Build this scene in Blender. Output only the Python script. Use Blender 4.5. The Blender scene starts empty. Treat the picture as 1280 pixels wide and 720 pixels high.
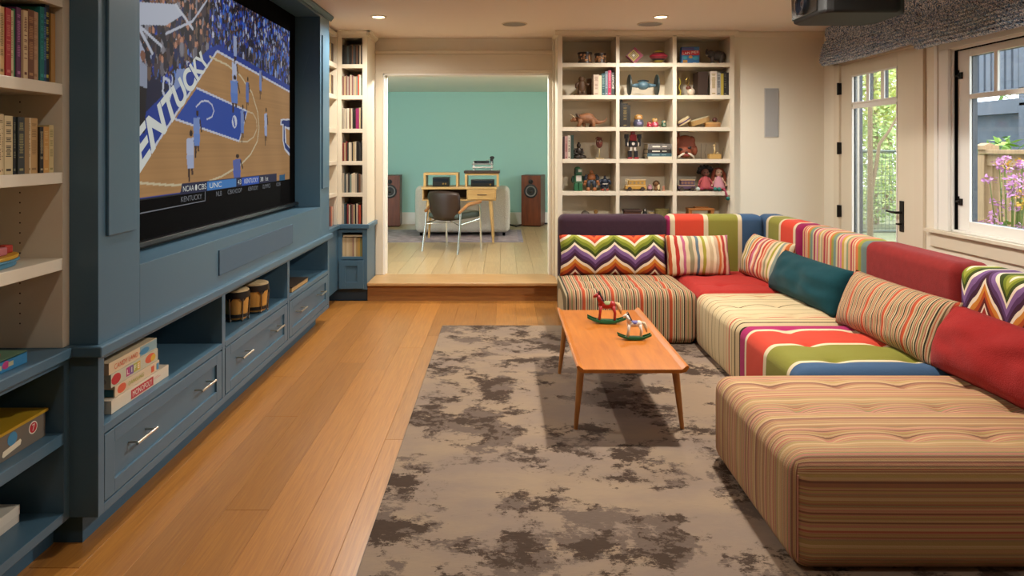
import bpy, bmesh, math, random
from mathutils import Vector, Matrix, noise
random.seed(7)
sc = bpy.context.scene
COL = sc.collection
R = math.radians

def lin(h):
    h = h.lstrip('#')
    v = [int(h[i:i + 2], 16) / 255 for i in (0, 2, 4)]
    return tuple(x / 12.92 if x <= .04045 else ((x + .055) / 1.055) ** 2.4 for x in v) + (1,)

# ------------------------------------------------------------------ camera
cam = bpy.data.cameras.new('camera')
cam.lens = 860 / 1280 * 36
cam.sensor_width = 36
cam.shift_x = 11 / 1280
cam.shift_y = -174 / 1280
cam.clip_start = .05
cam_o = bpy.data.objects.new('camera', cam)
COL.objects.link(cam_o)
cam_o.location = (0, 0, 1.37)
cam_o.rotation_euler = (R(90), 0, 0)
sc.camera = cam_o

# ------------------------------------------------------------------ world, lights, exposure
sc.view_settings.view_transform = 'Standard'
sc.view_settings.look = 'None'
sc.view_settings.exposure = 0.0
sc.view_settings.gamma = 1
w = bpy.data.worlds.new('sky')
sc.world = w
w.use_nodes = True
nt = w.node_tree
bg = nt.nodes['Background']
tc = nt.nodes.new('ShaderNodeTexCoord')
mp = nt.nodes.new('ShaderNodeMapping')
nz = nt.nodes.new('ShaderNodeTexNoise')
nz.inputs['Scale'].default_value = 2.2
nz.inputs['Detail'].default_value = 5
rp = nt.nodes.new('ShaderNodeValToRGB')
rp.color_ramp.elements[0].position = .35
rp.color_ramp.elements[0].color = (.72, .86, 1, 1)
rp.color_ramp.elements[1].position = .6
rp.color_ramp.elements[1].color = (1, 1, 1, 1)
nt.links.new(tc.outputs['Generated'], mp.inputs['Vector'])
nt.links.new(mp.outputs['Vector'], nz.inputs['Vector'])
nt.links.new(nz.outputs['Fac'], rp.inputs['Fac'])
nt.links.new(rp.outputs['Color'], bg.inputs['Color'])
SKY = 5.5
bg.inputs['Strength'].default_value = SKY

def sun(energy, rot, angle, col):
    l = bpy.data.lights.new('sun', 'SUN')
    l.energy = energy
    l.angle = R(angle)
    l.color = col
    o = bpy.data.objects.new('sun', l)
    o.rotation_euler = rot
    COL.objects.link(o)
sun(4.0, (R(-35), R(-25), 0), 4, (1, .95, .86))

def portal(loc, rot, sx, sy):
    l = bpy.data.lights.new('window_portal', 'AREA')
    l.shape = 'RECTANGLE'
    l.size, l.size_y = sx, sy
    l.cycles.is_portal = True
    o = bpy.data.objects.new('window_portal', l)
    o.location = loc
    o.rotation_euler = rot
    COL.objects.link(o)
portal((3.1, 5.38, 1.2), (0, R(90), 0), 2.0, 1.0)
portal((3.1, 3.55, 1.43), (0, R(90), 0), 1.15, 1.8)
portal((3.1, 8.7, 1.35), (0, R(90), 0), 1.5, 2.6)
LAMP = 138        # watts of each ceiling downlight
FILL_WATTS = 95     # watts of the unseen lamp added to brighten the raised room
sc.cycles.use_denoising = True
sc.cycles.max_bounces = 8
sc.cycles.diffuse_bounces = 5
sc.cycles.glossy_bounces = 3
sc.cycles.transmission_bounces = 4
sc.cycles.transparent_max_bounces = 16
sc.cycles.caustics_reflective = False
sc.cycles.caustics_refractive = False
sc.cycles.sample_clamp_indirect = 6
sc.cycles.blur_glossy = .5

# ------------------------------------------------------------------ materials
_M = {}
def mat(name, col='#808080', rough=.5, metal=0., emit=None, es=1., bump=0., bscale=60., vary=0., vscale=6., spec=.5, trans=0., coat=0., tint=0.):
    """plain principled material with optional fine relief, tone variation and per-object tint"""
    if name in _M:
        return _M[name]
    m = bpy.data.materials.new(name)
    m.use_nodes = True
    n, l = m.node_tree.nodes, m.node_tree.links
    b = n['Principled BSDF']
    c = lin(col) if isinstance(col, str) else tuple(col) + (1,) * (4 - len(col))
    b.inputs['Base Color'].default_value = c
    b.inputs['Roughness'].default_value = rough
    b.inputs['Metallic'].default_value = metal
    b.inputs['Specular IOR Level'].default_value = spec
    b.inputs['Transmission Weight'].default_value = trans
    b.inputs['Coat Weight'].default_value = coat
    if emit:
        b.inputs['Emission Color'].default_value = lin(emit)
        b.inputs['Emission Strength'].default_value = es
    t = None
    if bump or vary:
        t = n.new('ShaderNodeTexCoord')
    if vary or tint:
        hs = n.new('ShaderNodeHueSaturation')
        hs.inputs['Color'].default_value = c
        l.new(hs.outputs['Color'], b.inputs['Base Color'])
        src = None
        if vary:
            z = n.new('ShaderNodeTexNoise')
            z.inputs['Scale'].default_value = vscale
            z.inputs['Detail'].default_value = 4
            l.new(t.outputs['Object'], z.inputs['Vector'])
            r = n.new('ShaderNodeMapRange')
            r.inputs['From Min'].default_value = .25
            r.inputs['From Max'].default_value = .75
            r.inputs['To Min'].default_value = 1 - vary
            r.inputs['To Max'].default_value = 1 + vary
            l.new(z.outputs['Fac'], r.inputs['Value'])
            src = r.outputs['Result']
        if tint:
            oi = n.new('ShaderNodeObjectInfo')
            r = n.new('ShaderNodeMapRange')
            r.inputs['To Min'].default_value = 1 - tint
            r.inputs['To Max'].default_value = 1 + tint
            l.new(oi.outputs['Random'], r.inputs['Value'])
            if src:
                mm = n.new('ShaderNodeMath')
                mm.operation = 'MULTIPLY'
                l.new(src, mm.inputs[0])
                l.new(r.outputs['Result'], mm.inputs[1])
                src = mm.outputs[0]
            else:
                src = r.outputs['Result']
        l.new(src, hs.inputs['Value'])
    if bump:
        z = n.new('ShaderNodeTexNoise')
        z.inputs['Scale'].default_value = bscale
        z.inputs['Detail'].default_value = 3
        l.new(t.outputs['Object'], z.inputs['Vector'])
        bp = n.new('ShaderNodeBump')
        bp.inputs['Strength'].default_value = bump
        bp.inputs['Distance'].default_value = .01
        l.new(z.outputs['Fac'], bp.inputs['Height'])
        l.new(bp.outputs['Normal'], b.inputs['Normal'])
    _M[name] = m
    return m

def wood(name, c1, c2, scale=(1, 1, 1), rough=.4, tint=0., ring=9., wob=.35, coat=0.):
    """grain drawn along one axis: the axis with the smallest scale"""
    if name in _M:
        return _M[name]
    m = bpy.data.materials.new(name)
    m.use_nodes = True
    n, l = m.node_tree.nodes, m.node_tree.links
    b = n['Principled BSDF']
    b.inputs['Roughness'].default_value = rough
    b.inputs['Coat Weight'].default_value = coat
    b.inputs['Coat Roughness'].default_value = .2
    t = n.new('ShaderNodeTexCoord')
    oi = n.new('ShaderNodeObjectInfo')
    ad = n.new('ShaderNodeVectorMath')
    ad.operation = 'MULTIPLY_ADD'
    ad.inputs[1].default_value = (37, 53, 29)
    l.new(oi.outputs['Random'], ad.inputs[0])
    l.new(t.outputs['Object'], ad.inputs[2])
    mp = n.new('ShaderNodeMapping')
    mp.inputs['Scale'].default_value = scale
    l.new(ad.outputs[0], mp.inputs['Vector'])
    z = n.new('ShaderNodeTexNoise')
    z.inputs['Scale'].default_value = ring
    z.inputs['Detail'].default_value = 6
    z.inputs['Roughness'].default_value = .6
    z.inputs['Distortion'].default_value = wob
    l.new(mp.outputs['Vector'], z.inputs['Vector'])
    r = n.new('ShaderNodeValToRGB')
    r.color_ramp.elements[0].position = .32
    r.color_ramp.elements[1].position = .68
    r.color_ramp.elements[0].color = lin(c1)
    r.color_ramp.elements[1].color = lin(c2)
    l.new(z.outputs['Fac'], r.inputs['Fac'])
    out = r.outputs['Color']
    if tint:
        hs = n.new('ShaderNodeHueSaturation')
        mr = n.new('ShaderNodeMapRange')
        mr.inputs['To Min'].default_value = 1 - tint
        mr.inputs['To Max'].default_value = 1 + tint
        l.new(oi.outputs['Random'], mr.inputs['Value'])
        l.new(mr.outputs['Result'], hs.inputs['Value'])
        l.new(out, hs.inputs['Color'])
        out = hs.outputs['Color']
    l.new(out, b.inputs['Base Color'])
    bp = n.new('ShaderNodeBump')
    bp.inputs['Strength'].default_value = .08
    bp.inputs['Distance'].default_value = .004
    l.new(z.outputs['Fac'], bp.inputs['Height'])
    l.new(bp.outputs['Normal'], b.inputs['Normal'])
    _M[name] = m
    return m

def stripes(name, bands, axis=0, uv=False, start=0., wob=0., rough=.85, weave=.25, cross=None):
    """woven stripes: bands is a list of (width in metres, colour), repeated along one axis"""
    if name in _M:
        return _M[name]
    m = bpy.data.materials.new(name)
    m.use_nodes = True
    n, l = m.node_tree.nodes, m.node_tree.links
    b = n['Principled BSDF']
    b.inputs['Roughness'].default_value = rough
    b.inputs['Specular IOR Level'].default_value = .2
    b.inputs['Sheen Weight'].default_value = .04
    t = n.new('ShaderNodeTexCoord')
    s = n.new('ShaderNodeSeparateXYZ')
    l.new(t.outputs['UV' if uv else 'Object'], s.inputs[0])
    L = sum(x for x, _ in bands)
    a = n.new('ShaderNodeMath')
    a.operation = 'SUBTRACT'
    l.new(s.outputs[axis], a.inputs[0])
    a.inputs[1].default_value = start
    src = a.outputs[0]
    if wob:
        z = n.new('ShaderNodeTexNoise')
        z.inputs['Scale'].default_value = 9
        z.inputs['Detail'].default_value = 1
        l.new(t.outputs['Object'], z.inputs['Vector'])
        k = n.new('ShaderNodeMath')
        k.operation = 'MULTIPLY_ADD'
        l.new(z.outputs['Fac'], k.inputs[0])
        k.inputs[1].default_value = wob
        l.new(src, k.inputs[2])
        src = k.outputs[0]
    d = n.new('ShaderNodeMath')
    d.operation = 'DIVIDE'
    l.new(src, d.inputs[0])
    d.inputs[1].default_value = L
    f = n.new('ShaderNodeMath')
    f.operation = 'FRACT'
    l.new(d.outputs[0], f.inputs[0])
    # at most 32 stops to a ramp: chain several ramps when the pattern is longer
    ramps, p, cur = [], 0., []
    for wd, c in bands:
        cur.append((p / L, c))
        p += wd
        if len(cur) == 30:
            ramps.append(cur)
            cur = []
    if cur:
        ramps.append(cur)
    col = None
    for g in ramps:
        r = n.new('ShaderNodeValToRGB')
        r.color_ramp.interpolation = 'CONSTANT'
        el = r.color_ramp.elements
        while len(el) < len(g):
            el.new(.5)
        while len(el) > max(1, len(g)):
            el.remove(el[-1])
        for e, (q, c) in zip(el, g):
            e.position = q
        for e, (q, c) in zip(el, g):
            e.color = lin(c)
        l.new(f.outputs[0], r.inputs['Fac'])
        if col is None:
            col = r.outputs['Color']
        else:
            gt = n.new('ShaderNodeMath')
            gt.operation = 'GREATER_THAN'
            l.new(f.outputs[0], gt.inputs[0])
            gt.inputs[1].default_value = g[0][0]
            mx = n.new('ShaderNodeMix')
            mx.data_type = 'RGBA'
            l.new(gt.outputs[0], mx.inputs['Factor'])
            l.new(col, mx.inputs['A'])
            l.new(r.outputs['Color'], mx.inputs['B'])
            col = mx.outputs['Result']
    l.new(col, b.inputs['Base Color'])
    weave_bump(n, l, b, t, weave)
    _M[name] = m
    return m

def weave_bump(n, l, b, t, k):
    z = n.new('ShaderNodeTexNoise')
    z.inputs['Scale'].default_value = 220
    l.new(t.outputs['Object'], z.inputs['Vector'])
    z2 = n.new('ShaderNodeTexNoise')
    z2.inputs['Scale'].default_value = 14
    l.new(t.outputs['Object'], z2.inputs['Vector'])
    q = n.new('ShaderNodeMath')
    q.operation = 'MULTIPLY_ADD'
    l.new(z2.outputs['Fac'], q.inputs[0])
    q.inputs[1].default_value = 1.5
    l.new(z.outputs['Fac'], q.inputs[2])
    bp = n.new('ShaderNodeBump')
    bp.inputs['Strength'].default_value = k
    bp.inputs['Distance'].default_value = .006
    l.new(q.outputs[0], bp.inputs['Height'])
    l.new(bp.outputs['Normal'], b.inputs['Normal'])

def fabric(name, col, rough=.9, vary=.06, k=.3):
    if name in _M:
        return _M[name]
    m = mat(name, col, rough, vary=vary, vscale=30, spec=.15)
    n, l = m.node_tree.nodes, m.node_tree.links
    t = [x for x in n if x.type == 'TEX_COORD'][0]
    n['Principled BSDF'].inputs['Sheen Weight'].default_value = .05
    weave_bump(n, l, n['Principled BSDF'], t, k)
    return m

# ------------------------------------------------------------------ mesh builder
def woff(p):
    v = Vector((0, 0, 0))
    while p is not None:
        v += p.location
        p = p.parent
    return v

class MB:
    def __init__(s):
        s.v, s.f, s.mi = [], [], []
    def add(s, vs, fs, mi=0):
        o = len(s.v)
        s.v += [tuple(x) for x in vs]
        s.f += [tuple(i + o for i in f) for f in fs]
        s.mi += [mi] * len(fs)
        return s
    def box(s, x0, x1, y0, y1, z0, z1, mi=0):
        vs = [(x, y, z) for z in (z0, z1) for y in (y0, y1) for x in (x0, x1)]
        return s.add(vs, [(0, 2, 3, 1), (4, 5, 7, 6), (0, 1, 5, 4), (2, 6, 7, 3), (0, 4, 6, 2), (1, 3, 7, 5)], mi)
    def obox(s, c, size, M=None, mi=0):
        """box of a size about a centre, turned by a matrix"""
        hx, hy, hz = (q / 2 for q in size)
        vs = [Vector((x, y, z)) for z in (-hz, hz) for y in (-hy, hy) for x in (-hx, hx)]
        if M is not None:
            vs = [M @ q for q in vs]
        c = Vector(c)
        return s.add([q + c for q in vs], [(0, 2, 3, 1), (4, 5, 7, 6), (0, 1, 5, 4), (2, 6, 7, 3), (0, 4, 6, 2), (1, 3, 7, 5)], mi)
    def tube(s, pts, r, n=8, mi=0, closed=False):
        pts = [Vector(p) for p in pts]
        rs = r if isinstance(r, (list, tuple)) else [r] * len(pts)
        N = len(pts)
        vs, up = [], None
        for i, p in enumerate(pts):
            if closed:
                d = pts[(i + 1) % N] - pts[i - 1]
            else:
                d = pts[min(i + 1, N - 1)] - pts[max(i - 1, 0)]
            d.normalize()
            if up is None:
                up = Vector((0, 0, 1)) if abs(d.z) < .9 else Vector((1, 0, 0))
            a = d.cross(up)
            if a.length < 1e-5:
                a = d.cross(Vector((0, 1, 0)))
            a.normalize()
            b = a.cross(d)
            b.normalize()
            up = b
            for k in range(n):
                t = 2 * math.pi * k / n
                vs.append(p + (a * math.cos(t) + b * math.sin(t)) * rs[i])
        fs = []
        for i in range(N if closed else N - 1):
            for k in range(n):
                j = (i + 1) % N
                fs.append((i * n + k, i * n + (k + 1) % n, j * n + (k + 1) % n, j * n + k))
        if not closed:
            fs.append(tuple(range(n))[::-1])
            fs.append(tuple((N - 1) * n + k for k in range(n)))
        return s.add(vs, fs, mi)
    def cyl(s, p0, p1, r0, r1=None, n=16, mi=0):
        return s.tube([p0, p1], [r0, r0 if r1 is None else r1], n, mi)
    def ell(s, c, r, nu=14, nv=9, M=None, mi=0):
        vs = []
        for i in range(nv + 1):
            a = math.pi * i / nv
            for k in range(nu):
                t = 2 * math.pi * k / nu
                q = Vector((r[0] * math.sin(a) * math.cos(t), r[1] * math.sin(a) * math.sin(t), r[2] * math.cos(a)))
                vs.append((M @ q if M is not None else q) + Vector(c))
        fs = [(i * nu + k, (i + 1) * nu + k, (i + 1) * nu + (k + 1) % nu, i * nu + (k + 1) % nu) for i in range(nv) for k in range(nu)]
        return s.add(vs, fs, mi)
    def lathe(s, prof, c=(0, 0, 0), n=20, M=None, mi=0):
        vs = []
        for r, z in prof:
            for k in range(n):
                t = 2 * math.pi * k / n
                q = Vector((r * math.cos(t), r * math.sin(t), z))
                vs.append((M @ q if M is not None else q) + Vector(c))
        N = len(prof)
        fs = [(i * n + k, i * n + (k + 1) % n, (i + 1) * n + (k + 1) % n, (i + 1) * n + k) for i in range(N - 1) for k in range(n)]
        fs.append(tuple(range(n))[::-1])
        fs.append(tuple((N - 1) * n + k for k in range(n)))
        return s.add(vs, fs, mi)
    def prism(s, poly, ax, t0, t1, mi=0):
        """polygon pushed along an axis; polygon axes are the other two in x,y,z order"""
        def P(a, b, t):
            return {0: (t, a, b), 1: (a, t, b), 2: (a, b, t)}[ax]
        N = len(poly)
        vs = [P(a, b, t0) for a, b in poly] + [P(a, b, t1) for a, b in poly]
        fs = [tuple(range(N)), tuple(range(2 * N - 1, N - 1, -1))] + [(i, i + N, (i + 1) % N + N, (i + 1) % N) for i in range(N)]
        return s.add(vs, fs, mi)
    def build(s, name, m, parent=None, bevel=0., smooth=False, local=False, loc=None, seg=2, kind=None):
        me = bpy.data.meshes.new(name)
        off = Vector((0, 0, 0))
        if parent is not None and not local:
            off = woff(parent)
        o = bpy.data.objects.new(name, me)
        if loc is not None:
            o.location = Vector(loc) - off
            off = Vector(loc)
        vs = [(a - off.x, b - off.y, c - off.z) for a, b, c in s.v]
        me.from_pydata(vs, [], s.f)
        bm = bmesh.new()
        bm.from_mesh(me)
        bmesh.ops.remove_doubles(bm, verts=bm.verts, dist=1e-6)
        bmesh.ops.recalc_face_normals(bm, faces=bm.faces)
        bm.to_mesh(me)
        bm.free()
        ms = m if isinstance(m, (list, tuple)) else [m]
        for q in ms:
            me.materials.append(q)
        if len(ms) > 1 and len(me.polygons) == len(s.mi):
            me.polygons.foreach_set('material_index', s.mi)
        COL.objects.link(o)
        if parent is not None:
            o.parent = parent
        if smooth:
            me.shade_smooth()
            if smooth != 'all':
                sharpen(me)
        if bevel:
            b = o.modifiers.new('edges', 'BEVEL')
            b.width = bevel
            b.segments = seg
            b.limit_method = 'ANGLE'
        if kind:
            o['kind'] = kind
        return o

def sharpen(me, ang=R(40)):
    bm = bmesh.new()
    bm.from_mesh(me)
    for e in bm.edges:
        e.smooth = len(e.link_faces) == 2 and e.calc_face_angle(0) < ang
    bm.to_mesh(me)
    bm.free()

def tag(o, label, cat, group=None):
    o['label'] = label
    o['category'] = cat
    if group:
        o['group'] = group
    return o

def thing(name, label, cat, loc=(0, 0, 0), rz=0., group=None):
    o = bpy.data.objects.new(name, None)
    o.empty_display_size = .05
    COL.objects.link(o)
    o.location = loc
    o.rotation_euler = (0, 0, rz)
    return tag(o, label, cat, group)

def struct(name, mb, m, parent=None, **k):
    o = mb.build(name, m, parent, **k)
    if parent is None:
        o['kind'] = 'structure'
    return o

def dup(root, loc, rz, label, group=None):
    r = root.copy()
    COL.objects.link(r)
    r.location = loc
    r.rotation_euler = (0, 0, rz)
    r['label'] = label
    if group:
        r['group'] = group
    for ch in list(root.children):
        c = ch.copy()
        COL.objects.link(c)
        c.parent = r
        for g in ch.children:
            d = g.copy()
            COL.objects.link(d)
            d.parent = c
    return r

def text_polys(body, size=1., fat=0.):
    """outline of a word as flat triangles in x,y: vertices scaled to width 1, height 1, and their faces"""
    cu = bpy.data.curves.new('word', 'FONT')
    cu.body = body
    cu.size = size
    cu.offset = fat
    o = bpy.data.objects.new('word', cu)
    COL.objects.link(o)
    dg = bpy.context.evaluated_depsgraph_get()
    dg.update()
    me = bpy.data.meshes.new_from_object(o.evaluated_get(dg))
    vs = [(q.co.x, q.co.y) for q in me.vertices]
    fs = [tuple(p.vertices) for p in me.polygons]
    bpy.data.objects.remove(o)
    bpy.data.curves.remove(cu)
    bpy.data.meshes.remove(me)
    x0, x1 = min(a for a, b in vs), max(a for a, b in vs)
    y0, y1 = min(b for a, b in vs), max(b for a, b in vs)
    return [((a - x0) / (x1 - x0), (b - y0) / (y1 - y0)) for a, b in vs], fs, (x1 - x0) / (y1 - y0)

def word(mb, body, p00, p10, p01, p11, mi=0, shear=0.):
    """lay a word on the four corners: lower left, lower right, upper left, upper right"""
    vs, fs, _ = text_polys(body)
    p00, p10, p01, p11 = map(Vector, (p00, p10, p01, p11))
    out = []
    for a, b in vs:
        out.append(p00 * (1 - a) * (1 - b) + p10 * a * (1 - b) + p01 * (1 - a) * b + p11 * a * b)
    mb.add(out, fs, mi)
    return mb

def rbox_mesh(sx, sy, sz, r, n=10, puff=0., tuft=None, uvfront=False, top_puff=0.):
    """upholstered block: rounded box, centred in x,y, standing on z=0; optional tufts on its top"""
    bm = bmesh.new()
    N = n
    hx, hy, hz = sx / 2, sy / 2, sz / 2
    def grid(f, na, nb):
        vv = [[bm.verts.new(f(i / na, j / nb)) for j in range(nb + 1)] for i in range(na + 1)]
        for i in range(na):
            for j in range(nb):
                bm.faces.new((vv[i][j], vv[i + 1][j], vv[i + 1][j + 1], vv[i][j + 1]))
    def e(t, h):            # denser near the rounded ends
        k = r / (2 * h) if h > 0 else 0
        k = min(k, .45)
        if t < .25: q = t / .25 * k
        elif t > .75: q = 1 - (1 - t) / .25 * k
        else: q = k + (t - .25) / .5 * (1 - 2 * k)
        return (q * 2 - 1) * h
    nx, ny, nzz = (max(12, 4 * round(N * h / max(hx, hy, hz))) for h in (hx, hy, hz))
    for sg in (-1, 1):
        grid(lambda a, b: (e(a, hx), e(b, hy), sg * hz), nx, ny)
        grid(lambda a, b: (e(a, hx), sg * hy, e(b, hz)), nx, nzz)
        grid(lambda a, b: (sg * hx, e(a, hy), e(b, hz)), ny, nzz)
    bmesh.ops.remove_doubles(bm, verts=bm.verts, dist=1e-5)
    bmesh.ops.recalc_face_normals(bm, faces=bm.faces)
    uvl = bm.loops.layers.uv.new('UVMap')
    for f in bm.faces:
        c = f.normal
        for lp in f.loops:
            q = lp.vert.co
            if uvfront and c.y < -.9:
                lp[uvl].uv = (q.x, -hy - (hz - q.z))
            elif uvfront and abs(c.y) > .9:
                lp[uvl].uv = (q.x, hy + (hz - q.z))
            else:
                lp[uvl].uv = (q.x, q.y)
    for v in bm.verts:
        p = v.co.copy()
        q = Vector((max(-hx + r, min(hx - r, p.x)), max(-hy + r, min(hy - r, p.y)), max(-hz + r, min(hz - r, p.z))))
        d = p - q
        if d.length > 1e-6:
            m = max(abs(d.x), abs(d.y), abs(d.z))
            p = q + d.normalized() * min(r, m if m < r - 1e-6 else r)
        ax, ay, az = p.x / hx, p.y / hy, p.z / hz
        p.x += puff * ax * (1 - ay * ay) * (1 - az * az)
        p.y += puff * ay * (1 - ax * ax) * (1 - az * az)
        up = max(0, min(1, (p.z - hz + r) / r)) if r else 1
        if up > 0:
            p.z += top_puff * (1 - ax ** 4) * (1 - ay ** 4) * up
            if tuft:
                s = 0.
                for tx, ty in tuft:
                    d2 = ((p.x - tx) ** 2 + ((p.y - ty)) ** 2)
                    s += math.exp(-d2 / (.055 ** 2)) * .016 + math.exp(-d2 / (.018 ** 2)) * .010
                rows = sorted(set(t[1] for t in tuft))
                for ty in rows:
                    s += .004 * math.exp(-((p.y - ty) / .018) ** 2) * (1 - ax ** 6)
                p.z -= s * up
        v.co = p
        v.co.z += hz
    bmesh.ops.recalc_face_normals(bm, faces=bm.faces)
    me = bpy.data.meshes.new('cushion')
    bm.to_mesh(me)
    bm.free()
    me.shade_smooth()
    return me

def pillow_mesh(wd, ht, th, n=26, seed=0, wr=.006):
    """loose cushion: wide along x, high along z, plump along y, its lower edge at z=0"""
    bm = bmesh.new()
    def prof(u, v, s):
        k = (max(0., 1 - abs(u) ** 3.2) * max(0., 1 - abs(v) ** 2.6)) ** .55
        pin = 1 - .045 * (1 - abs(u) ** 2) * 0 
        x = u * wd / 2 * (1 - .035 * (1 - v * v) * abs(u) ** 6)
        z = v * ht / 2 * (1 - .05 * (1 - u * u) * abs(v) ** 6)
        y = s * th / 2 * k
        nn = noise.noise(Vector((u * 3.1 + seed, v * 2.3, s * 4 + seed))) * wr * 2 * k
        cr = math.sin((abs(u) * 9 + v * 4 + seed)) * wr * .9 * abs(u) ** 4 * k
        return (x, y + s * (nn + cr), z + ht / 2)
    for s in (-1, 1):
        vv = [[bm.verts.new(prof(2 * i / n - 1, 2 * j / n - 1, s)) for j in range(n + 1)] for i in range(n + 1)]
        for i in range(n):
            for j in range(n):
                bm.faces.new((vv[i][j], vv[i + 1][j], vv[i + 1][j + 1], vv[i][j + 1]))
    bmesh.ops.remove_doubles(bm, verts=bm.verts, dist=1e-5)
    bmesh.ops.recalc_face_normals(bm, faces=bm.faces)
    me = bpy.data.meshes.new('pillow')
    bm.to_mesh(me)
    bm.free()
    me.shade_smooth()
    return me

def mesh_obj(name, me, m, parent=None, loc=(0, 0, 0), rot=(0, 0, 0)):
    o = bpy.data.objects.new(name, me)
    me.materials.append(m)
    COL.objects.link(o)
    o.location = loc
    o.rotation_euler = rot
    o.parent = parent
    return o

ORD = ['first', 'second', 'third', 'fourth', 'fifth', 'sixth', 'seventh', 'eighth', 'ninth', 'tenth', 'eleventh', 'twelfth', 'thirteenth', 'fourteenth', 'fifteenth', 'sixteenth']

# ------------------------------------------------------------------ palette
CREAM = mat('cream_paint', '#d8cdb8', .45)
WALLP = mat('wall_paint', '#e2dac8', .7, bump=.03, bscale=300)
CEIL = mat('ceiling_paint', '#dfd2c6', .8)
TEAL = mat('teal_paint', '#9ecbc2', .7, bump=.03, bscale=300)
WHITE = mat('white_trim', '#ebe9e2', .4)
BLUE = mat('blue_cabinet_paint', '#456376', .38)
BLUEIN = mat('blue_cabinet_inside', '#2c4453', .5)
BLACK = mat('black_velvet', '#060607', .95, spec=.05)
GRILLE = mat('grille_cloth', '#43596a', .9, bump=.4, bscale=900)
STEEL = mat('brushed_nickel', '#c9bfb0', .28, metal=1)
CHROME = mat('chrome', '#d8d8d8', .08, metal=1)
DARKMETAL = mat('dark_bronze', '#1d1916', .45, metal=.6)
OAK = wood('oak_plank', '#9a632c', '#b17835', (34, 1.1, 9), .34, tint=.17, ring=4., coat=.2)
OAKB = wood('pale_oak_plank', '#b3966c', '#c6ab80', (30, 1.0, 9), .3, tint=.1, ring=4., coat=.25)
OAKX = wood('oak_tread', '#a97f4e', '#c59c68', (.9, 14, 6), .35, ring=4., coat=.2)
OAKR = wood('oak_riser', '#80512a', '#9c6837', (.9, 6, 14), .45, ring=4.)

# ------------------------------------------------------------------ floors
sub = MB().box(-2.0, 3.1, -2.3, 6.62, -.14, -.018)
floor = struct('floor', sub, mat('subfloor', '#4a2f19', .9))
W = .166
rng = random.Random(3)
k = 0
x = -.058 - W * 10
while x < 2.9:
    y = -.6 - rng.random() * 1.2
    while y < 6.2:
        L = rng.choice((1.8, 2.3, 2.7, 3.1))
        y1 = min(y + L, 6.2)
        if y1 > .6 and y1 - y > .05:
            m = MB().box(-W / 2 + .0004, W / 2 - .0004, -(y1 - y) / 2 + .0009, (y1 - y) / 2 - .0009, -.018, 0)
            m.build('plank', OAK, floor, local=True, bevel=.0007, seg=1).location = (x + W / 2, (y + y1) / 2, 0)
        y = y1
    x += W
FB = .165           # the raised room's floor
sub = MB().box(-3.1, 2.7, 6.62, 11.2, -.05, FB - .018)
floorb = struct('floor', sub, _M['subfloor'])
x = -.03 - W * 9
while x < 1.1:
    y = 6.62
    first = True
    while y < 11.0:
        L = rng.choice((1.2, 1.7, 2.2)) * (.6 if first else 1)
        first = False
        y1 = min(y + L, 11.0)
        if y1 - y > .05:
            m = MB().box(-W / 2 + .0008, W / 2 - .0008, -(y1 - y) / 2 + .0008, (y1 - y) / 2 - .0008, -.018, 0)
            m.build('plank', OAKB, floorb, local=True, bevel=.0012, seg=1).location = (x + W / 2, (y + y1) / 2, FB)
        y = y1
    x += W
MB().box(-3.1, -.03 - W * 9, 6.62, 11.0, FB - .018, FB).build('floor_field', OAKB, floorb)
MB().box(x, 2.7, 6.62, 11.0, FB - .018, FB).build('floor_field', OAKB, floorb)
step = bpy.data.objects.new('step', None)
COL.objects.link(step)
step.location = (-.37, 6.3, 0)
step['kind'] = 'structure'
MB().box(-1.222, .492, 6.2, 6.62, 0, FB - .028).build('riser', OAKR, step)
MB().box(-1.222, .492, 6.17, 6.62, FB - .028, FB).build('tread', OAKX, step, bevel=.006)

# ------------------------------------------------------------------ walls and ceilings
H = 2.43
struct('ceiling', MB().box(-2.0, 3.1, -2.3, 6.74, H, H + .12), CEIL)
struct('ceiling', MB().box(-3.1, 2.7, 6.7, 11.2, 2.28, 2.4), mat('white_ceiling', '#e6eae2', .8))
struct('wall_left', MB().box(-2.0, -1.87, -2.3, 6.6, -.1, H), WALLP)
struct('wall_front', MB().box(-2.0, 3.1, -2.4, -2.3, -.1, H), WALLP)
# right wall with a door hole and a window hole
DY0, DY1, DH = 4.83, 5.94, 2.1
WY0, WY1, WZ0, WZ1 = 2.62, 4.47, .835, 2.02
m = MB()
m.box(2.91, 3.07, -2.3, WY0, -.1, H)
m.box(2.91, 3.07, WY1, DY0, -.1, H)
m.box(2.91, 3.07, DY1, 6.3, -.1, H)
m.box(2.91, 3.07, WY0, WY1, -.1, WZ0)
m.box(2.91, 3.07, WY0, WY1, WZ1, H)
m.box(2.91, 3.07, DY0, DY1, DH, H)
m.box(2.91, 3.07, DY0, DY1, -.1, 0)
struct('wall_right', m, WALLP)
# back wall: beside the bookcase, behind it, around the opening
OX0, OX1, OZ = -1.151, .453, 2.091
m = MB()
m.box(2.077, 3.07, 6.24, 6.6, -.1, H)
m.box(.47, 2.077, 6.52, 6.6, -.1, H)
m.box(-2.0, OX0, 6.6, 6.72, -.1, H)
m.box(OX1, 3.07, 6.6, 6.72, -.1, H)
m.box(OX0, OX1, 6.6, 6.72, OZ, H)
struct('wall_back', m, WALLP)
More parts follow.
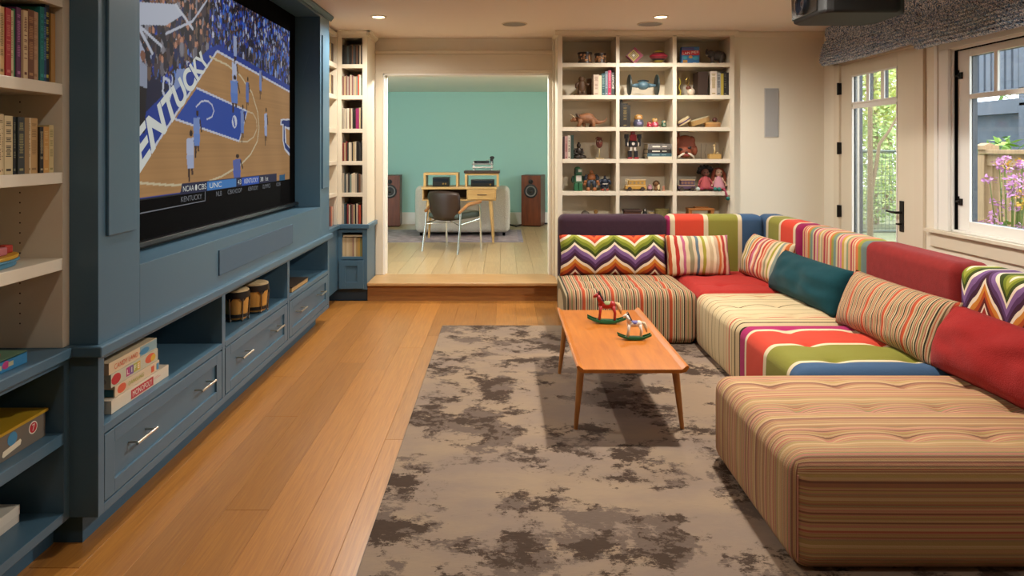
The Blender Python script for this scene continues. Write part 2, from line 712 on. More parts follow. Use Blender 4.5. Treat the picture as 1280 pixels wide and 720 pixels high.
# the raised room
struct('wall_back', MB().box(-3.1, 2.7, 11.0, 11.15, 0, 2.4), TEAL)
struct('wall_left', MB().box(-3.1, -3.0, 6.6, 11.0, 0, 2.4), TEAL)
m = MB()
m.box(2.6, 2.75, 6.6, 7.4, 0, 2.4)
m.box(2.6, 2.75, 10.0, 11.0, 0, 2.4)
m.box(2.6, 2.75, 7.4, 10.0, 0, .55)
m.box(2.6, 2.75, 7.4, 10.0, 2.12, 2.4)
struct('wall_right', m, TEAL)
m = MB()
m.box(2.58, 2.7, 7.35, 7.42, .5, 2.17); m.box(2.58, 2.7, 9.98, 10.05, .5, 2.17)
m.box(2.58, 2.7, 7.35, 10.05, .5, .57); m.box(2.58, 2.7, 7.35, 10.05, 2.1, 2.17)
m.box(2.62, 2.68, 8.66, 8.74, .5, 2.17)
struct('window_3', m, WHITE)
struct('baseboard_back', MB().box(-3.0, 2.6, 10.975, 11.0, FB, FB + .19).box(-3.0, 2.6, 10.968, 11.0, FB + .165, FB + .18), WHITE)
# casing of the wide opening
m = MB()
m.box(OX0 - .07, OX0, 6.575, 6.6, FB, OZ + .0)
m.box(OX1, OX1 + .03, 6.575, 6.6, FB, OZ)
m.box(OX0 - .07, OX1 + .035, 6.575, 6.6, OZ, OZ + .185)
m.box(OX0 - .07, OX1 + .035, 6.555, 6.6, OZ + .185, OZ + .215)
m.box(OX0 - .07, OX1 + .035, 6.567, 6.6, OZ + .02, OZ + .03)
struct('trim_1', m, CREAM, bevel=.003)
m = MB()
m.box(OX0, OX0 + .018, 6.585, 6.735, FB, OZ)
m.box(OX1 - .018, OX1, 6.585, 6.735, FB, OZ)
m.box(OX0, OX1, 6.585, 6.735, OZ - .018, OZ)
m.box(OX0 + .018, OX0 + .03, 6.64, 6.68, FB, OZ - .018)
struct('trim_2', m, WHITE, bevel=.002)
struct('trim_3', MB().prism([(6.24, H), (6.24, H - .05), (6.235, H - .05), (6.20, H - .012), (6.20, H)], 0, 2.09, 2.9), CREAM)

# ------------------------------------------------------------------ ceiling fittings
LENS = mat('lamp_lens', '#ffffff', .4, emit='#ffd9a0', es=9)
RINGM = mat('lamp_ring', '#cdbfab', .5)
def downlight(x, y, label, watts):
    t = thing('recessed_light', label, 'ceiling light', (x, y, H), group='recessed ceiling lights')
    MB().lathe([(.048, -.001), (.05, -.006), (.064, -.004), (.066, 0)], n=28).build('trim_ring', RINGM, t, local=True, smooth=True)
    MB().lathe([(.0475, -.0012), (.0475, -.004), (.03, -.005), (.001, -.0055)], n=24).build('lens', LENS, t, local=True, smooth=True)
    l = bpy.data.lights.new('downlight', 'SPOT')
    l.energy = watts
    l.color = (1, .945, .855)
    l.spot_size = R(168)
    l.spot_blend = .6
    l.shadow_soft_size = .045
    o = bpy.data.objects.new('downlight_lamp', l)
    COL.objects.link(o)
    o.parent = t
    o.location = (0, 0, -.02)
downlight(-1.0, 5.52, 'small round recessed ceiling light above the corner shelves', LAMP * .8)
downlight(1.265, 5.52, 'small round recessed ceiling light above the toy bookcase', LAMP * .75)
for x, y, f, lab in ((-1.0, 3.4, .5, 'round recessed ceiling light over the bare floor beside the screen'), (1.15, 3.45, 1.6, 'round recessed ceiling light over the coffee table and sofa'),
                     (-.8, 1.2, .14, 'round recessed ceiling light over the floor nearest the cream shelves'), (1.265, 1.2, .2, 'round recessed ceiling light over the near end of the rug')):
    downlight(x, y, lab, LAMP * f)
def ceiling_speaker(x, y, label):
    t = thing('ceiling_speaker', label, 'speaker', (x, y, H))
    MB().lathe([(.098, -.001), (.1, -.006), (.108, -.005), (.11, 0)], n=32).build('rim', RINGM, t, local=True, smooth=True)
    MB().lathe([(.098, -.001), (.098, -.004), (.001, -.005)], n=32).build('grille', mat('speaker_grille', '#94908e', .8, bump=.5, bscale=800), t, local=True)
ceiling_speaker(.095, 5.84, 'round grey in-ceiling speaker grille above the wide opening')
ceiling_speaker(1.245, 5.84, 'round grey in-ceiling speaker grille near the top of the toy bookcase')
t = thing('wall_speaker', 'tall pale grey in-wall speaker grille on the plain cream wall', 'speaker', (2.43, 6.24, 1.7))
MB().box(2.368, 2.497, 6.233, 6.24, 1.475, 1.92).build('frame', mat('speaker_frame', '#c2c0bb', .5), t, bevel=.001)
MB().box(2.374, 2.491, 6.231, 6.234, 1.481, 1.914).build('grille', mat('wall_grille', '#a9a9a8', .8, bump=.4, bscale=900), t)

# ------------------------------------------------------------------ screen wall, left
XF = -1.389          # face of the screen wall
XR = -1.4875         # face of the shelves each side of it
Y0, Y1 = 2.36, 5.49
XW = -1.868
def shaker_drawer(parent, y0, y1, z0, z1, xf, handles):
    m = MB()
    s = .062
    m.box(xf - .018, xf, y0, y0 + s, z0, z1); m.box(xf - .018, xf, y1 - s, y1, z0, z1)
    m.box(xf - .018, xf, y0 + s, y1 - s, z0, z0 + s * .8); m.box(xf - .018, xf, y0 + s, y1 - s, z1 - s * .8, z1)
    d = m.build('drawer', BLUE, parent, bevel=.0015)
    MB().box(xf - .018, xf - .010, y0 + s, y1 - s, z0 + s * .8, z1 - s * .8).build('drawer_panel', BLUE, d)
    for hy, hz in handles:
        h = MB()
        h.cyl((xf + .03, hy - .075, hz), (xf + .03, hy + .075, hz), .0055, n=10)
        for q in (-.06, .06):
            h.cyl((xf - .012, hy + q, hz), (xf + .03, hy + q, hz), .0045, n=8)
        h.build('handle', STEEL, d, smooth=True)
bc = thing('base_cabinet', 'long blue base cabinet with three open cubbies and wide drawers under the screen', 'cabinet', (-1.6, 3.92, 0))
bays = [(2.395, 3.40), (3.44, 4.43), (4.47, 5.45)]
ZB, ZT = .105, .66
m = MB()
m.box(XW, XF, Y0, 2.395, ZB, ZT); m.box(XW, XF, 3.40, 3.44, .39, ZT); m.box(XW, XF, 4.43, 4.47, .39, ZT); m.box(XW, XF, 5.45, Y1, ZB, ZT)
for a, b in bays:
    m.box(XF - .02, XF, a, b, .641, ZT)
    m.box(XW, XF, a, b, .379, .408)
m.box(XW, XF, 2.395, 5.45, ZB, .135)
m.box(XF - .06, XF - .02, 2.395, 5.45, .135, .379)
m.box(XF - .02, XF, 3.405, 3.435, .135, .39); m.box(XF - .02, XF, 4.435, 4.465, .135, .39)
m.build('carcass', BLUE, bc, bevel=.0015)
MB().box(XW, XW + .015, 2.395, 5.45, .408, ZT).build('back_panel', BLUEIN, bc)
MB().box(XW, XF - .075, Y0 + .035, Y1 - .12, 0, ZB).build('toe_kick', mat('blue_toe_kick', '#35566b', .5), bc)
for (a, b), hs in zip(bays, ([2.63, 3.18], [3.67, 4.2], [4.70, 5.22])):
    shaker_drawer(bc, a + .004, b - .001, .141, .372, XF, [(q, .275) for q in hs])
m = MB()
m.box(XW, XF + .026, Y0 - .026, Y1 + .03, .66, .697)
tag(m.build('countertop', BLUE, bevel=.005, loc=(-1.6, 3.92, .66)), 'long blue countertop ledge running below the screen surround', 'countertop')
# surround
su = thing('screen_surround', 'blue panelled surround with deep recess framing the big screen', 'wall unit', (-1.6, 3.92, .697))
RY0, RY1, RZ0, RZ1 = 2.63, 5.22, .928, 2.372
m = MB()
m.box(XW, XF, Y0, RY0, .697, 2.39); m.box(XW, XF, RY1, Y1, .697, 2.39)
m.box(XW, XF, RY0, RY1, .697, RZ0); m.box(XW, XF, RY0, RY1, RZ1, 2.39)
m.build('frame', BLUE, su, bevel=.0015)
MB().box(XW, -1.592, RY0, RY1, RZ0, RZ1).build('recess_back', mat('dark_recess', '#15191b', .6), su)
for a, b in ((2.405, 2.585), (5.262, 5.452)):
    MB().box(XF, XF + .011, a, b, 1.065, 2.24).build('side_panel', BLUE, su, bevel=.003)
m = MB().box(XF, XF + .007, 3.355, 4.525, .75, .875)
g = m.build('speaker_panel', GRILLE, su, bevel=.002)
g['label'] = 'cloth covered speaker panel below the recess'
m = MB()
m.prism([(XF, 2.39), (XF + .012, 2.39), (XF + .016, 2.40), (XF + .03, 2.415), (XF + .03, H), (XF, H)], 1, Y0 - .03, Y1 + .03)
m.box(XW, XF, Y0, Y1, 2.39, H)
m.build('crown_molding', BLUE, su, bevel=.001)

# ---- projection screen and what is on it
SY0, SY1, SZ0, SZ1 = 2.70, 5.07, 1.145, 2.235
ps = thing('projection_screen', 'large projection screen showing a basketball game in the blue recess', 'screen', (-1.58, 3.9, .94))
m = MB()
m.box(-1.592, -1.5755, RY0, SY0, .955, RZ1); m.box(-1.592, -1.5755, SY1, 5.205, .955, RZ1)
m.box(-1.592, -1.5755, SY0, SY1, .955, SZ0); m.box(-1.592, -1.5755, SY0, SY1, SZ1, RZ1)
m.build('masking', BLACK, ps)
MB().box(-1.592, -1.545, RY0, 5.2, .95, .97).build('bottom_bar', mat('black_bar', '#101012', .3), ps, bevel=.003)
UV0, UW, VH = 2.96, 2.11, 1.09
def inside(poly, u, v):
    c = False
    j = len(poly) - 1
    for i in range(len(poly)):
        a, b = poly[i], poly[j]
        if (a[1] > v) != (b[1] > v) and u < (b[0] - a[0]) * (v - a[1]) / (b[1] - a[1]) + a[0]:
            c = not c
        j = i
    return c
def seg_d(p, a, b):
    ax, ay, bx, by = a[0] * 1.93, a[1], b[0] * 1.93, b[1]
    px, py = p[0] * 1.93, p[1]
    dx, dy = bx - ax, by - ay
    t = max(0, min(1, ((px - ax) * dx + (py - ay) * dy) / (dx * dx + dy * dy + 1e-12)))
    return math.hypot(px - ax - t * dx, py - ay - t * dy)
import numpy as np
NU, NV = 440, 230
def paint_screen():
    us = np.linspace((SY0 - UV0) / UW, (SY1 - UV0) / UW, NU)
    vs = np.linspace(0, 1, NV)
    U, V = np.meshgrid(us, vs)
    C = np.zeros((NV, NU, 3))
    r = np.random.RandomState(5)
    def pin(poly):
        c = np.zeros(U.shape, bool)
        j = len(poly) - 1
        for i in range(len(poly)):
            a, b = poly[i], poly[j]
            if a[1] != b[1]:
                k = ((a[1] > V) != (b[1] > V)) & (U < (b[0] - a[0]) * (V - a[1]) / (b[1] - a[1]) + a[0])
                c ^= k
            j = i
        return c
    def fill(poly, col):
        C[pin(poly)] = lin(col)[:3]
    def blob(u, v, ru, rv, col):
        k = ((U - u) / ru) ** 2 + ((V - v) / rv) ** 2 < 1
        C[k] = lin(col)[:3]
    def dist(a, b):
        ax, ay, bx, by = a[0] * 1.93, a[1], b[0] * 1.93, b[1]
        dx, dy = bx - ax, by - ay
        px, py = U * 1.93, V
        t = np.clip(((px - ax) * dx + (py - ay) * dy) / (dx * dx + dy * dy + 1e-12), 0, 1)
        return np.hypot(px - ax - t * dx, py - ay - t * dy)
    def line(pts, col, w=.005):
        for a, b in zip(pts, pts[1:]):
            C[dist(a, b) < w] = lin(col)[:3]
    C[:] = lin('#101a3c')[:3]
    pal = ['#1b3fae', '#2d62d8', '#4f86e0', '#0f1c52', '#1a1c2c', '#a8b4d8', '#5a6a9c', '#2a2c40', '#1c2038', '#14162a', '#2146b8', '#3a73e0', '#15152a', '#23306a', '#c8d0ea', '#1a3a98', '#0e1228']
    for i in range(4200):                                        # the stands
        u, v = r.uniform(-.13, 1.02), r.uniform(.5, 1.02)
        s = r.uniform(.5, 1)
        near = 1.25 - .5 * (v - .5)
        blob(u, v, .0065 * s * near, .02 * s * near, pal[r.randint(len(pal))])
        blob(u, v + .03 * s * near, .004 * s * near, .009 * near * s, ['#8a6a60', '#3a2620', '#6a4a42', '#1c1512'][r.randint(4)])
    dark = ['#15131c', '#22202c', '#2e2a38', '#4b4048', '#1a2a5c', '#6e6c78', '#8c8a94', '#1b1824', '#6a564a', '#14182c']
    for i in range(420):                                         # the people courtside, left
        u = r.uniform(-.13, .34)
        v = .40 + (u + .13) * .62 + r.uniform(0, .26)
        blob(u, v, .009, .035, dark[r.randint(len(dark))])
        blob(u, v + .038, .006, .014, ['#c98f73', '#3a2620', '#8a5c48'][r.randint(3)])
    for i in range(160):                                         # far sideline
        u = r.uniform(.5, 1.0)
        v = .70 - (u - .4) * .17 + r.uniform(0, .1)
        blob(u, v, .006, .03, (dark + pal)[r.randint(20)])
    fill([(-.14, -.01), (-.14, .16), (.346, .703), (.40, .735), (1.02, .63), (1.02, -.01)], '#153c9c')
    fill([(-.14, .015), (-.14, -.075), (.011, .124), (.389, .698), (1.01, .589), (1.01, .0)], '#b98a55')
    k = pin([(-.14, .015), (-.14, -.075), (.011, .124), (.389, .698), (1.01, .589), (1.01, .0)])
    grain = np.repeat(r.uniform(.93, 1.05, (NV // 2 + 1, 1)), 2, 0)[:NV] * (1 + .04 * np.sin(U * 37 + V * 9))
    C[k] *= grain[k][:, None] if grain.ndim == 2 else 1
    line([(-.1, -.04), (.011, .127), (.392, .70), (1.01, .591)], '#d8dcec', .006)
    fill([(.273, .493), (.603, .419), (.542, .248), (.163, .337)], '#1c4cae')
    line([(.273, .493), (.603, .419), (.542, .248), (.163, .337)], '#d8dcec', .005)
    line([(.603, .419), (.65, .41), (.678, .375), (.683, .325), (.655, .275), (.60, .245), (.542, .248)], '#d9c39c', .004)
    line([(.346, .66), (.46, .645), (.548, .61), (.64, .53), (.688, .423), (.70, .33), (.685, .25), (.63, .175), (.548, .115), (.42, .065), (.291, .035), (.13, .05), (-.1, .09)], '#e0cfa8', .005)
    line([(.27, .405), (.30, .435), (.335, .44), (.36, .425), (.372, .395), (.36, .365), (.33, .35)], '#d8dcec', .004)
    a = np.hypot((U - .508) * 1.93, V - .352)
    C[(a < .034)] = lin('#dfe3f0')[:3]
    C[(a < .028) & (np.sin(U * 260 + V * 60) > .2)] = lin('#1c4cae')[:3]
    fill([(.905, .40), (1.01, .41), (1.01, .33), (.955, .345), (.965, .24), (1.01, .215), (1.01, .15), (.945, .2), (.925, .26), (.925, .36), (.9, .36)], '#dfe3f0')
    fill([(.915, .392), (1.01, .40), (1.01, .35), (.945, .355), (.95, .25), (1.01, .2), (1.01, .17), (.95, .212), (.935, .26), (.935, .37), (.912, .37)], '#17357c')
    # hoop and backboard support
    fill([(-.14, .72), (-.14, .80), (.011, .79), (.167, .845), (.20, .81), (.12, .735), (.011, .70)], '#c9cfdf')
    line([(.167, .84), (.25, .765)], '#d5d9e6', .008)
    line([(.0, .70), (.06, .60)], '#c9cfdf', .009); line([(.0, .7), (.1, .64)], '#c9cfdf', .007)
    fill([(-.01, .42), (.03, .60), (.0, .66), (-.05, .62), (-.06, .42)], '#aeb7cf')
    line([(.12, .70), (.25, .80), (.33, .93)], '#c9cfdf', .006)
    line([(.13, .40), (.105, .45), (.11, .51), (.135, .50), (.14, .44), (.13, .40)], '#cfd5e6', .007)
    fill([(.15, .45), (.17, .56), (.21, .57), (.225, .47), (.19, .49)], '#8b9fd0')
    # referee at the left and the players: head, shirt, legs
    def player(u, v0, v1, shirt, shorts, w=.016):
        h = v1 - v0
        blob(u + .004, v1 - .05 * h, w * .42, .065 * h, '#2c1a14')
        fill([(u - w, v1 - .16 * h), (u + w, v1 - .13 * h), (u + w * .9, v0 + .5 * h), (u - w * .9, v0 + .5 * h)], shirt)
        fill([(u - w, v0 + .52 * h), (u + w, v0 + .52 * h), (u + w * .9, v0 + .25 * h), (u - w * .7, v0 + .25 * h)], shorts)
        fill([(u - w * .6, v0 + .26 * h), (u - w * .05, v0 + .26 * h), (u - w * .1, v0), (u - w * .5, v0)], '#3c251c')
        fill([(u + w * .15, v0 + .26 * h), (u + w * .7, v0 + .26 * h), (u + w * .8, v0 + .03), (u + w * .35, v0 + .03)], '#4a2f24')
        line([(u + w, v1 - .2 * h), (u + w * 1.5, v1 - .42 * h)], '#3c251c', .007)
    fill([(.0, .27), (.03, .27), (.035, .40), (.04, .48), (.005, .50), (-.01, .40)], '#17161c')
    fill([(.0, .46), (.04, .45), (.04, .54), (.012, .56)], '#9aa3b8')
    blob(.022, .58, .010, .022, '#8a5c48')
    player(.238, .055, .29, '#c3cbe6', '#b4bfdf', .02)
    player(.272, .165, .385, '#7f9bd6', '#6f92d6', .018)
    player(.507, .50, .70, '#c3cbe6', '#b4bfdf', .017)
    player(.506, .40, .60, '#6d8fd4', '#5d85d2', .026)
    player(.512, .66, .84, '#aab6d8', '#9fb0d8', .013)
    player(.603, .42, .61, '#6378b4', '#5d79c0', .012)
    player(.712, .50, .70, '#8796c4', '#7c92cc', .011)
    player(.759, .225, .455, '#b9c3e2', '#a9b6dc', .013)
    player(.565, .24, .45, '#7f95cc', '#6d8ccc', .013)
    player(.525, .0, .175, '#5b6db4', '#5268ba', .028)
    # score bar
    fill([(-.14, -.01), (-.14, .006), (.194, .006), (.86, .004), (1.01, .0), (1.01, -.01)], '#0c0d11')
    fill([(.185, -.01), (.195, .05), (.862, .05), (.862, -.01)], '#101c44')
    fill([(.33, .004), (.33, .048), (.52, .048), (.52, .004)], '#3f86cf')
    fill([(.56, .004), (.56, .048), (.70, .048), (.70, .004)], '#1c58c4')
    fill([(.89, -.01), (.89, .035), (.95, .04), (.95, -.01)], '#1c5f86')
    return np.clip(C, 0, 1)
img = paint_screen()
YY, ZZ = np.meshgrid(np.linspace(SY0, SY1, NU), np.linspace(SZ0, SZ1, NV))
me = bpy.data.meshes.new('picture')
off = ps.location
co = np.stack([np.full(YY.shape, -1.5745 - off.x), YY - off.y, ZZ - off.z], -1).reshape(-1, 3)
idx = np.arange(NU * NV).reshape(NV, NU)
q = np.stack([idx[:-1, :-1], idx[:-1, 1:], idx[1:, 1:], idx[1:, :-1]], -1).reshape(-1, 4)
me.vertices.add(len(co)); me.vertices.foreach_set('co', co.astype(np.float32).ravel())
me.loops.add(q.size); me.loops.foreach_set('vertex_index', q.ravel().astype(np.int32))
me.polygons.add(len(q)); me.polygons.foreach_set('loop_start', np.arange(0, q.size, 4, dtype=np.int32))
me.update(calc_edges=True)
at = me.color_attributes.new('picture', 'FLOAT_COLOR', 'POINT')
at.data.foreach_set('color', np.concatenate([img.reshape(-1, 3), np.ones((NU * NV, 1))], 1).astype(np.float32).ravel())
PIC = bpy.data.materials.new('projected_picture')
PIC.use_nodes = True
n, l = PIC.node_tree.nodes, PIC.node_tree.links
b = n['Principled BSDF']
b.inputs['Base Color'].default_value = (.02, .02, .02, 1)
b.inputs['Roughness'].default_value = .9
b.inputs['Specular IOR Level'].default_value = .05
av = n.new('ShaderNodeAttribute')
av.attribute_name = 'picture'
l.new(av.outputs['Color'], b.inputs['Emission Color'])
PICE = .52
b.inputs['Emission Strength'].default_value = PICE
me.materials.append(PIC)
pic = bpy.data.objects.new('picture', me)
COL.objects.link(pic)
pic.parent = ps
def S(u, v):
    return (-1.5735, UV0 + u * UW, SZ0 + v * VH)
LET = mat('screen_white', '#050505', .8, emit='#dfe3dc', es=.58)
LETG = mat('screen_grey', '#050505', .8, emit='#7d828c', es=.5)
mb = MB()
def persp_word(mb, body, b0, b1, t0, t1, ratio):
    """letters shrink towards the far end of the court"""
    vs, fs, _ = text_polys(body, fat=.035)
    out = []
    for a, b in vs:
        s = a * ratio / (1 - a + a * ratio)          # far end squeezed when ratio > 1
        lo = (b0[0] + (b1[0] - b0[0]) * s, b0[1] + (b1[1] - b0[1]) * s)
        hi = (t0[0] + (t1[0] - t0[0]) * s, t0[1] + (t1[1] - t0[1]) * s)
        out.append(S(lo[0] + (hi[0] - lo[0]) * b, lo[1] + (hi[1] - lo[1]) * b))
    mb.add(out, fs)
persp_word(mb, 'KENTUCKY', (-.074, -.021), (.352, .632), (-.085, .172), (.293, .676), 1.6)
mb.build('court_lettering', LET, ps)
for body, u0, u1 in (('NCAA', .20, .256), ('CBS', .280, .325), ('UNC', .345, .42), ('43', .53, .555), ('KENTUCKY', .58, .69), ('38', .71, .735), ('1st', .755, .78)):
    word(MB(), body, S(u0, .012), S(u1, .012), S(u0, .038), S(u1, .038)).build('score_lettering', LET, ps)
MB().ell(S(.268, .025), (.0004, .012, .016), 14, 8).build('ball_mark', LET, ps)
for body, u0, u1 in (('KENTUCKY', .19, .30), ('NLB', .385, .42), ('CBKHOOP', .46, .56), ('KENTUCKY', .61, .69), ('OLYMPICS', .73, .80), ('KOUN', .86, .9)):
    word(MB(), body, S(u0, -.033), S(u1, -.033), S(u0, -.009), S(u1, -.009)).build('ticker_lettering', LETG, ps)
mb = MB()
mb.add([S(-.1, -.055), S(.32, -.047), S(.32, -.043), S(-.1, -.05)], [(0, 1, 2, 3)])
mb.add([S(.317, -.045), S(.32, -.045), S(.32, .0), S(.317, .0)], [(0, 1, 2, 3)])
mb.build('ticker_rule', LETG, ps)

# ------------------------------------------------------------------ near left shelves
def shelf_unit_x(name, label, xf, xb, y0, y1, z0, z1, edges, shelves, m, crown=True):
    """shelves facing +X between two Y ends; edges: widths of the end stiles"""
    t = thing(name, label, 'bookcase', ((xf + xb) / 2, (y0 + y1) / 2, z0))
    f = MB()
    f.box(xb, xf, y0, y0 + edges[0], z0, z1); f.box(xb, xf, y1 - edges[1], y1, z0, z1)
    f.box(xb, xf, y0 + edges[0], y1 - edges[1], shelves[-1][1], z1)
    f.build('frame', m, t, bevel=.0015)
    MB().box(xb, xb + .012, y0 + edges[0], y1 - edges[1], z0, z1).build('back_panel', m, t)
    for za, zb in shelves[:-1]:
        MB().box(xb + .012, xf, y0 + edges[0], y1 - edges[1], za, zb).build('shelf', m, t, bevel=.002)
    return t
NY0 = 1.25
nb = shelf_unit_x('bookcase', 'cream bookcase beside the screen wall holding paperbacks and a toy boat', XR, XW, NY0, Y0, .697, H, (.04, .036),
    [(.961, 1.0014), (1.2535, 1.291), (1.5515, 1.5895), (1.847, 1.847)], CREAM)
m = MB()                                                        # shelf-pin holes in the side
for z in np.arange(.78, 1.84, .034):
    m.cyl((-1.632, Y0 - .037, z), (-1.632, Y0 - .0362, z), .0028, n=6)
    m.cyl((-1.80, Y0 - .037, z), (-1.80, Y0 - .0362, z), .0028, n=6)
m.build('pin_holes', mat('hole_dark', '#2a2018', .9), nb, kind='stuff')
bn = thing('base_cabinet', 'open blue base cabinet with two cubbies under the cream bookcase', 'cabinet', (-1.68, 1.8, 0))
m = MB()
m.box(XW, XR, NY0, NY0 + .04, ZB, ZT); m.box(XW, XR, 2.33, Y0, ZB, ZT)
m.box(XR - .02, XR, NY0 + .04, 2.33, .638, ZT); m.box(XW, XR, NY0 + .04, 2.33, ZB, .137)
m.build('carcass', BLUE, bn, bevel=.0015)
MB().box(XW, XR, NY0 + .04, 2.33, .369, .408).build('shelf', BLUE, bn, bevel=.002)
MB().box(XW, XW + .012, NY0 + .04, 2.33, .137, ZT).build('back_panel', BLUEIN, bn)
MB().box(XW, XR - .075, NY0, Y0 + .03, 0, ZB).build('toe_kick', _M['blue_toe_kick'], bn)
tag(MB().box(XW, XR + .026, NY0, Y0 - .027, .66, .697).build('countertop', BLUE, bevel=.005, loc=(-1.68, 1.8, .66)), 'blue countertop under the cream bookcase, holding a bright blue game box', 'countertop')

# ------------------------------------------------------------------ far left corner shelves
YC = 6.18
lb = shelf_unit_x('bookcase', 'narrow cream shelves on the side wall between screen surround and corner', XR, XW, Y1, YC, .692, 2.41, (.03, .03),
    [(.945, .975), (1.227, 1.26), (1.51, 1.55), (1.81, 1.85), (2.087, 2.13), (2.37, 2.37)], CREAM)
m = MB().box(XW, XR, Y1, YC, ZB, .655)
bl = thing('base_cabinet', 'short blue base cabinet in the dark corner past the screen wall', 'cabinet', (-1.68, 5.83, 0))
m.build('carcass', BLUE, bl, bevel=.002)
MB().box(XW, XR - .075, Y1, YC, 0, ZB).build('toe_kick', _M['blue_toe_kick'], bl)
cb = thing('bookcase', 'tall narrow cream corner bookcase filled with discs and books', 'bookcase', (-1.36, 6.38, .692))
CX0, CX1 = XR + .001, -1.222
ox0, ox1 = -1.452, -1.265
m = MB()
m.box(CX0, ox0, YC, 6.58, .692, 2.43); m.box(ox1, CX1, YC, 6.58, .692, 2.43); m.box(ox0, ox1, YC, 6.58, 2.37, 2.43)
m.build('frame', CREAM, cb, bevel=.0015)
MB().box(ox0, ox1, 6.5, 6.51, .692, 2.37).build('back_panel', mat('shelf_back', '#b6a68c', .6), cb)
CSH = [.692, .975, 1.26, 1.55, 1.85, 2.13]
for z in CSH[1:]:
    MB().box(ox0, ox1, YC, 6.5, z - .036, z).build('shelf', CREAM, cb, bevel=.0015)
m = MB()
m.prism([(YC, 2.385), (YC - .008, 2.385), (YC - .012, 2.395), (YC - .03, 2.415), (YC - .03, H), (YC, H)], 0, CX0, CX1 + .03)
m.prism([(CX1, 2.385), (CX1 + .008, 2.385), (CX1 + .012, 2.395), (CX1 + .03, 2.415), (CX1 + .03, H), (CX1, H)], 1, YC - .03, 6.57)
m.build('crown_molding', CREAM, cb)
bb = thing('base_cabinet', 'small blue corner cabinet with panelled door below pale spined books', 'cabinet', (-1.36, 6.38, 0))
m = MB()
m.box(CX0, ox0 + .002, YC, 6.58, ZB, .655); m.box(ox1 - .001, CX1, YC, 6.58, ZB, .655)
m.box(ox0, ox1, YC, 6.5, .375, .400); m.box(ox0, ox1, YC, 6.5, .618, .655)
m.box(ox0, ox1, YC + .02, 6.5, ZB, .375)
m.build('carcass', BLUE, bb, bevel=.0015)
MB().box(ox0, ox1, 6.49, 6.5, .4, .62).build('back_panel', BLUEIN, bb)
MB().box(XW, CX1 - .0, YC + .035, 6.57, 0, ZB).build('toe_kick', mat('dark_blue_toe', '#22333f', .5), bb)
dx0, dx1, dz0, dz1 = -1.472, -1.252, .115, .368
m = MB()
m.box(dx0, dx0 + .058, YC - .016, YC, dz0, dz1); m.box(dx1 - .058, dx1, YC - .016, YC, dz0, dz1)
m.box(dx0 + .058, dx1 - .058, YC - .016, YC, dz0, dz0 + .06); m.box(dx0 + .058, dx1 - .058, YC - .016, YC, dz1 - .05, dz1)
d = m.build('door', BLUE, bb, bevel=.002)
MB().box(dx0 + .058, dx1 - .058, YC - .006, YC, dz0 + .06, dz1 - .05).build('door_panel', BLUE, d)
m = MB()
m.box(XW, XR + .026, Y1 + .031, YC - .027, .655, .692); m.box(XW, CX1 + .022, YC - .027, 6.574, .655, .692)
tag(m.build('countertop', BLUE, bevel=.004, loc=(-1.36, 6.38, .655)), 'blue ledge wrapping the corner beneath the narrow cream shelves', 'countertop')

# ------------------------------------------------------------------ toy bookcase, back wall
rb = thing('bookcase', 'wide cream built-in bookcase with three columns of toys and books', 'bookcase', (1.28, 6.35, 0))
cols = [(.532, 1.013), (1.045, 1.523), (1.559, 2.038)]
RSH = [.41, .70, .986, 1.277, 1.565, 1.852, 2.142]
m = MB()
m.box(.491, .532, YC, 6.52, 0, H); m.box(1.013, 1.045, YC, 6.5, 0, 2.40); m.box(1.523, 1.559, YC, 6.5, 0, 2.40); m.box(2.038, 2.077, YC, 6.52, 0, H)
m.box(.532, 2.038, YC, 6.5, 2.379, H)
m.box(.532, 2.038, YC, 6.5, 0, .1)
m.build('frame', CREAM, rb, bevel=.0015)
MB().box(.532, 2.038, 6.5, 6.515, .1, 2.38).build('back_panel', mat('cream_back', '#d6cab4', .55), rb)
for a, b in cols:
    for z in RSH:
        MB().box(a, b, YC + .002, 6.5, z - .036, z).build('shelf', CREAM, rb, bevel=.0015)
m = MB()
pr = [(YC, 2.392), (YC - .006, 2.392), (YC - .012, 2.40), (YC - .03, 2.418), (YC - .03, H), (YC, H)]
m.prism(pr, 0, .465, 2.105)
m.prism([(2.077, 2.392), (2.083, 2.392), (2.09, 2.40), (2.105, 2.418), (2.105, H), (2.077, H)], 1, YC - .0, 6.24)
m.prism([(.491, 2.392), (.487, 2.392), (.48, 2.40), (.465, 2.418), (.465, H), (.491, H)], 1, YC, 6.55)
m.build('crown_molding', CREAM, rb)

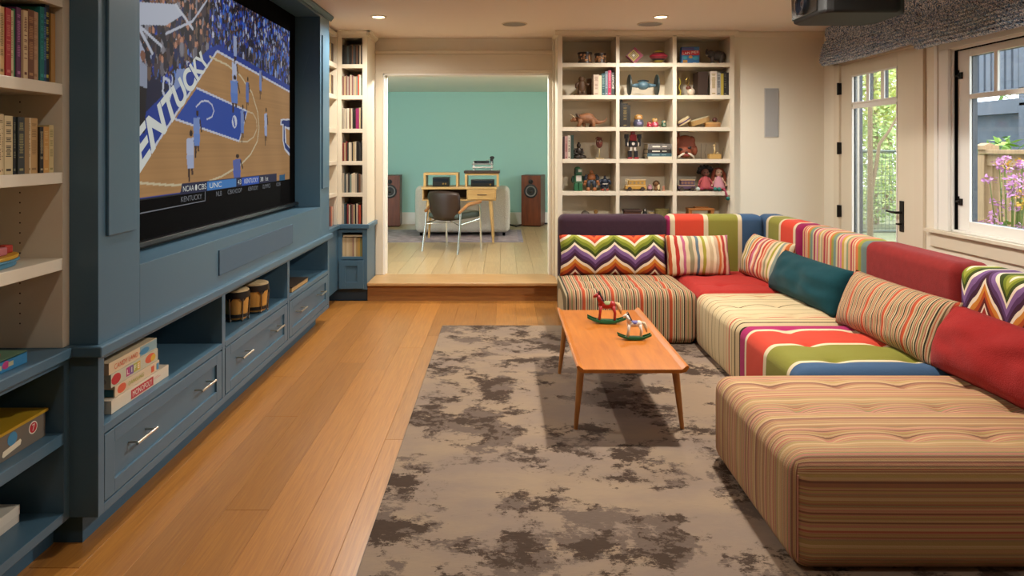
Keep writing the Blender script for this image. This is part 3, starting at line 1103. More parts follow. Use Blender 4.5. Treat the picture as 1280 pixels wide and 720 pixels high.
# ------------------------------------------------------------------ rug
def rug_mat():
    m = bpy.data.materials.new('distressed_rug')
    m.use_nodes = True
    n, l = m.node_tree.nodes, m.node_tree.links
    b = n['Principled BSDF']
    b.inputs['Roughness'].default_value = .95
    b.inputs['Specular IOR Level'].default_value = .1
    t = n.new('ShaderNodeTexCoord')
    def nz(scale, sc, detail, rough=.6, dist=0., off=(0, 0, 0)):
        mp = n.new('ShaderNodeMapping')
        mp.inputs['Scale'].default_value = scale
        mp.inputs['Location'].default_value = off
        l.new(t.outputs['Object'], mp.inputs['Vector'])
        z = n.new('ShaderNodeTexNoise')
        z.inputs['Scale'].default_value = sc
        z.inputs['Detail'].default_value = detail
        z.inputs['Roughness'].default_value = rough
        z.inputs['Distortion'].default_value = dist
        l.new(mp.outputs['Vector'], z.inputs['Vector'])
        return z.outputs['Fac']
    def math_(op, a, b_):
        k = n.new('ShaderNodeMath')
        k.operation = op
        for i, q in enumerate((a, b_)):
            if isinstance(q, (int, float)):
                k.inputs[i].default_value = q
            else:
                l.new(q, k.inputs[i])
        return k.outputs[0]
    def ramp(f, a, b_):
        r = n.new('ShaderNodeMapRange')
        r.inputs['From Min'].default_value = a
        r.inputs['From Max'].default_value = b_
        l.new(f, r.inputs['Value'])
        return r.outputs['Result']
    def mix(f, c1, c2):
        k = n.new('ShaderNodeMix')
        k.data_type = 'RGBA'
        l.new(f, k.inputs['Factor'])
        for q, s in ((c1, 'A'), (c2, 'B')):
            if isinstance(q, str):
                k.inputs[s].default_value = lin(q)
            else:
                l.new(q, k.inputs[s])
        return k.outputs['Result']
    big = nz((1, 1.15, 1), 2.5, 15, .74, .12, (3.1, 1.7, 0))
    streak = nz((7, 150, 1), 3, 3, .6)
    streak2 = nz((9, 240, 1), 3, 2, .6)
    s = math_('MULTIPLY_ADD', math_('SUBTRACT', streak, .5), .13)
    k = n.new('ShaderNodeMath'); k.operation = 'MULTIPLY_ADD'
    l.new(math_('SUBTRACT', streak, .5), k.inputs[0]); k.inputs[1].default_value = .16; l.new(big, k.inputs[2])
    patch = ramp(k.outputs[0], .508, .522)
    dark = ramp(nz((1, 1.3, 1), 3.2, 15, .74, .1, (7.7, 4.2, 0)), .49, .51)
    grey = ramp(nz((1, 2, 1), 1.5, 6, .6, 0, (1.3, 8.2, 0)), .42, .6)
    base = mix(grey, '#8c7a6c', '#9a856f')
    mid = mix(streak2, '#5f5048', '#7a6a5d')
    drk = mix(streak2, '#3d312a', '#554539')
    c = mix(dark, mid, drk)
    c = mix(patch, base, c)
    hs = n.new('ShaderNodeHueSaturation')
    mr = n.new('ShaderNodeMapRange')
    mr.inputs['To Min'].default_value = .88
    mr.inputs['To Max'].default_value = 1.1
    l.new(streak2, mr.inputs['Value'])
    l.new(mr.outputs['Result'], hs.inputs['Value'])
    l.new(c, hs.inputs['Color'])
    l.new(hs.outputs['Color'], b.inputs['Base Color'])
    bp = n.new('ShaderNodeBump')
    bp.inputs['Strength'].default_value = .35
    bp.inputs['Distance'].default_value = .004
    l.new(streak2, bp.inputs['Height'])
    l.new(bp.outputs['Normal'], b.inputs['Normal'])
    return m
tag(MB().box(-.47, 2.05, .75, 5.3, .0005, .011).build('rug', rug_mat(), bevel=.004, loc=(.8, 3, 0)), 'large distressed taupe rug with dark brown patches under the coffee table', 'rug')

# ------------------------------------------------------------------ sofa
SH = .378
random.seed(11)
seq = lambda n, a, b, cols, seed: (lambda r: [(r.uniform(a, b), r.choice(cols)) for _ in range(n)])(random.Random(seed))
LS = [(.016, '#b04a28'), (.005, '#c9a880')] + [(.008, '#a08a6a'), (.0045, '#8e3028'), (.007, '#b59c78'), (.008, '#33331f'), (.007, '#bba580'), (.006, '#7d6045'),
      (.007, '#a88e6a'), (.005, '#a03e30'), (.006, '#b89f78'), (.007, '#6d5a3a'), (.008, '#c4b08c'), (.008, '#282c1e'), (.006, '#a6886a'), (.005, '#9a4834'),
      (.007, '#b89e78'), (.008, '#7d7448'), (.008, '#ae8b69'), (.005, '#8a3028'), (.007, '#bea883'), (.008, '#2b2a1a'), (.008, '#a88c6a'), (.006, '#a85238'),
      (.009, '#b8a07c'), (.007, '#5d5034'), (.008, '#b09070'), (.006, '#93382e')]
MS_L = stripes('fine_stripe_seat', LS, 0, start=.06)
# ottoman: fine warm pinstripes
OC = ['#b48a64', '#be956e', '#a87a58', '#b88a6a', '#9a6c52', '#bb9c70', '#a68a5a', '#ae745a', '#8a5e4a', '#c0a078', '#aa8858', '#b87e68', '#9c8260', '#805a48', '#b0945e', '#a8624e', '#8e8660']
MS_O = stripes('pinstripe_ottoman', seq(88, .0025, .006, OC, 5), 1, uv=True, weave=.2)
# cream seat with sparse threads, then a red stripe near its near end
CR = '#c9b48c'
CS = [(.03, CR), (.004, '#a6412f'), (.04, CR), (.003, '#4a412c'), (.012, '#bfa67c'), (.003, '#4a412c'), (.04, CR)]
def cream_bands():
    # from the near end (y=-.43) to the far end
    b = [(.012, '#bda67c'), (.0055, '#3c3424'), (.022, CR), (.0065, '#3c3424'), (.035, '#c3ab82'), (.0055, '#5d4a30'), (.03, CR), (.016, '#b23a2c'), (.028, CR), (.008, '#c98264'),
         (.05, '#c7b089'), (.0055, '#6b5535'), (.075, CR), (.0055, '#54462c'), (.07, '#ccb891'), (.0055, '#6b5535'), (.06, CR), (.0055, '#54462c'), (.07, '#cbb68f'), (.0055, '#77603c'),
         (.06, CR), (.0055, '#54462c'), (.07, '#cdb993'), (.0065, '#5d4a30'), (.06, CR), (.006, '#b5533c'), (.03, CR), (.0065, '#8a3a2c')]
    s = sum(x for x, _ in b)
    b.append((max(.01, .87 - s), CR))
    return b
MS_C = stripes('cream_stripe_seat', cream_bands(), 1, start=-.432)
MAG, ORG, OLV, BLU, CRM, PUR, RED = '#9c1f57', '#c0402c', '#7d7a2f', '#3a5574', '#d0be9c', '#3c2833', '#a83030'
MS_M = stripes('bold_band_seat', [(.115, BLU), (.028, CRM), (.243, OLV), (.04, CRM), (.245, ORG), (.026, CRM), (.19, MAG)], 1, start=-.418)
T4 = lambda sx, sy, nx, ny: [(sx * ((i + .5) / nx - .5), sy * ((j + .5) / ny - .5)) for i in range(nx) for j in range(ny)]
def seat(label, x0, x1, y0, y1, m, tufts=(3, 2), uvf=False, n=30, name='sofa_section'):
    sx, sy = x1 - x0 - .004, y1 - y0 - .004
    me = rbox_mesh(sx, sy, SH - .012, .062, n, puff=.008, tuft=T4(sx * .9, sy * .9, *tufts) if tufts else None, uvfront=uvf, top_puff=.012)
    o = mesh_obj(name, me, m, loc=((x0 + x1) / 2, (y0 + y1) / 2, .012))
    tag(o, label, 'sofa section', 'sectional sofa seats')
    return o
seat('fine striped sofa seat at the back behind the coffee table', .435, 1.352, 4.755, 5.60, MS_L, (3, 3))
seat('plain red corner sofa seat between striped throw cushions', 1.356, 2.12, 4.755, 5.60, fabric('red_seat', '#a82c26'), (2, 2))
seat('cream sofa seat with thin dark lines and one red stripe', 1.32, 2.13, 3.894, 4.752, MS_C, (3, 3))
seat('sofa seat with bold magenta orange olive and blue bands', 1.32, 2.13, 3.06, 3.890, MS_M, (2, 3))
ot = seat('large tufted pinstriped ottoman chaise nearest the viewer', .925, 2.13, 2.19, 3.052, MS_O, (4, 3), True, 34, 'sofa_section')
m = MB()                                                        # welt along the sewn front edges
x0, x1, y0, zt = .927, 2.128, 2.192, SH
pts = [(x0 + .016, y0 + .010, .05 + .275 * i / 8) for i in range(9)]
m.tube(pts, .0025, 6)
m.build('seam_welt', MS_O, ot, smooth=True)

def back(label, x0, x1, y0, y1, m, r=.055):
    r = min(r, .055)
    sx, sy = x1 - x0 - .004, y1 - y0 - .004
    me = rbox_mesh(sx, sy, .828, r, 16, puff=.006)
    o = mesh_obj('sofa_back_section', me, m, loc=((x0 + x1) / 2, (y0 + y1) / 2, .0))
    return tag(o, label, 'sofa section', 'sectional sofa backs')
BY0, BY1 = 5.604, 5.80
back('dark plum sofa backrest behind the wide chevron cushion', .455, 1.338, BY0, BY1, fabric('plum_back', PUR, vary=.1), .06)
MB_ = stripes('bold_band_back', [(.070, '#a82a5c'), (.036, CRM), (.232, '#cc4630'), (.038, CRM), (.242, '#868238'), (.032, CRM), (.30, BLU)], 0, start=-.442)
back('banded magenta orange olive sofa backrest against the toy bookcase', 1.342, 2.126, BY0, BY1, MB_, .05)
MR_ = stripes('bold_band_side', [(.07, '#8e1f4c'), (.04, CRM), (.225, '#c9432e'), (.036, CRM), (.21, '#868238'), (.045, CRM), (.3, BLU)], 1, start=-.425)
back('banded olive orange magenta sofa backrest rounding the corner by the wall', 2.13, 2.33, 4.945, 5.795, MR_, .085)
sp = ['#b9584a', '#cfae86', '#a83a44', '#c79a72', '#7f8a6a', '#c9b48e', '#b8953f', '#c4738a', '#d0b08c', '#9a2f46', '#bfae8a', '#6f8078', '#8e8a3e', '#c86a3c', '#cdb590']
MSB = stripes('multi_stripe_back', [(w_, c_) for (w_, _), c_ in zip(seq(30, .012, .034, sp, 3), (sp * 2))], 1)
back('narrow multicolour striped sofa backrest below the garden door', 2.13, 2.33, 4.085, 4.94, MSB, .085)
back('plain brick red sofa backrest under the window', 2.13, 2.335, 3.245, 4.08, fabric('brick_back', '#7f2422', vary=.1), .085)

# flame-stitch chevron cloth
def chevron(name, rep_x, amp, bands, period, phase=0., ax=0, az=2, x0=0.):
    m = bpy.data.materials.new(name)
    m.use_nodes = True
    n, l = m.node_tree.nodes, m.node_tree.links
    b = n['Principled BSDF']
    b.inputs['Roughness'].default_value = .9
    b.inputs['Specular IOR Level'].default_value = .15
    t = n.new('ShaderNodeTexCoord')
    s = n.new('ShaderNodeSeparateXYZ')
    l.new(t.outputs['Object'], s.inputs[0])
    def mth(op, a, b_=0., c=0.):
        k = n.new('ShaderNodeMath')
        k.operation = op
        for i, q in enumerate((a, b_, c)):
            if isinstance(q, (int, float)):
                k.inputs[i].default_value = q
            else:
                l.new(q, k.inputs[i])
        return k.outputs[0]
    u = mth('DIVIDE', mth('SUBTRACT', s.outputs[ax], x0), rep_x)
    tri = mth('ABSOLUTE', mth('SUBTRACT', mth('MULTIPLY', mth('FRACT', u), 2.), 1.))       # 1 at the valleys, 0 at the peaks
    w_ = mth('SUBTRACT', mth('MULTIPLY', tri, 2.), 1.)                                      # -1 .. 1
    og = mth('MULTIPLY', mth('SIGN', w_), mth('POWER', mth('ABSOLUTE', w_), 1.6))
    og = mth('ADD', mth('MULTIPLY', og, .62), mth('MULTIPLY', w_, .38))
    v = mth('DIVIDE', mth('ADD', s.outputs[az], mth('MULTIPLY', og, amp)), period)
    f = mth('FRACT', mth('ADD', v, phase))
    r = n.new('ShaderNodeValToRGB')
    r.color_ramp.interpolation = 'CONSTANT'
    L = sum(q for q, _ in bands)
    el = r.color_ramp.elements
    while len(el) < len(bands):
        el.new(.5)
    p = 0.
    for e_, (q, c) in zip(el, bands):
        e_.position = p / L
        p += q
    for e_, (q, c) in zip(el, bands):
        e_.color = lin(c)
    l.new(f, r.inputs['Fac'])
    l.new(r.outputs['Color'], b.inputs['Base Color'])
    weave_bump(n, l, b, t, .3)
    return m
CW = '#dccbb0'
CHB = [(1, '#5a2420'), (1.1, '#a2431f'), (1.2, '#c0782f'), (.9, CW), (1.1, '#3f2232'), (1.1, '#533558'), (1.3, '#7a5a86'), (.9, CW), (1.1, '#39421a'), (1.1, '#6c7424'), (1.2, '#90923a'), (.9, CW),
       (1, '#b8462a'), (1.1, '#c65a30'), (1, '#8e2a22'), (.7, CW)]
CHP = chevron('flame_stitch_cushion', .31, .060, CHB, .405, .026, x0=-.15)
CHV = chevron('flame_stitch_back', .27, .10, CHB, .44, .667, ax=1, az=2, x0=.095)
back('sofa backrest in large flame stitch zigzag cloth by the window sill', 2.13, 2.335, 2.39, 3.24, CHV, .085)

def cushion(label, wd, ht, th, m, loc, rz, lean, roll=0., seed=0, wr=.006):
    o = mesh_obj('cushion', pillow_mesh(wd, ht, th, seed=seed, wr=wr), m, loc=loc, rot=(R(lean), R(roll), R(rz)))
    tag(o, label, 'cushion', 'loose sofa cushions')
    return o
cushion('wide cushion with flame stitch chevrons in purple olive and orange', .845, .325, .17, CHP, (.865, 5.385, SH - .004), 0, -14, 0, 1, .004)
wav = [(.03, '#c6ab84'), (.022, '#b5522f'), (.028, '#d9c3a0'), (.024, '#a93128'), (.026, '#d9c0a4'), (.022, '#b2607a'), (.03, '#d3bd98'), (.03, '#8f8868'), (.022, '#cdb896'), (.022, '#5f7078'), (.026, '#d6c19c'),
       (.024, '#9a9238'), (.03, '#d9c7a4'), (.03, '#c2ad88'), (.02, '#ddcba8'), (.024, '#bda58a'), (.02, '#c46a38'), (.018, '#d9b48c'), (.022, '#a83830'), (.02, '#d9c0a4'), (.022, '#b5627a')]
WV = stripes('wavy_stripe_cushion', wav, 0, start=-.25, wob=.03)
cushion('rectangular cushion with wavy upright stripes against the olive band', .50, .325, .17, WV, (1.53, 5.37, SH - .004), 0, -16, 0, 2)
wv2 = [(.026, '#b8402f'), (.014, '#d9b48c'), (.02, '#c46a50'), (.022, '#cdb896'), (.02, '#8f8868'), (.024, '#d3bd98'), (.016, '#9a9238'), (.02, '#d9c7a4'), (.022, '#7f8a80'), (.02, '#cfae86'), (.024, '#c46a38'), (.016, '#ddcba8'),
       (.02, '#a83830'), (.022, '#b5627a'), (.024, '#d9c0a4'), (.018, '#c7785a'), (.02, '#8a3a50'), (.03, '#d9c3a0')]
WV2 = stripes('warm_stripe_cushion', wv2, 0, start=-.3, wob=.022)
cushion('plump warm striped cushion tucked in the corner behind the teal one', .62, .34, .18, WV2, (1.93, 5.22, SH - .004), -83, -22, 0, 3)
cushion('solid dark teal cushion leaning on the side backrests', .88, .30, .22, fabric('teal_cushion', '#123d44', k=.2), (1.92, 4.48, SH - .004), -87, -24, 0, 4, .010)
fs = LS[2:] + LS[:2]
SC = stripes('fine_stripe_cushion', [(w_ * .8, c_) for w_, c_ in fs], 0, start=-.38)
cushion('long fine striped cushion in front of the brick red backrest', .86, .325, .19, SC, (1.93, 3.53, SH - .004), -87, -23, 0, 5)
cushion('long plain red bolster cushion lying on the pinstriped chaise', .98, .31, .24, fabric('red_cushion', '#8f1e1c', k=.5), (1.97, 2.69, SH - .004), -89, -24, 0, 6, .011)

# ------------------------------------------------------------------ coffee table
TW = wood('table_beech', '#a85c14', '#c0721e', (3, .35, 3), .42, ring=8., coat=.05)
TWL = wood('table_leg_beech', '#a2672f', '#bb8040', (3, 3, .35), .4, ring=8.)
ct = thing('coffee_table', 'low honey wood coffee table with raised side edges on the rug', 'table', (.6, 3.765, 0))
zt = .35
x0, x1, y0, y1 = .342, .858, 3.18, 4.353
prof = [(x0 - .004, zt + .012), (x0 + .004, zt + .018), (x0 + .012, zt + .014), (x0 + .03, zt), (x1 - .03, zt), (x1 - .012, zt + .014), (x1 - .004, zt + .018), (x1 + .004, zt + .012), (x1 - .01, zt - .012), (x1 - .035, zt - .018), (x0 + .035, zt - .018), (x0 + .01, zt - .012)]
MB().prism(prof, 1, y0, y1).build('tabletop', TW, ct, bevel=.0015)
m = MB()
m.box(x0 + .06, x1 - .06, y0 + .16, y0 + .182, zt - .06, zt - .018); m.box(x0 + .06, x1 - .06, y1 - .202, y1 - .18, zt - .06, zt - .018)
m.box(x0 + .05, x0 + .07, y0 + .17, y1 - .19, zt - .06, zt - .018); m.box(x1 - .07, x1 - .05, y0 + .17, y1 - .19, zt - .06, zt - .018)
m.build('apron', TWL, ct)
for tx, ty, bx, by in ((x0 + .03, y0 + .125, .352, 3.338), (x1 - .03, y0 + .125, .870, 3.345), (x0 + .035, y1 - .17, .340, 4.16), (x1 - .03, y1 - .17, .858, 4.19)):
    MB().tube([(tx, ty, zt - .012), (tx, ty, zt - .05), (bx, by, .0115)], [.019, .0185, .010], 12).build('leg', TWL, ct, smooth=True)

def rocking_horse(label, loc, rz, s, body, mane, tail, saddle):
    t = thing('rocking_horse', label, 'toy', loc, rz, 'painted toy rocking horses')
    G = mat('rocker_green', '#0f5a36', .35)
    B = mat('horse_' + body.strip('#'), body, .35)
    q = lambda x, z, y=0.: (x * s, y * s, z * s)
    for sy in (-1, 1):
        pts = []
        for i in range(17):
            a = (i / 16 - .5) * 2
            pts.append(q(a * .5, .012 + .13 * a * a, sy * .10))
        f = MB()
        poly = [(p[0], p[2]) for p in pts]
        top = [(p[0], p[2] + .062 * s) for p in pts][::-1]
        f.prism(poly + top, 1, sy * .10 * s - .018 * s, sy * .10 * s + .018 * s)
        f.build('rocker', G, t, local=True, bevel=.001)
    f = MB()
    for x in (-.33, .33):
        f.cyl(q(x, .08, -.1), q(x, .08, .1), .014 * s, n=8)
    f.box(-.27 * s, .27 * s, -.09 * s, .09 * s, .075 * s, .1 * s)
    f.build('footboard', G, t, local=True)
    f = MB()
    f.ell(q(.0, .47), (.19 * s, .085 * s, .095 * s))
    f.ell(q(-.13, .48), (.095 * s, .08 * s, .105 * s))
    f.ell(q(.14, .48), (.095 * s, .085 * s, .105 * s))
    f.tube([q(-.13, .5), q(-.19, .63), q(-.225, .73)], [.085 * s, .06 * s, .05 * s], 10)
    f.tube([q(-.215, .74), q(-.28, .71), q(-.335, .675)], [.055 * s, .045 * s, .032 * s], 10)
    for sy in (-1, 1):
        f.tube([q(-.15, .46, sy * .05), q(-.17, .28, sy * .06), q(-.19, .10, sy * .07)], [.045 * s, .032 * s, .03 * s], 8)
        f.tube([q(.16, .46, sy * .05), q(.21, .28, sy * .06), q(.20, .10, sy * .07)], [.055 * s, .034 * s, .03 * s], 8)
        f.tube([q(-.215, .78, sy * .03), q(-.21, .83, sy * .035)], [.018 * s, .004 * s], 6)
    f.build('body', B, t, local=True, smooth='all')
    f = MB()
    for i in range(7):
        a = i / 6
        f.ell(q(-.20 + .11 * a, .79 - .22 * a, 0), (.035 * s, .03 * s, .05 * s), 8, 6)
    f.build('mane', mat('mane_' + mane.strip('#'), mane, .7), t, local=True, smooth='all')
    f = MB().tube([q(.21, .53), q(.29, .50), q(.34, .38), q(.37, .24)], [.03 * s, .055 * s, .055 * s, .012 * s], 10)
    f.build('tail', mat('tail_' + tail.strip('#'), tail, .8, bump=.6, bscale=200), t, local=True, smooth='all')
    f = MB()
    f.lathe([(.10, .0), (.10, .02), (.06, .035), (.001, .035)], (0, 0, 0), 14)
    for i, v in enumerate(f.v):
        f.v[i] = (v[0] * s * 1.0 + .01 * s, v[1] * s * .9, (v[2] + .545 - 5.5 * (v[1]) ** 2) * s)
    f.build('saddle', mat('saddle_' + saddle.strip('#'), saddle, .5), t, local=True, smooth=True)
    f = MB()
    f.tube([q(-.255, .70, -.05), q(-.26, .735, 0), q(-.255, .70, .05), q(-.25, .665, 0)], .008 * s, 6, closed=True)
    f.tube([q(-.265, .70, -.05), q(-.19, .64, -.07), q(-.08, .58, -.06)], .006 * s, 6)
    f.build('bridle', mat('bridle_dark', '#20242c', .5), t, local=True)
    return t
rocking_horse('red toy rocking horse with dark mane on green rockers', (.605, 4.02, zt), R(-6), .225, '#a31f1b', '#2a1712', '#d9b787', '#8b8f5c')
rocking_horse('white toy rocking horse with purple saddle on green rockers', (.70, 3.675, zt), R(-3), .178, '#ddd3c6', '#2b2222', '#d8c3a0', '#5f568c')

# ------------------------------------------------------------------ door, window, shades on the right wall
DOORM = mat('door_paint', '#d9cfba', .45)
def glass_mat():
    m = bpy.data.materials.new('window_glass')
    m.use_nodes = True
    n, l = m.node_tree.nodes, m.node_tree.links
    n.remove(n['Principled BSDF'])
    tr = n.new('ShaderNodeBsdfTransparent')
    tr.inputs['Color'].default_value = (.97, .98, .98, 1)
    gl = n.new('ShaderNodeBsdfGlossy')
    gl.inputs['Roughness'].default_value = .02
    fr = n.new('ShaderNodeLayerWeight')
    fr.inputs['Blend'].default_value = .12
    k = n.new('ShaderNodeMath')
    k.operation = 'MULTIPLY_ADD'
    k.inputs[1].default_value = .35
    k.inputs[2].default_value = .02
    l.new(fr.outputs['Fresnel'], k.inputs[0])
    fr = k
    mx = n.new('ShaderNodeMixShader')
    l.new(fr.outputs[0], mx.inputs[0])
    l.new(tr.outputs[0], mx.inputs[1])
    l.new(gl.outputs[0], mx.inputs[2])
    l.new(mx.outputs[0], n['Material Output'].inputs[0])
    return m
GLASS = glass_mat()
XI = 2.91
# trim around the door
m = MB()
m.box(XI - .022, XI, DY1 - .02, DY1 + .075, 0, 2.12)
m.box(XI - .022, XI, DY0 - .095, DY0 + .012, 0, 2.12)
m.box(XI - .022, XI, DY0 - .095, DY1 + .075, DH - .008, DH + .09)
m.box(XI, XI + .16, DY1 - .012, DY1, 0, DH); m.box(XI, XI + .16, DY0, DY0 + .012, 0, DH); m.box(XI, XI + .16, DY0, DY1, DH - .012, DH)
struct('trim_4', m, CREAM, bevel=.002)
dr = bpy.data.objects.new('door_1', None)
COL.objects.link(dr)
dr.location = (XI + .02, 5.38, 0)
dr['kind'] = 'structure'
dy0, dy1, dz0, dz1 = DY0 + .014, DY1 - .016, .01, DH - .016
gy0, gy1, gz0, gz1, gt0, gt1 = 5.076, 5.74, .3, 1.715, 1.744, 1.98
m = MB()
xa, xb = XI - .002, XI + .042
xe, xb = xb, XI + .017
m.box(xa, xb, dy0, gy0, dz0, dz1); m.box(xa, xb, gy1, dy1, dz0, dz1)
m.box(xa, xb, gy0, gy1, gt1, dz1); m.box(xa, xb, gy0, gy1, dz0, gz0)
m.build('door_leaf', DOORM, dr, bevel=.002)
m = MB()
m.box(xb + .007, xe, dy0, gy0 + .004, dz0, dz1); m.box(xb + .007, xe, gy1 - .004, dy1, dz0, dz1)
m.box(xb + .007, xe, gy0 + .004, gy1 - .004, gt1 - .004, dz1); m.box(xb + .007, xe, gy0 + .004, gy1 - .004, dz0, gz0); m.box(xb + .007, xe, gy0 + .004, gy1 - .004, gz1, gt0)
for a in (5.27, 5.485):
    m.box(xb + .007, xe, a, a + .045, gt0, gt1 - .004)
o = m.build('outer_cladding', mat('dark_cladding', '#343c46', .5), dr)
o['label'] = 'dark outdoor cladding of the door'
m = MB()
m.box(xa + .006, xb, gy0, gy1, gz1, gt0)
for a in (5.27, 5.485):
    m.box(xa + .008, xb, a, a + .045, gt0, gt1)
m.build('muntin', WHITE, dr, bevel=.002)
m = MB()
s = .012
for (za, zb) in ((gz0, gz1), (gt0, gt1)):
    m.box(xa - .003, xa + .012, gy0, gy0 + s, za, zb); m.box(xa - .003, xa + .012, gy1 - s, gy1, za, zb)
    m.box(xa - .003, xa + .012, gy0, gy1, za, za + s); m.box(xa - .003, xa + .012, gy0, gy1, zb - s, zb)
m.build('glazing_bead', WHITE, dr, bevel=.001)
for a, b_, za, zb in ((gy0, gy1, gz0, gz1), (gy0, 5.27, gt0, gt1), (5.315, 5.485, gt0, gt1), (5.53, gy1, gt0, gt1)):
    MB().box(XI + .018, XI + .022, a, b_, za, zb).build('pane', GLASS, dr)
m = MB()
m.box(xa - .007, xa, 4.99, 5.04, .765, .99)
hd = m.build('lock_plate', DARKMETAL, dr, bevel=.002)
m = MB()
m.cyl((xa - .006, 5.015, .905), (xa - .05, 5.015, .905), .010, n=10)
m.tube([(xa - .05, 5.015, .905), (xa - .052, 5.06, .906), (xa - .048, 5.135, .908)], [.010, .009, .007], 10)
m.build('lever', DARKMETAL, hd, smooth=True)
m = MB().cyl((xa - .006, 5.02, .82), (xa - .02, 5.02, .82), .008, n=8).box(xa - .03, xa - .016, 5.01, 5.045, .814, .826)
m.build('thumb_turn', DARKMETAL, hd)
for z in (1.885, 1.375, .835):
    MB().cyl((XI - .027, dy1 - .003, z - .052), (XI - .027, dy1 - .003, z + .052), .011, n=10).box(XI - .027, xa, dy1 - .012, dy1 - .001, z - .05, z + .05).build('hinge', DARKMETAL, dr)

# window
m = MB()
m.box(XI - .02, XI, WY1, WY1 + .10, WZ0 - .001, WZ1); m.box(XI - .02, XI, WY0 - .10, WY0, WZ0 - .001, WZ1)
m.box(XI - .028, XI, WY1 + .10, WY1 + .135, WZ0 - .001, WZ1 + .066)
m.box(XI - .02, XI, WY0 - .10, WY1 + .0999, WZ1 + .0004, WZ1 + .065)
m.box(XI - .028, XI, WY0 - .13, WY1 + .135, WZ1 + .0665, WZ1 + .1)
m.box(XI, XI + .16, WY1 - .015, WY1, WZ0, WZ1); m.box(XI, XI + .16, WY0, WY0 + .015, WZ0, WZ1)
m.box(XI, XI + .16, WY0, WY1, WZ1 - .015, WZ1); m.box(XI, XI + .16, WY0, WY1, WZ0 - .01, WZ0 + .012)
struct('trim_5', m, WHITE, bevel=.002)
m = MB()
m.box(XI - .045, XI + .01, WY0 - .2, WY1 + .22, WZ0 - .025, WZ0 - .002)
m.box(XI - .018, XI, WY0 - .17, WY1 + .19, WZ0 - .12, WZ0 - .025)
struct('trim_6', m, CREAM, bevel=.003)
def sash(name, y0, y1):
    s = bpy.data.objects.new(name, None)
    COL.objects.link(s)
    s.location = (XI + .05, (y0 + y1) / 2, WZ0)
    s['kind'] = 'structure'
    xa, xb, xe = XI + .03, XI + .05, XI + .08
    st = .075
    z0, z1 = WZ0 + .014, WZ1 - .02
    a, b_ = y0 + st, y1 - st - .035
    lz0, lz1, gz0, gz1 = 1.715, z1 - .045, z0 + .062, 1.685
    m = MB()
    m.box(xa, xb, y0, a, z0, z1); m.box(xa, xb, b_, y1, z0, z1)
    m.box(xa, xb, a, b_, z0, gz0); m.box(xa, xb, a, b_, lz1, z1); m.box(xa, xb, a, b_, gz1, lz0)
    m.build('sash_frame', WHITE, s, bevel=.003)
    m = MB()
    m.box(xb, xe, y0, a + .004, z0, z1); m.box(xb, xe, b_ - .004, y1, z0, z1)
    m.box(xb, xe, a + .004, b_ - .004, z0, gz0); m.box(xb, xe, a + .004, b_ - .004, lz1, z1); m.box(xb, xe, a + .004, b_ - .004, gz1 + .003, lz0)
    m.build('outer_cladding', mat('dark_cladding', '#343c46', .5), s)['label'] = 'dark outdoor cladding of the sash'
    n_ = 3
    wdt = (b_ - a - .03 * (n_ - 1)) / n_
    m = MB()
    ys = [a + i * (wdt + .03) for i in range(n_)]
    for i in range(1, n_):
        MB().box(xa + .004, xb, ys[i] - .03, ys[i], lz0, lz1).build('muntin', WHITE, s, bevel=.002)
    for q in ys:
        MB().box(xa + .014, xa + .018, q, q + wdt, lz0, lz1).build('pane', GLASS, s)
    MB().box(xa + .014, xa + .018, a, b_, gz0, gz1).build('pane', GLASS, s)
    gs = MB()
    gs.box(XI + .012, XI + .03, y1 - .003, y1 + .004, z0, z1 + .006); gs.box(XI + .012, XI + .03, y0, y1, z1, z1 + .006)
    gs.build('gasket', BLACK, s)
    for z in (1.84, 1.03):
        f = MB()
        f.box(xa - .012, xa, y1 - .05, y1 - .022, z - .022, z + .02).box(xa - .02, xa - .006, y1 - .035, y1 - .005, z - .006, z + .006).cyl((xa - .014, y1 - .03, z + .012), (xa - .014, y1 - .03, z + .035), .005, n=8)
        f.build('latch', DARKMETAL, s)
    return s
sash('window_1', 3.57, 4.45)
sash('window_2', 2.64, 3.54)

# roman shades, folded up
def shade_mat():
    m = bpy.data.materials.new('shade_weave')
    m.use_nodes = True
    n, l = m.node_tree.nodes, m.node_tree.links
    b = n['Principled BSDF']
    b.inputs['Roughness'].default_value = .95
    t = n.new('ShaderNodeTexCoord')
    v = n.new('ShaderNodeTexVoronoi')
    v.inputs['Scale'].default_value = 150
    l.new(t.outputs['Object'], v.inputs['Vector'])
    s = n.new('ShaderNodeSeparateColor')
    l.new(v.outputs['Color'], s.inputs[0])
    r = n.new('ShaderNodeValToRGB')
    r.color_ramp.interpolation = 'CONSTANT'
    el = r.color_ramp.elements
    for p, c in ((0, '#2a3444'), (.20, '#7f95b0'), (.44, '#c4cad4'), (.62, '#5878a0'), (.78, '#dde0e2')):
        e = el[0] if p == 0 else el.new(p)
        e.position = p
        e.color = lin(c)
    el.remove(el[-1]) if len(el) > 5 else None
    l.new(s.outputs[0], r.inputs['Fac'])
    l.new(r.outputs['Color'], b.inputs['Base Color'])
    bp = n.new('ShaderNodeBump')
    bp.inputs['Strength'].default_value = .25
    bp.inputs['Distance'].default_value = .004
    l.new(v.outputs['Distance'], bp.inputs['Height'])
    l.new(bp.outputs['Normal'], b.inputs['Normal'])
    return m
SHM = shade_mat()
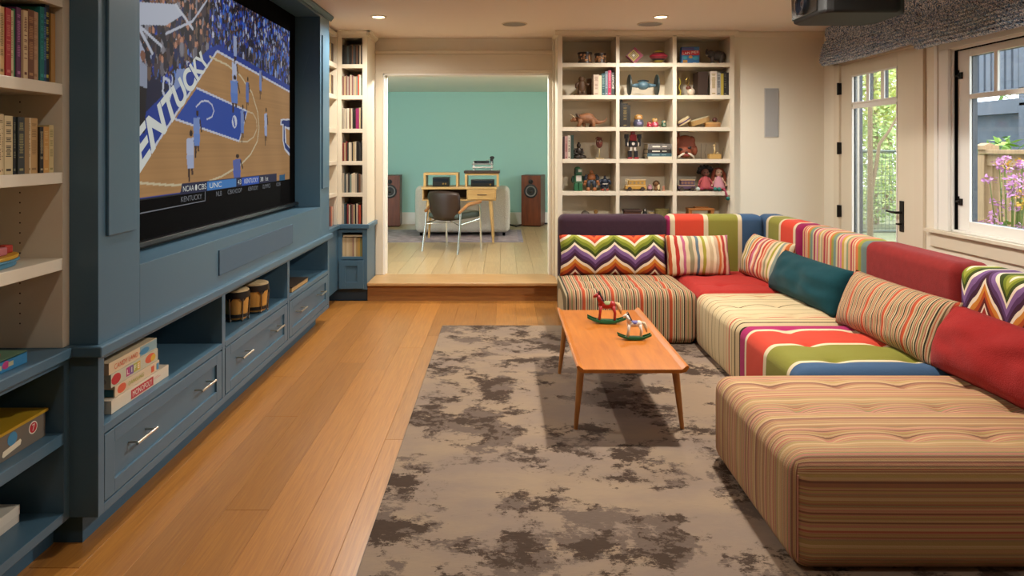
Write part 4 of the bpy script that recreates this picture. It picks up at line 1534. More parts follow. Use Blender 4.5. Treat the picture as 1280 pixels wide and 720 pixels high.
def roman_shade(label, y0, y1, zb, xb):
    """flat head at the top, a stack of soft folds below it"""
    t = thing('roman_shade', label, 'window shade', (2.8, (y0 + y1) / 2, zb))
    N = 30
    def prof(wv):
        p = []
        for i in range(9):                      # head
            z = H - .004 - (H - .004 - (zb + .235)) * i / 8
            p.append((xb + .045 - .012 * math.sin(i / 8 * math.pi), z))
        K = 90
        for i in range(K + 1):                  # folds
            a = i / K
            z = zb + .225 - .225 * a
            bulge = math.sin(min(1, a * 1.15) * math.pi * .5) ** .6
            ripple = abs(math.sin(a * math.pi * 10))
            p.append((xb + .045 - .058 * bulge - .015 * ripple + (.03 * max(0, a - .85) / .15) + wv, z))
        return p
    vs, cnt = [], 0
    for j in range(N + 1):
        y = y0 + (y1 - y0) * j / N
        wv = .006 * math.sin(j * .9) + .004 * math.sin(j * 2.1 + 1)
        sag = .012 * math.sin(math.pi * j / N)
        pp = prof(wv)
        cnt = len(pp)
        for k, (x, z) in enumerate(pp):
            vs.append((x, y, z - sag * max(0, min(1, (zb + .235 - z) / .2))))
    M = cnt
    fs = [(j * M + k, (j + 1) * M + k, (j + 1) * M + k + 1, j * M + k + 1) for j in range(N) for k in range(M - 1)]
    m = MB().add(vs, fs)
    # closed ends and back so the stack is a solid roll
    bx = 2.885
    for j, y in ((0, y0), (N, y1)):
        o = len(m.v)
        m.v += [(bx, y, H - .004), (bx, y, zb + .02)]
        m.f.append(tuple([o] + [j * M + k for k in range(M)] + [o + 1]))
        m.mi.append(0)
    m.build('folds', SHM, t, smooth=True)
    MB().box(xb + .05, 2.888, y0 + .005, y1 - .005, H - .04, H - .002).build('head_rail', CREAM, t)
roman_shade('blue grey woven roman shade folded above the garden door', 4.64, 6.02, 2.09, 2.78)
roman_shade('blue grey woven roman shade folded above the window', 2.45, 4.62, 2.035, 2.755)

# ------------------------------------------------------------------ projector
PJ = mat('projector_black', '#121110', .6, spec=.3)
pj = thing('projector', 'black ceiling projector with its lens aimed at the screen', 'projector', (1.93, 3.88, 2.13))
m = MB()
px0, px1, py0, py1, pz0, pz1 = 1.70, 2.18, 3.66, 4.09, 2.098, 2.29
m.prism([(px0 + .02, py0 + .012), (px0 + .06, py0), (px1 - .07, py0), (px1, py0 + .07), (px1, py1 - .09), (px1 - .06, py1), (px0 + .05, py1), (px0, py1 - .05), (px0, py0 + .05)], 2, pz0, pz1)
m.build('body', PJ, pj, bevel=.018, seg=3)
m = MB().prism([(3.72, 2.118), (4.04, 2.118), (4.05, 2.27), (3.71, 2.27)], 0, px0 - .006, px0 + .01)
m.build('front_grille', mat('projector_front', '#0c0c0c', .25), pj, bevel=.004)
M = Matrix.Rotation(R(-90), 3, 'Y')
MB().lathe([(.06, 0), (.062, .02), (.05, .022), (.046, .006), (.001, .0)], (px0 - .004, 3.9, 2.19), 28, M).build('lens', mat('lens_glass', '#1a1d24', .05, coat=1), pj, smooth=True)
m = MB().cyl((1.94, 3.88, 2.29), (1.94, 3.88, H - .004), .025, n=14)
m.lathe([(.07, 0), (.07, .012), (.03, .016)], (1.94, 3.88, H - .018), 20)
m.build('mount', PJ, pj, smooth=True)

# ------------------------------------------------------------------ garden outside
struct('ground', MB().box(3.07, 30, -8, 30, -.6, -.3), mat('garden_ground', '#6d7355', .95, vary=.3, vscale=3))
WOODF = wood('fence_cedar', '#8c7356', '#a98d69', (3, 3, .4), .8, tint=.12, ring=8.)
GREYW = mat('grey_stained_wood', '#3d4653', .7, vary=.15, vscale=12)
dk = thing('porch_post', 'blue grey painted porch post just outside the garden door', 'post', (3.45, 6.83, -.3))
MB().box(3.39, 3.535, 6.76, 6.9, -.3, 2.7).build('shaft', GREYW, dk, bevel=.008)
MB().box(3.36, 3.565, 6.73, 6.93, -.3, -.12).build('base', GREYW, dk, bevel=.008)
# tan board fence beyond the window
ff = thing('garden_fence', 'tan board garden fence with capped post outside the window', 'fence', (4.3, 5.2, -.3))
fx, fz = 4.6, 1.35
MB().box(fx - .06, fx + .06, 3.3, 6.58, fz - .028, fz + .012).build('cap_rail', WOODF, ff, bevel=.004)
MB().box(fx - .025, fx + .025, 3.3, 6.56, fz - .14, fz - .03).build('rail', WOODF, ff, bevel=.003)
MB().box(fx - .025, fx + .025, 3.3, 6.56, .0, .09).build('rail', WOODF, ff, bevel=.003)
for y in (6.56, 4.6):
    p_ = MB().box(fx - .05, fx + .05, y - .05, y + .05, -.3, fz - .03).build('post', WOODF, ff, bevel=.005)
    MB().box(fx - .075, fx + .075, y - .075, y + .075, fz + .012, fz + .05).prism([(fx - .06, fz + .05), (fx + .06, fz + .05), (fx, fz + .075)], 1, y - .06, y + .06).build('post_cap', WOODF, p_)
y = 6.44
first = None
while y > 3.4:
    b_ = MB().box(-.009, .009, -.045, .045, -.55, .55)
    if first is None:
        first = b_.build('board', WOODF, ff, local=True)
        o = first
    else:
        o = first.copy(); COL.objects.link(o); o.parent = ff
    o.location = (fx + .02 - 4.3, y - 5.2, .68 + .3)
    y -= .125
# neighbour's grey stairs behind
ns = thing('deck_stairs', "grey neighbouring deck with railing and stairs beyond the fence", 'stairs', (7.5, 9.6, -.3))
DZ = 2.08
MB().box(7.0, 9.4, 9.2, 11.4, DZ - .22, DZ - .02).build('deck_edge', GREYW, ns)
MB().box(6.98, 7.06, 9.2, 11.4, DZ + .75, DZ + .85).build('rail', GREYW, ns)
MB().box(6.98, 7.06, 9.2, 11.4, DZ + .05, DZ + .12).build('rail', GREYW, ns)
first = None
for i in range(16):
    if first is None:
        first = o = MB().box(-.02, .02, -.045, .045, -.34, .34).build('baluster', GREYW, ns, local=True)
    else:
        o = first.copy(); COL.objects.link(o); o.parent = ns
    o.location = (7.02 - 7.5, 9.26 + i * .135 - 9.6, DZ + .43 + .3)
for x, y in ((7.05, 9.25), (7.05, 11.3), (9.3, 9.25)):
    MB().box(x - .07, x + .07, y - .07, y + .07, -.3, DZ + .9).build('post', GREYW, ns, bevel=.006)
m = MB()
m.prism([(9.2, DZ - .02), (9.2, DZ - .28), (6.2, -.0), (6.0, .2)], 0, 6.9, 6.96)
m.build('stringer', GREYW, ns)
m = MB()
m.prism([(9.2, DZ - .02), (9.2, DZ - .28), (6.2, -.0), (6.0, .2)], 0, 8.0, 8.06)
m.build('stringer', GREYW, ns)
first = None
for i in range(11):
    o = MB().box(6.9, 8.05, 6.25 + i * .27, 6.53 + i * .27, .1 + i * .185, .135 + i * .185).build('tread', GREYW, ns)
m = MB().prism([(9.2, DZ + .85), (9.2, DZ + .75), (6.1, .92), (6.1, 1.02)], 0, 6.9, 6.97)
m.build('handrail', GREYW, ns)
MB().box(7.2, 9.4, 9.3, 9.36, -.3, DZ - .2).box(7.2, 7.26, 9.3, 11.4, -.3, DZ - .2).build('skirt_panel', mat('grey_panel', '#46505c', .8, vary=.2, vscale=8), ns)

def leaf_cloud(mb, c, rad, n, s, rng, mi=None):
    for _ in range(n):
        while True:
            d = Vector((rng.uniform(-1, 1), rng.uniform(-1, 1), rng.uniform(-1, 1)))
            if .25 < d.length < 1:
                break
        p = Vector(c) + Vector((d.x * rad[0], d.y * rad[1], d.z * rad[2]))
        a = Vector((rng.gauss(0, 1), rng.gauss(0, 1), rng.gauss(0, .6))).normalized()
        b_ = a.cross(Vector((rng.gauss(0, 1), rng.gauss(0, 1), rng.gauss(0, 1)))).normalized()
        k = s * rng.uniform(.6, 1.3)
        o = len(mb.v)
        mb.v += [tuple(p - a * k), tuple(p + b_ * k * .42), tuple(p + a * k), tuple(p - b_ * k * .42)]
        mb.f.append((o, o + 1, o + 2, o + 3))
        mb.mi.append(rng.randrange(3) if mi is None else mi)
def leafmat(name, col):
    m = mat(name, col, .6, spec=.3)
    m.node_tree.nodes['Principled BSDF'].inputs['Subsurface Weight'].default_value = 0
    return m
LEAF = [leafmat('leaf_a', '#6f8f3a'), leafmat('leaf_b', '#8fa94c'), leafmat('leaf_c', '#557a38')]
LEAFY = [leafmat('leaf_d', '#a3ac50'), leafmat('leaf_e', '#8f9a4a'), leafmat('leaf_f', '#c2bf78')]
LEAFP = [leafmat('leaf_g', '#9ab06a'), leafmat('leaf_h', '#b5c286'), leafmat('leaf_i', '#86a05c')]
BARK = mat('bark', '#7d6a52', .9, bump=.5, bscale=30)
rg = random.Random(21)
def tree(label, x, y, h, clouds, leaves, trunk_r, curve=0., group='trees in the garden'):
    t = thing('tree', label, 'tree', (x, y, -.3), group=group)
    m = MB()
    m.tube([(x, y, -.3), (x + curve * .4, y + curve, h * .45), (x + curve * .2, y + curve * .5, h * .8), (x, y, h)], [trunk_r, trunk_r * .8, trunk_r * .6, trunk_r * .3], 8)
    m.build('trunk', BARK, t, smooth=True)
    f = MB()
    for c, rad, n_, s_ in clouds:
        leaf_cloud(f, c, rad, n_, s_, rg)
    f.build('foliage', leaves, t, kind='stuff')
    return t
tree('leafy green tree behind the wire fence seen through the door', 8.2, 15.2, 3.9, [((8.2, 15.2, 2.9), (1.6, 1.8, 1.4), 5200, .06), ((7.7, 14.6, .9), (1.4, 1.3, 1.1), 4600, .055)], LEAFP, .10)
st = tree('slender tree with a bending branch just past the porch post', 4.80, 9.0, 3.2, [((5.0, 9.2, 2.75), (.8, .9, .7), 1300, .05), ((5.35, 9.6, 2.0), (.5, .6, .3), 420, .045)], LEAFY, .04, .0)
tree('taller pale leaved tree at the back of the garden', 10.6, 19.0, 5.5, [((10.9, 19.4, 4.4), (2.4, 2.4, 2.0), 4200, .10), ((10.6, 18.6, 1.3), (2.4, 1.9, 1.6), 3600, .09)], LEAFY, .14)
tree('broad green tree beyond the grey deck', 14.8, 16.4, 6, [((14.6, 16, 4.6), (2.6, 2.8, 2.2), 2600, .16), ((15.4, 18.5, 1.6), (2.2, 2.5, 1.9), 1800, .13)], LEAF, .16)
br = MB().tube([(4.80, 9.0, .72), (4.84, 9.0, .95), (4.89, 9.0, 1.22), (4.92, 9.0, 1.43), (5.06, 9.0, 1.62), (5.16, 9.0, 1.80), (5.22, 9.0, 2.1)], [.03, .026, .024, .022, .018, .014, .008], 8)
br.build('branch', BARK, st, smooth=True)
sh = thing('shrub', 'low bright green shrub at the foot of the fence post', 'shrub', (4.9, 6.9, -.3))
f = MB()
leaf_cloud(f, (5.1, 7.0, .75), (.5, .55, .75), 1500, .06, rg)
f.build('foliage', LEAF, sh, kind='stuff')
m = MB()
for i in range(7):
    m.tube([(4.9, 6.9, -.3), (4.9 + rg.uniform(-.2, .4), 6.9 + rg.uniform(-.3, .4), .8)], [.012, .005], 5)
m.build('stems', BARK, sh)
# wire fence with metal rails
wf = thing('wire_fence', 'tall wire mesh fence with thin metal rails behind the garden door', 'fence', (5.45, 11.0, -.3))
WIRE = mat('fence_wire', '#6f7a72', .5, metal=.5)
fy = 11.0
m = MB()
for z in (1.33, .05):
    m.tube([(4.2, fy, z), (6.7, fy, z)], .022, 8)
m.build('rail', WIRE, wf)
for x in (4.4, 6.6):
    MB().tube([(x, fy, -.3), (x, fy, 1.4)], .028, 8).build('post', WIRE, wf)
m = MB()
x = 4.25
while x < 6.7:
    m.box(x - .003, x + .003, fy - .003, fy + .003, .05, 1.33)
    x += .06
z = .1
while z < 1.32:
    m.box(4.2, 6.7, fy - .002, fy + .002, z - .003, z + .003)
    z += .06
m.build('mesh', WIRE, wf, kind='stuff')
# pink flowers by the window
fl = thing('flowering_shrub', 'flowering shrub with pink and yellow blooms right outside the window', 'shrub', (3.76, 5.1, -.3))
m = MB()
heads = []
for i in range(44):
    hx, hy, hz = 3.74 + rg.uniform(-.18, .25), 5.0 + rg.gauss(0, .12), rg.uniform(.80, 1.30)
    heads.append((hx, hy, hz))
    m.tube([(3.76, 5.1, -.3), (3.76 + (hx - 3.76) * .5, 5.1 + (hy - 5.1) * .5, .5), (hx, hy, hz)], [.006, .005, .003], 5)
m.build('stems', leafmat('stem_green', '#6d7d45'), fl, kind='stuff')
f = MB()
for hx, hy, hz in heads:
    k = 0 if rg.random() < .82 else 1
    for _ in range(26):
        leaf_cloud(f, (hx, hy, hz), (.055, .055, .035), 1, .017, rg, k)
f.build('blossoms', [mat('petal_pink', '#c58ac0', .6), mat('petal_yellow', '#cfa637', .6)], fl, kind='stuff')
f = MB()
leaf_cloud(f, (3.76, 5.1, .4), (.22, .22, .45), 500, .04, rg)
f.build('leaves', LEAF, fl, kind='stuff')

# ------------------------------------------------------------------ books
PAGE = mat('book_pages', '#d8cbb0', .9)
def book(name, label, cat, x, y, z, t, h, d, col, face, group, tilt=0., pages=True, title=None, rough=.5):
    """upright book: face '-y' or '+x' says where its spine looks; x, y is the spine centre's foot"""
    m = mat('cover_' + col.strip('#'), col, rough)
    f = MB()
    k = min(.0025, t * .2)
    if pages:
        f.box(-t / 2, -t / 2 + k, 0, d, 0, h); f.box(t / 2 - k, t / 2, 0, d, 0, h); f.box(-t / 2 + k, t / 2 - k, 0, k, 0, h)
    else:
        f.box(-t / 2, t / 2, 0, d, 0, h)
    o = f.build(name, m, None, local=True)
    o.location = (x, y, z)
    o.rotation_euler = (0, R(tilt), 0) if face == '-y' else (0, 0, R(90))
    tag(o, label, cat, group)
    if pages:
        MB().box(-t / 2 + k, t / 2 - k, k, d - .003, .003, h - .004).build('pages', PAGE, o, local=True)
    if title:
        f = MB()
        r = random.Random(int(x * 1e4) + int(y * 1e4) + int(h * 1e3))
        zz = h * .9
        while zz > h * .3:
            L = r.uniform(.006, .016)
            w_ = t * r.uniform(.22, .34)
            f.box(-w_, w_, -.0004, .0004, zz - .0028, zz)
            zz -= .0052 if r.random() < .85 else .014
        f.box(-t * .28, t * .28, -.0004, .0004, h * .06, h * .1)
        f.build('title', mat('title_' + title.strip('#'), title, .6), o, local=True, kind='stuff')
    return o

# top near shelf: from the near end towards the screen wall
def shelf_row(specs, y_end, z, xs, shelf_name, group, kind='paperback'):
    """specs run from the screen wall end (far) to the near end"""
    y = y_end
    n_ = len(specs)
    for i, (t, h, col, word_, tit) in enumerate(specs):
        o = book('book', f'{word_}, {ORD[i]} from the screen wall on the {shelf_name} cream shelf', 'book', xs - random.uniform(0, .012), y - t / 2, z, t - .0008, h, random.uniform(.13, .16), col, '+x', group, title=tit)
        y -= t
shelf_row([(.022, .232, '#a5793c', 'tan spined book', None), (.022, .258, '#14141f', 'tall black book with yellow title', '#b9a838'), (.017, .245, '#1f3d66', 'navy blue book', '#5d7ca0'), (.021, .242, '#0f6a66', 'teal green book', '#2f9088'),
           (.028, .222, '#b18c6a', 'pinkish tan book', '#9a7350'), (.030, .222, '#6d4226', 'brown book', '#a87c50'), (.020, .215, '#c9b088', 'cream and brown book', '#6b3a2c'), (.021, .220, '#5d2a55', 'purple book', '#a86a9a'),
           (.013, .213, '#2f6a3e', 'thin green book', None), (.018, .205, '#c9bc94', 'pale cream book', '#8f8a60'), (.023, .207, '#a51f2a', 'red book', '#c46a5c'), (.022, .208, '#c9a670', 'buff book', '#7d6a3c'), (.026, .208, '#d0bd92', 'cream book with dark title', '#6b5d3c'), (.03, .21, '#1f2d1c', 'dark green book', None), (.028, .2, '#b39a70', 'sand coloured book', None)], 2.312, 1.5895, XR - .012, 'upper', 'books on the upper near shelf')
shelf_row([(.024, .158, '#c0ab78', 'pale yellow green book', '#8f8450'), (.028, .152, '#c08d48', 'amber book', '#d0ad70'), (.019, .150, '#1c1712', 'slim black book with pale title', '#a89a78'), (.035, .178, '#b58f58', 'thick buff book', '#8a6a3c'), (.016, .178, '#c9b893', 'thin cream book', '#7d6f50'), (.022, .178, '#8a6c40', 'tan book', None),
           (.030, .178, '#2b3130', 'charcoal book with gold band', '#8f8a5c'), (.013, .178, '#161a1c', 'slim dark book', '#7a7a60'), (.036, .180, '#cbb98e', 'wide cream book with dark lettering', '#332a1c'), (.024, .184, '#c2ad84', 'buff tall book', '#7a6a48'), (.023, .154, '#cbb48a', 'short peach book', '#7d5a3c'), (.02, .187, '#2a2024', 'black topped book', None), (.022, .185, '#3d3354', 'dark violet book', '#7d70a0'), (.03, .18, '#a08a60', 'khaki book', None)], 2.305, 1.291, XR - .012, 'middle', 'books on the middle near shelf')

# discs and books in the far corner shelves
cw = {'#1b1816': 'black', '#2e2a28': 'charcoal', '#a59a8a': 'grey', '#c9bba2': 'cream', '#7c2b2b': 'dark red', '#8e2158': 'magenta', '#3d4a4c': 'slate', '#6b4a35': 'brown', '#b5a07a': 'tan', '#2d4a55': 'petrol blue', '#b5492c': 'orange', '#74857c': 'sage', '#80564f': 'rose', '#d6cbb5': 'ivory', '#9c8a4a': 'olive'}
rows = [
 (2.13, 'top', .183, ['#1b1816', '#1b1816', '#2e2a28', '#3d4a4c', '#2e2a28', '#1b1816', '#6b4a35', '#3d4a4c', '#2e2a28', '#6b4a35', '#1b1816', '#c9bba2', '#2e2a28']),
 (1.85, 'second', .185, ['#80564f', '#b5a07a', '#80564f', '#a59a8a', '#80564f', '#c9bba2', '#80564f', '#a59a8a', '#b5a07a', '#74857c', '#b5492c', '#d6cbb5', '#74857c']),
 (1.55, 'third', .19, ['#a59a8a', '#c9bba2', '#a59a8a', '#d6cbb5', '#6b4a35', '#c9bba2', '#2e2a28', '#1b1816', '#8e2158', '#8e2158', '#b5a07a', '#2e2a28']),
 (1.26, 'fourth', .175, ['#7c2b2b', '#b5a07a', '#7c2b2b', '#2e2a28', '#d6cbb5', '#c9bba2', '#2e2a28', '#b5a07a', '#c9bba2', '#1b1816', '#1b1816', '#2e2a28', '#1b1816']),
 (.975, 'fifth', .175, ['#a59a8a', '#3d4a4c', '#a59a8a', '#2e2a28', '#74857c', '#c9bba2', '#c9bba2', '#a59a8a', '#2e2a28', '#6b4a35', '#a59a8a']),
 (.692, 'lowest', .18, ['#a59a8a', '#2d4a55', '#1b1816', '#7c2b2b', '#c9bba2', '#2e2a28', '#80564f', '#b5a07a', '#1b1816', '#c9bba2', '#7c2b2b', '#b5492c', '#2e2a28'])]
rr = random.Random(9)
for z, nm, hh, cols_ in rows:
    x = ox0 + .003
    wd = (ox1 - ox0 - .008) / len(cols_)
    for i, c in enumerate(cols_):
        kw = wd * rr.uniform(.82, 1.0)
        h = hh * rr.uniform(.93, 1.02)
        book('disc_case' if nm in ('top', 'second') else 'book', f'{cw[c]} spine, {ORD[i]} from the screen side on the {nm} corner shelf', 'disc case' if nm in ('top', 'second') else 'book', x + wd / 2, 6.20 + rr.uniform(0, .01), z, kw, h, .135, c, '-y', f'spines on the {nm} corner shelf', pages=False)
        x += wd
x = ox0 + .004
for i, (c, wn, tt) in enumerate([('#c4b08a', 'cream', .017), ('#b8a27c', 'buff', .02), ('#c9b692', 'pale', .016), ('#bfa982', 'sand', .018), ('#b39a74', 'tan', .018), ('#8f6a5c', 'rosy brown', .014), ('#c4b48e', 'cream', .018), ('#a88a5a', 'golden', .018), ('#b58f48', 'amber', .018), ('#7d7a48', 'olive', .012), ('#a3883f', 'mustard', .014)]):
    book('book', f'{wn} spined book, {ORD[i]} from the screen side in the blue corner cubby', 'book', x + tt / 2, 6.2, .4, tt * .97, .172 * rr.uniform(.96, 1.0), .14, c, '-y', 'pale books in the blue corner cubby', pages=False)
    x += tt
o = MB().box(ox0 + .01, ox1 - .004, 6.2, 6.34, .5765, .5925).build('book', mat('cover_c9b692', '#c9b692'), loc=(-1.36, 6.27, .5765))
tag(o, 'cream book lying flat on top of the pale books in the blue corner cubby', 'book', 'pale books in the blue corner cubby')
# a few seen edge-on in the side shelves
for z, nm in ((2.13, 'top'), (1.85, 'second'), (.692, 'lowest')):
    y = 6.09
    for i, c in enumerate((['#1b1816', '#6b4a35', '#2e2a28', '#b5a07a'] if nm != 'lowest' else ['#7c2b2b', '#c9bba2', '#b5492c', '#80564f'])):
        book('book', f'{cw[c]} book, {ORD[i]} from the corner on the {nm} shelf of the side wall', 'book', XR - .02, y, z, .022, .17, .14, c, '+x', f'books on the {nm} side wall shelf', pages=False)
        y -= .024

# ------------------------------------------------------------------ board games and bits in the cubbies
def game_box(label, x1, y0, y1, z0, z1, depth, base, decals, cat='game box', lid=None, name='game_box', group=None):
    t = thing(name, label, cat, (x1 - depth / 2, (y0 + y1) / 2, z0), group=group)
    bm_ = mat('box_' + base.strip('#'), base, .55)
    MB().box(x1 - depth, x1, y0, y1, z0, z1).build('carton', bm_, t, bevel=.001)
    for nm, mb_, m_ in decals(x1, y0, y1, z0, z1, depth):
        mb_.build(nm, m_, t)
    return t
e = .0006
def fx_rect(x1, ya, yb, za, zb):
    return MB().box(x1, x1 + e, ya, yb, za, zb)
def fy_rect(y0, xa, xb, za, zb):
    return MB().box(xa, xb, y0 - e, y0, za, zb)
def wx(body, x1, ya, yb, za, zb, lift=.0009):
    return word(MB(), body, (x1 + lift, ya, za), (x1 + lift, yb, za), (x1 + lift, ya, zb), (x1 + lift, yb, zb))
def wy(body, y0, xa, xb, za, zb, lift=.0009):
    return word(MB(), body, (xa, y0 - lift, za), (xb, y0 - lift, za), (xa, y0 - lift, zb), (xb, y0 - lift, zb))
REDP, WHP = mat('print_red', '#b3232c', .5), mat('print_white', '#e2dccb', .5)
ORP, YGP, BLP, TEP = mat('print_orange', '#c9573a', .5), mat('print_lime', '#9fa23c', .5), mat('print_blue', '#3f7fa3', .5), mat('print_teal', '#24616b', .5)
MGP, BRP, YLP, PKP = mat('print_magenta', '#a82a6c', .5), mat('print_brown', '#6b4226', .5), mat('print_yellow', '#c9a23a', .5), mat('print_pink', '#c98a84', .5)
def d_mono(x1, y0, y1, z0, z1, dp):
    L = y1 - y0
    return [('print_panel', fx_rect(x1, y0 + L * .31, y0 + L * .70, z0 + .006, z1 - .008), REDP),
            ('lettering', wx('MONOPOLY', x1, y0 + L * .335, y0 + L * .675, z0 + .013, z1 - .014), WHP),
            ('end_panel', fy_rect(y0, x1 - dp * .72, x1 - dp * .30, z0 + .008, z1 - .008), REDP),
            ('end_lettering', wy('MONOPOLY', y0, x1 - dp * .71, x1 - dp * .33, z0 + .014, z1 - .014), WHP),
            ('small_print', MB().box(x1, x1 + e, y0 + L * .72, y0 + L * .84, z0 + .024, z0 + .026).box(x1, x1 + e, y0 + L * .72, y0 + L * .80, z0 + .03, z0 + .032), PKP)]
zs = .4085
game_box('long white board game box with red banner, at the bottom of its stack', -1.418, 2.46 + .03, 2.915, zs, zs + .048, .27, '#cfc3ae', d_mono)
def d_3(x1, y0, y1, z0, z1, dp):
    L = y1 - y0
    return [('lettering', wx('DANGLING', x1, y0 + L * .28, y0 + L * .62, z0 + .012, z1 - .012), YGP),
            ('picture', MB().ell((x1, y0 + L * .14, z0 + .02), (.0008, .03, .017)), ORP),
            ('picture', fx_rect(x1, y0 + L * .80, y0 + L * .87, z0 + .006, z1 - .01), ORP),
            ('end_mark', fy_rect(y0, x1 - dp * .32, x1 - dp * .02, z0 + .002, z1 - .012), TEP),
            ('corner_mark', fx_rect(x1, y1 - L * .07, y1 - L * .01, z0 + .004, z1 - .01), BLP),
            ('end_lettering', wy('DANGLING', y0, x1 - dp * .9, x1 - dp * .5, z0 + .012, z1 - .012), YLP)]
game_box('cream board game box with lime lettering, second from the bottom of its stack', -1.425, 2.525, 2.85, zs + .0485, zs + .0885, .26, '#cdb79a', d_3)
def d_life(x1, y0, y1, z0, z1, dp):
    L = y1 - y0
    out = [('picture', MB().ell((x1, y0 + L * .10, z0 + .024), (.0008, .032, .02)), REDP),
           ('picture', MB().ell((x1, y0 + L * .82, z0 + .026), (.0008, .04, .018)), ORP),
           ('picture', MB().ell((x1 + .0003, y0 + L * .88, z0 + .022), (.0008, .022, .014)), YLP)]
    for i, (ch, mm) in enumerate(zip('LIFE', (MGP, mat('print_violet', '#6f4a8c', .5), YGP, YLP))):
        ya = y0 + L * (.30 + .075 * i)
        out.append(('tile', fx_rect(x1, ya, ya + L * .068, z0 + .008, z1 - .008), mm))
        a, b_ = (ya + L * .012, ya + L * .055) if ch != 'I' else (ya + L * .028, ya + L * .040)
        out.append(('letter', wx(ch, x1, a, b_, z0 + .015, z1 - .015), WHP))
    out.append(('end_picture', MB().ell((x1 - dp * .68, y0, z0 + .024), (.05, .0008, .018)), YLP))
    out.append(('end_picture', MB().ell((x1 - dp * .2, y0, z0 + .022), (.035, .0008, .016)), mat('print_grey', '#8f8a80', .5)))
    return out
game_box('pale board game box with four coloured letter tiles, second from the top', -1.428, 2.505, 2.845, zs + .089, zs + .138, .26, '#b7b39d', d_life)
def d_candy(x1, y0, y1, z0, z1, dp):
    L = y1 - y0
    return [('lettering', wx('CANDY LAND', x1, y0 + L * .10, y0 + L * .57, z0 + .011, z1 - .013), ORP),
            ('picture', fx_rect(x1, y0 + L * .62, y1 - L * .005, z0 + .003, z1 - .003), mat('print_sky', '#7f9aa0', .5)),
            ('picture', MB().ell((x1 + .0003, y0 + L * .72, z0 + .018), (.0008, .04, .014)), BLP),
            ('end_lettering', wy('CANDY LAND', y0, x1 - dp * .95, x1 - dp * .3, z0 + .011, z1 - .013), REDP)]
game_box('board game box with orange sweet themed lettering, topmost of its stack', -1.430, 2.495, 2.84, zs + .1385, zs + .182, .26, '#cfb795', d_candy)

# bongos in the middle cubby
bo = thing('bongo_drums', 'pair of wooden bongo drums with dark hoops in the middle cubby', 'drum', (-1.5, 3.97, .408))
SHELL, SKIN, HOOP = wood('bongo_shell', '#a8722f', '#c9974c', (3, 3, .5), .35, ring=6.), mat('bongo_skin', '#c7ab80', .6, vary=.1, vscale=20), mat('bongo_hoop', '#17110e', .4)
def bongo(cx, cy, r, h, z0):
    m = MB().lathe([(r * .80, 0), (r * .9, .03), (r * .98, h * .7), (r, h - .02)], (cx, cy, z0), 28)
    s_ = m.build('shell', SHELL, bo, smooth=True)
    MB().lathe([(r * 1.02, h - .008), (r * 1.02, h + .004), (r * .9, h + .008), (.001, h + .008)], (cx, cy, z0), 28).build('drumhead', SKIN, s_, smooth=True)
    m = MB().lathe([(r * 1.0, h - .04), (r * 1.09, h - .036), (r * 1.09, h - .006), (r * 1.03, h - .004), (r * 1.0, h - .01)], (cx, cy, z0), 28)
    MB().lathe([(r * .84, .012), (r * .93, .012), (r * .94, .03), (r * .86, .03)], (cx, cy, z0), 28).build('lower_hoop', HOOP, s_, smooth=True)
    for i in range(6):
        a = i / 6 * 2 * math.pi + .35
        m.prism([(-.02, h - .038), (.02, h - .038), (0, h - .062)], 1, -.002, .002)
        k = len(m.v) - 6
        for j in range(k, len(m.v)):
            vx, vy, vz = m.v[j]
            m.v[j] = (cx + math.cos(a) * (r * 1.045 + vy) - math.sin(a) * vx, cy + math.sin(a) * (r * 1.045 + vy) + math.cos(a) * vx, z0 + vz)
    m.build('hoop', HOOP, s_, smooth=True)
    m = MB()
    for i in range(6):
        a = i / 6 * 2 * math.pi + .35
        ca, sa = math.cos(a), math.sin(a)
        m.tube([(cx + ca * r * 1.07, cy + sa * r * 1.07, z0 + h - .04), (cx + ca * r * 1.02, cy + sa * r * 1.02, z0 + h * .4), (cx + ca * r * .95, cy + sa * r * .95, z0 + .0)], .0035, 6)
        m.ell((cx + ca * r * .95, cy + sa * r * .95, z0 - .002), (.007, .007, .008), 8, 6)
    m.build('tension_rod', mat('rod_steel', '#8a8078', .3, metal=1), s_, smooth=True, kind='stuff')
bongo(-1.50, 3.87, .066, .158, .4195)
bongo(-1.47, 4.062, .078, .158, .4195)
MB().box(-1.505, -1.465, 3.93, 3.99, .46, .54).build('center_block', HOOP, bo, bevel=.004)
# end cubby
o = thing('book', 'thick book lying flat in the end cubby with pale pages showing', 'book', (-1.52, 4.82, .408))
MB().box(-1.63, -1.41, 4.60, 4.98, .408, .411).box(-1.63, -1.41, 4.60, 4.98, .438, .442).box(-1.63, -1.626, 4.60, 4.98, .411, .438).build('cover', mat('cover_dark', '#3a2c20', .5), o)
MB().box(-1.626, -1.414, 4.603, 4.977, .411, .438).build('pages', mat('pages_tan', '#b08c5a', .9), o)
o = thing('bowl', 'dark red bowl standing behind the flat book in the end cubby', 'bowl', (-1.74, 4.78, .409))
MB().lathe([(.04, 0), (.045, .004), (.085, .05), (.09, .10), (.084, .10), (.075, .05), (.02, .012), (.001, .012)], (0, 0, 0), 24).build('vessel', mat('dark_red_glaze', '#5a1c1a', .3), o, local=True, smooth=True)

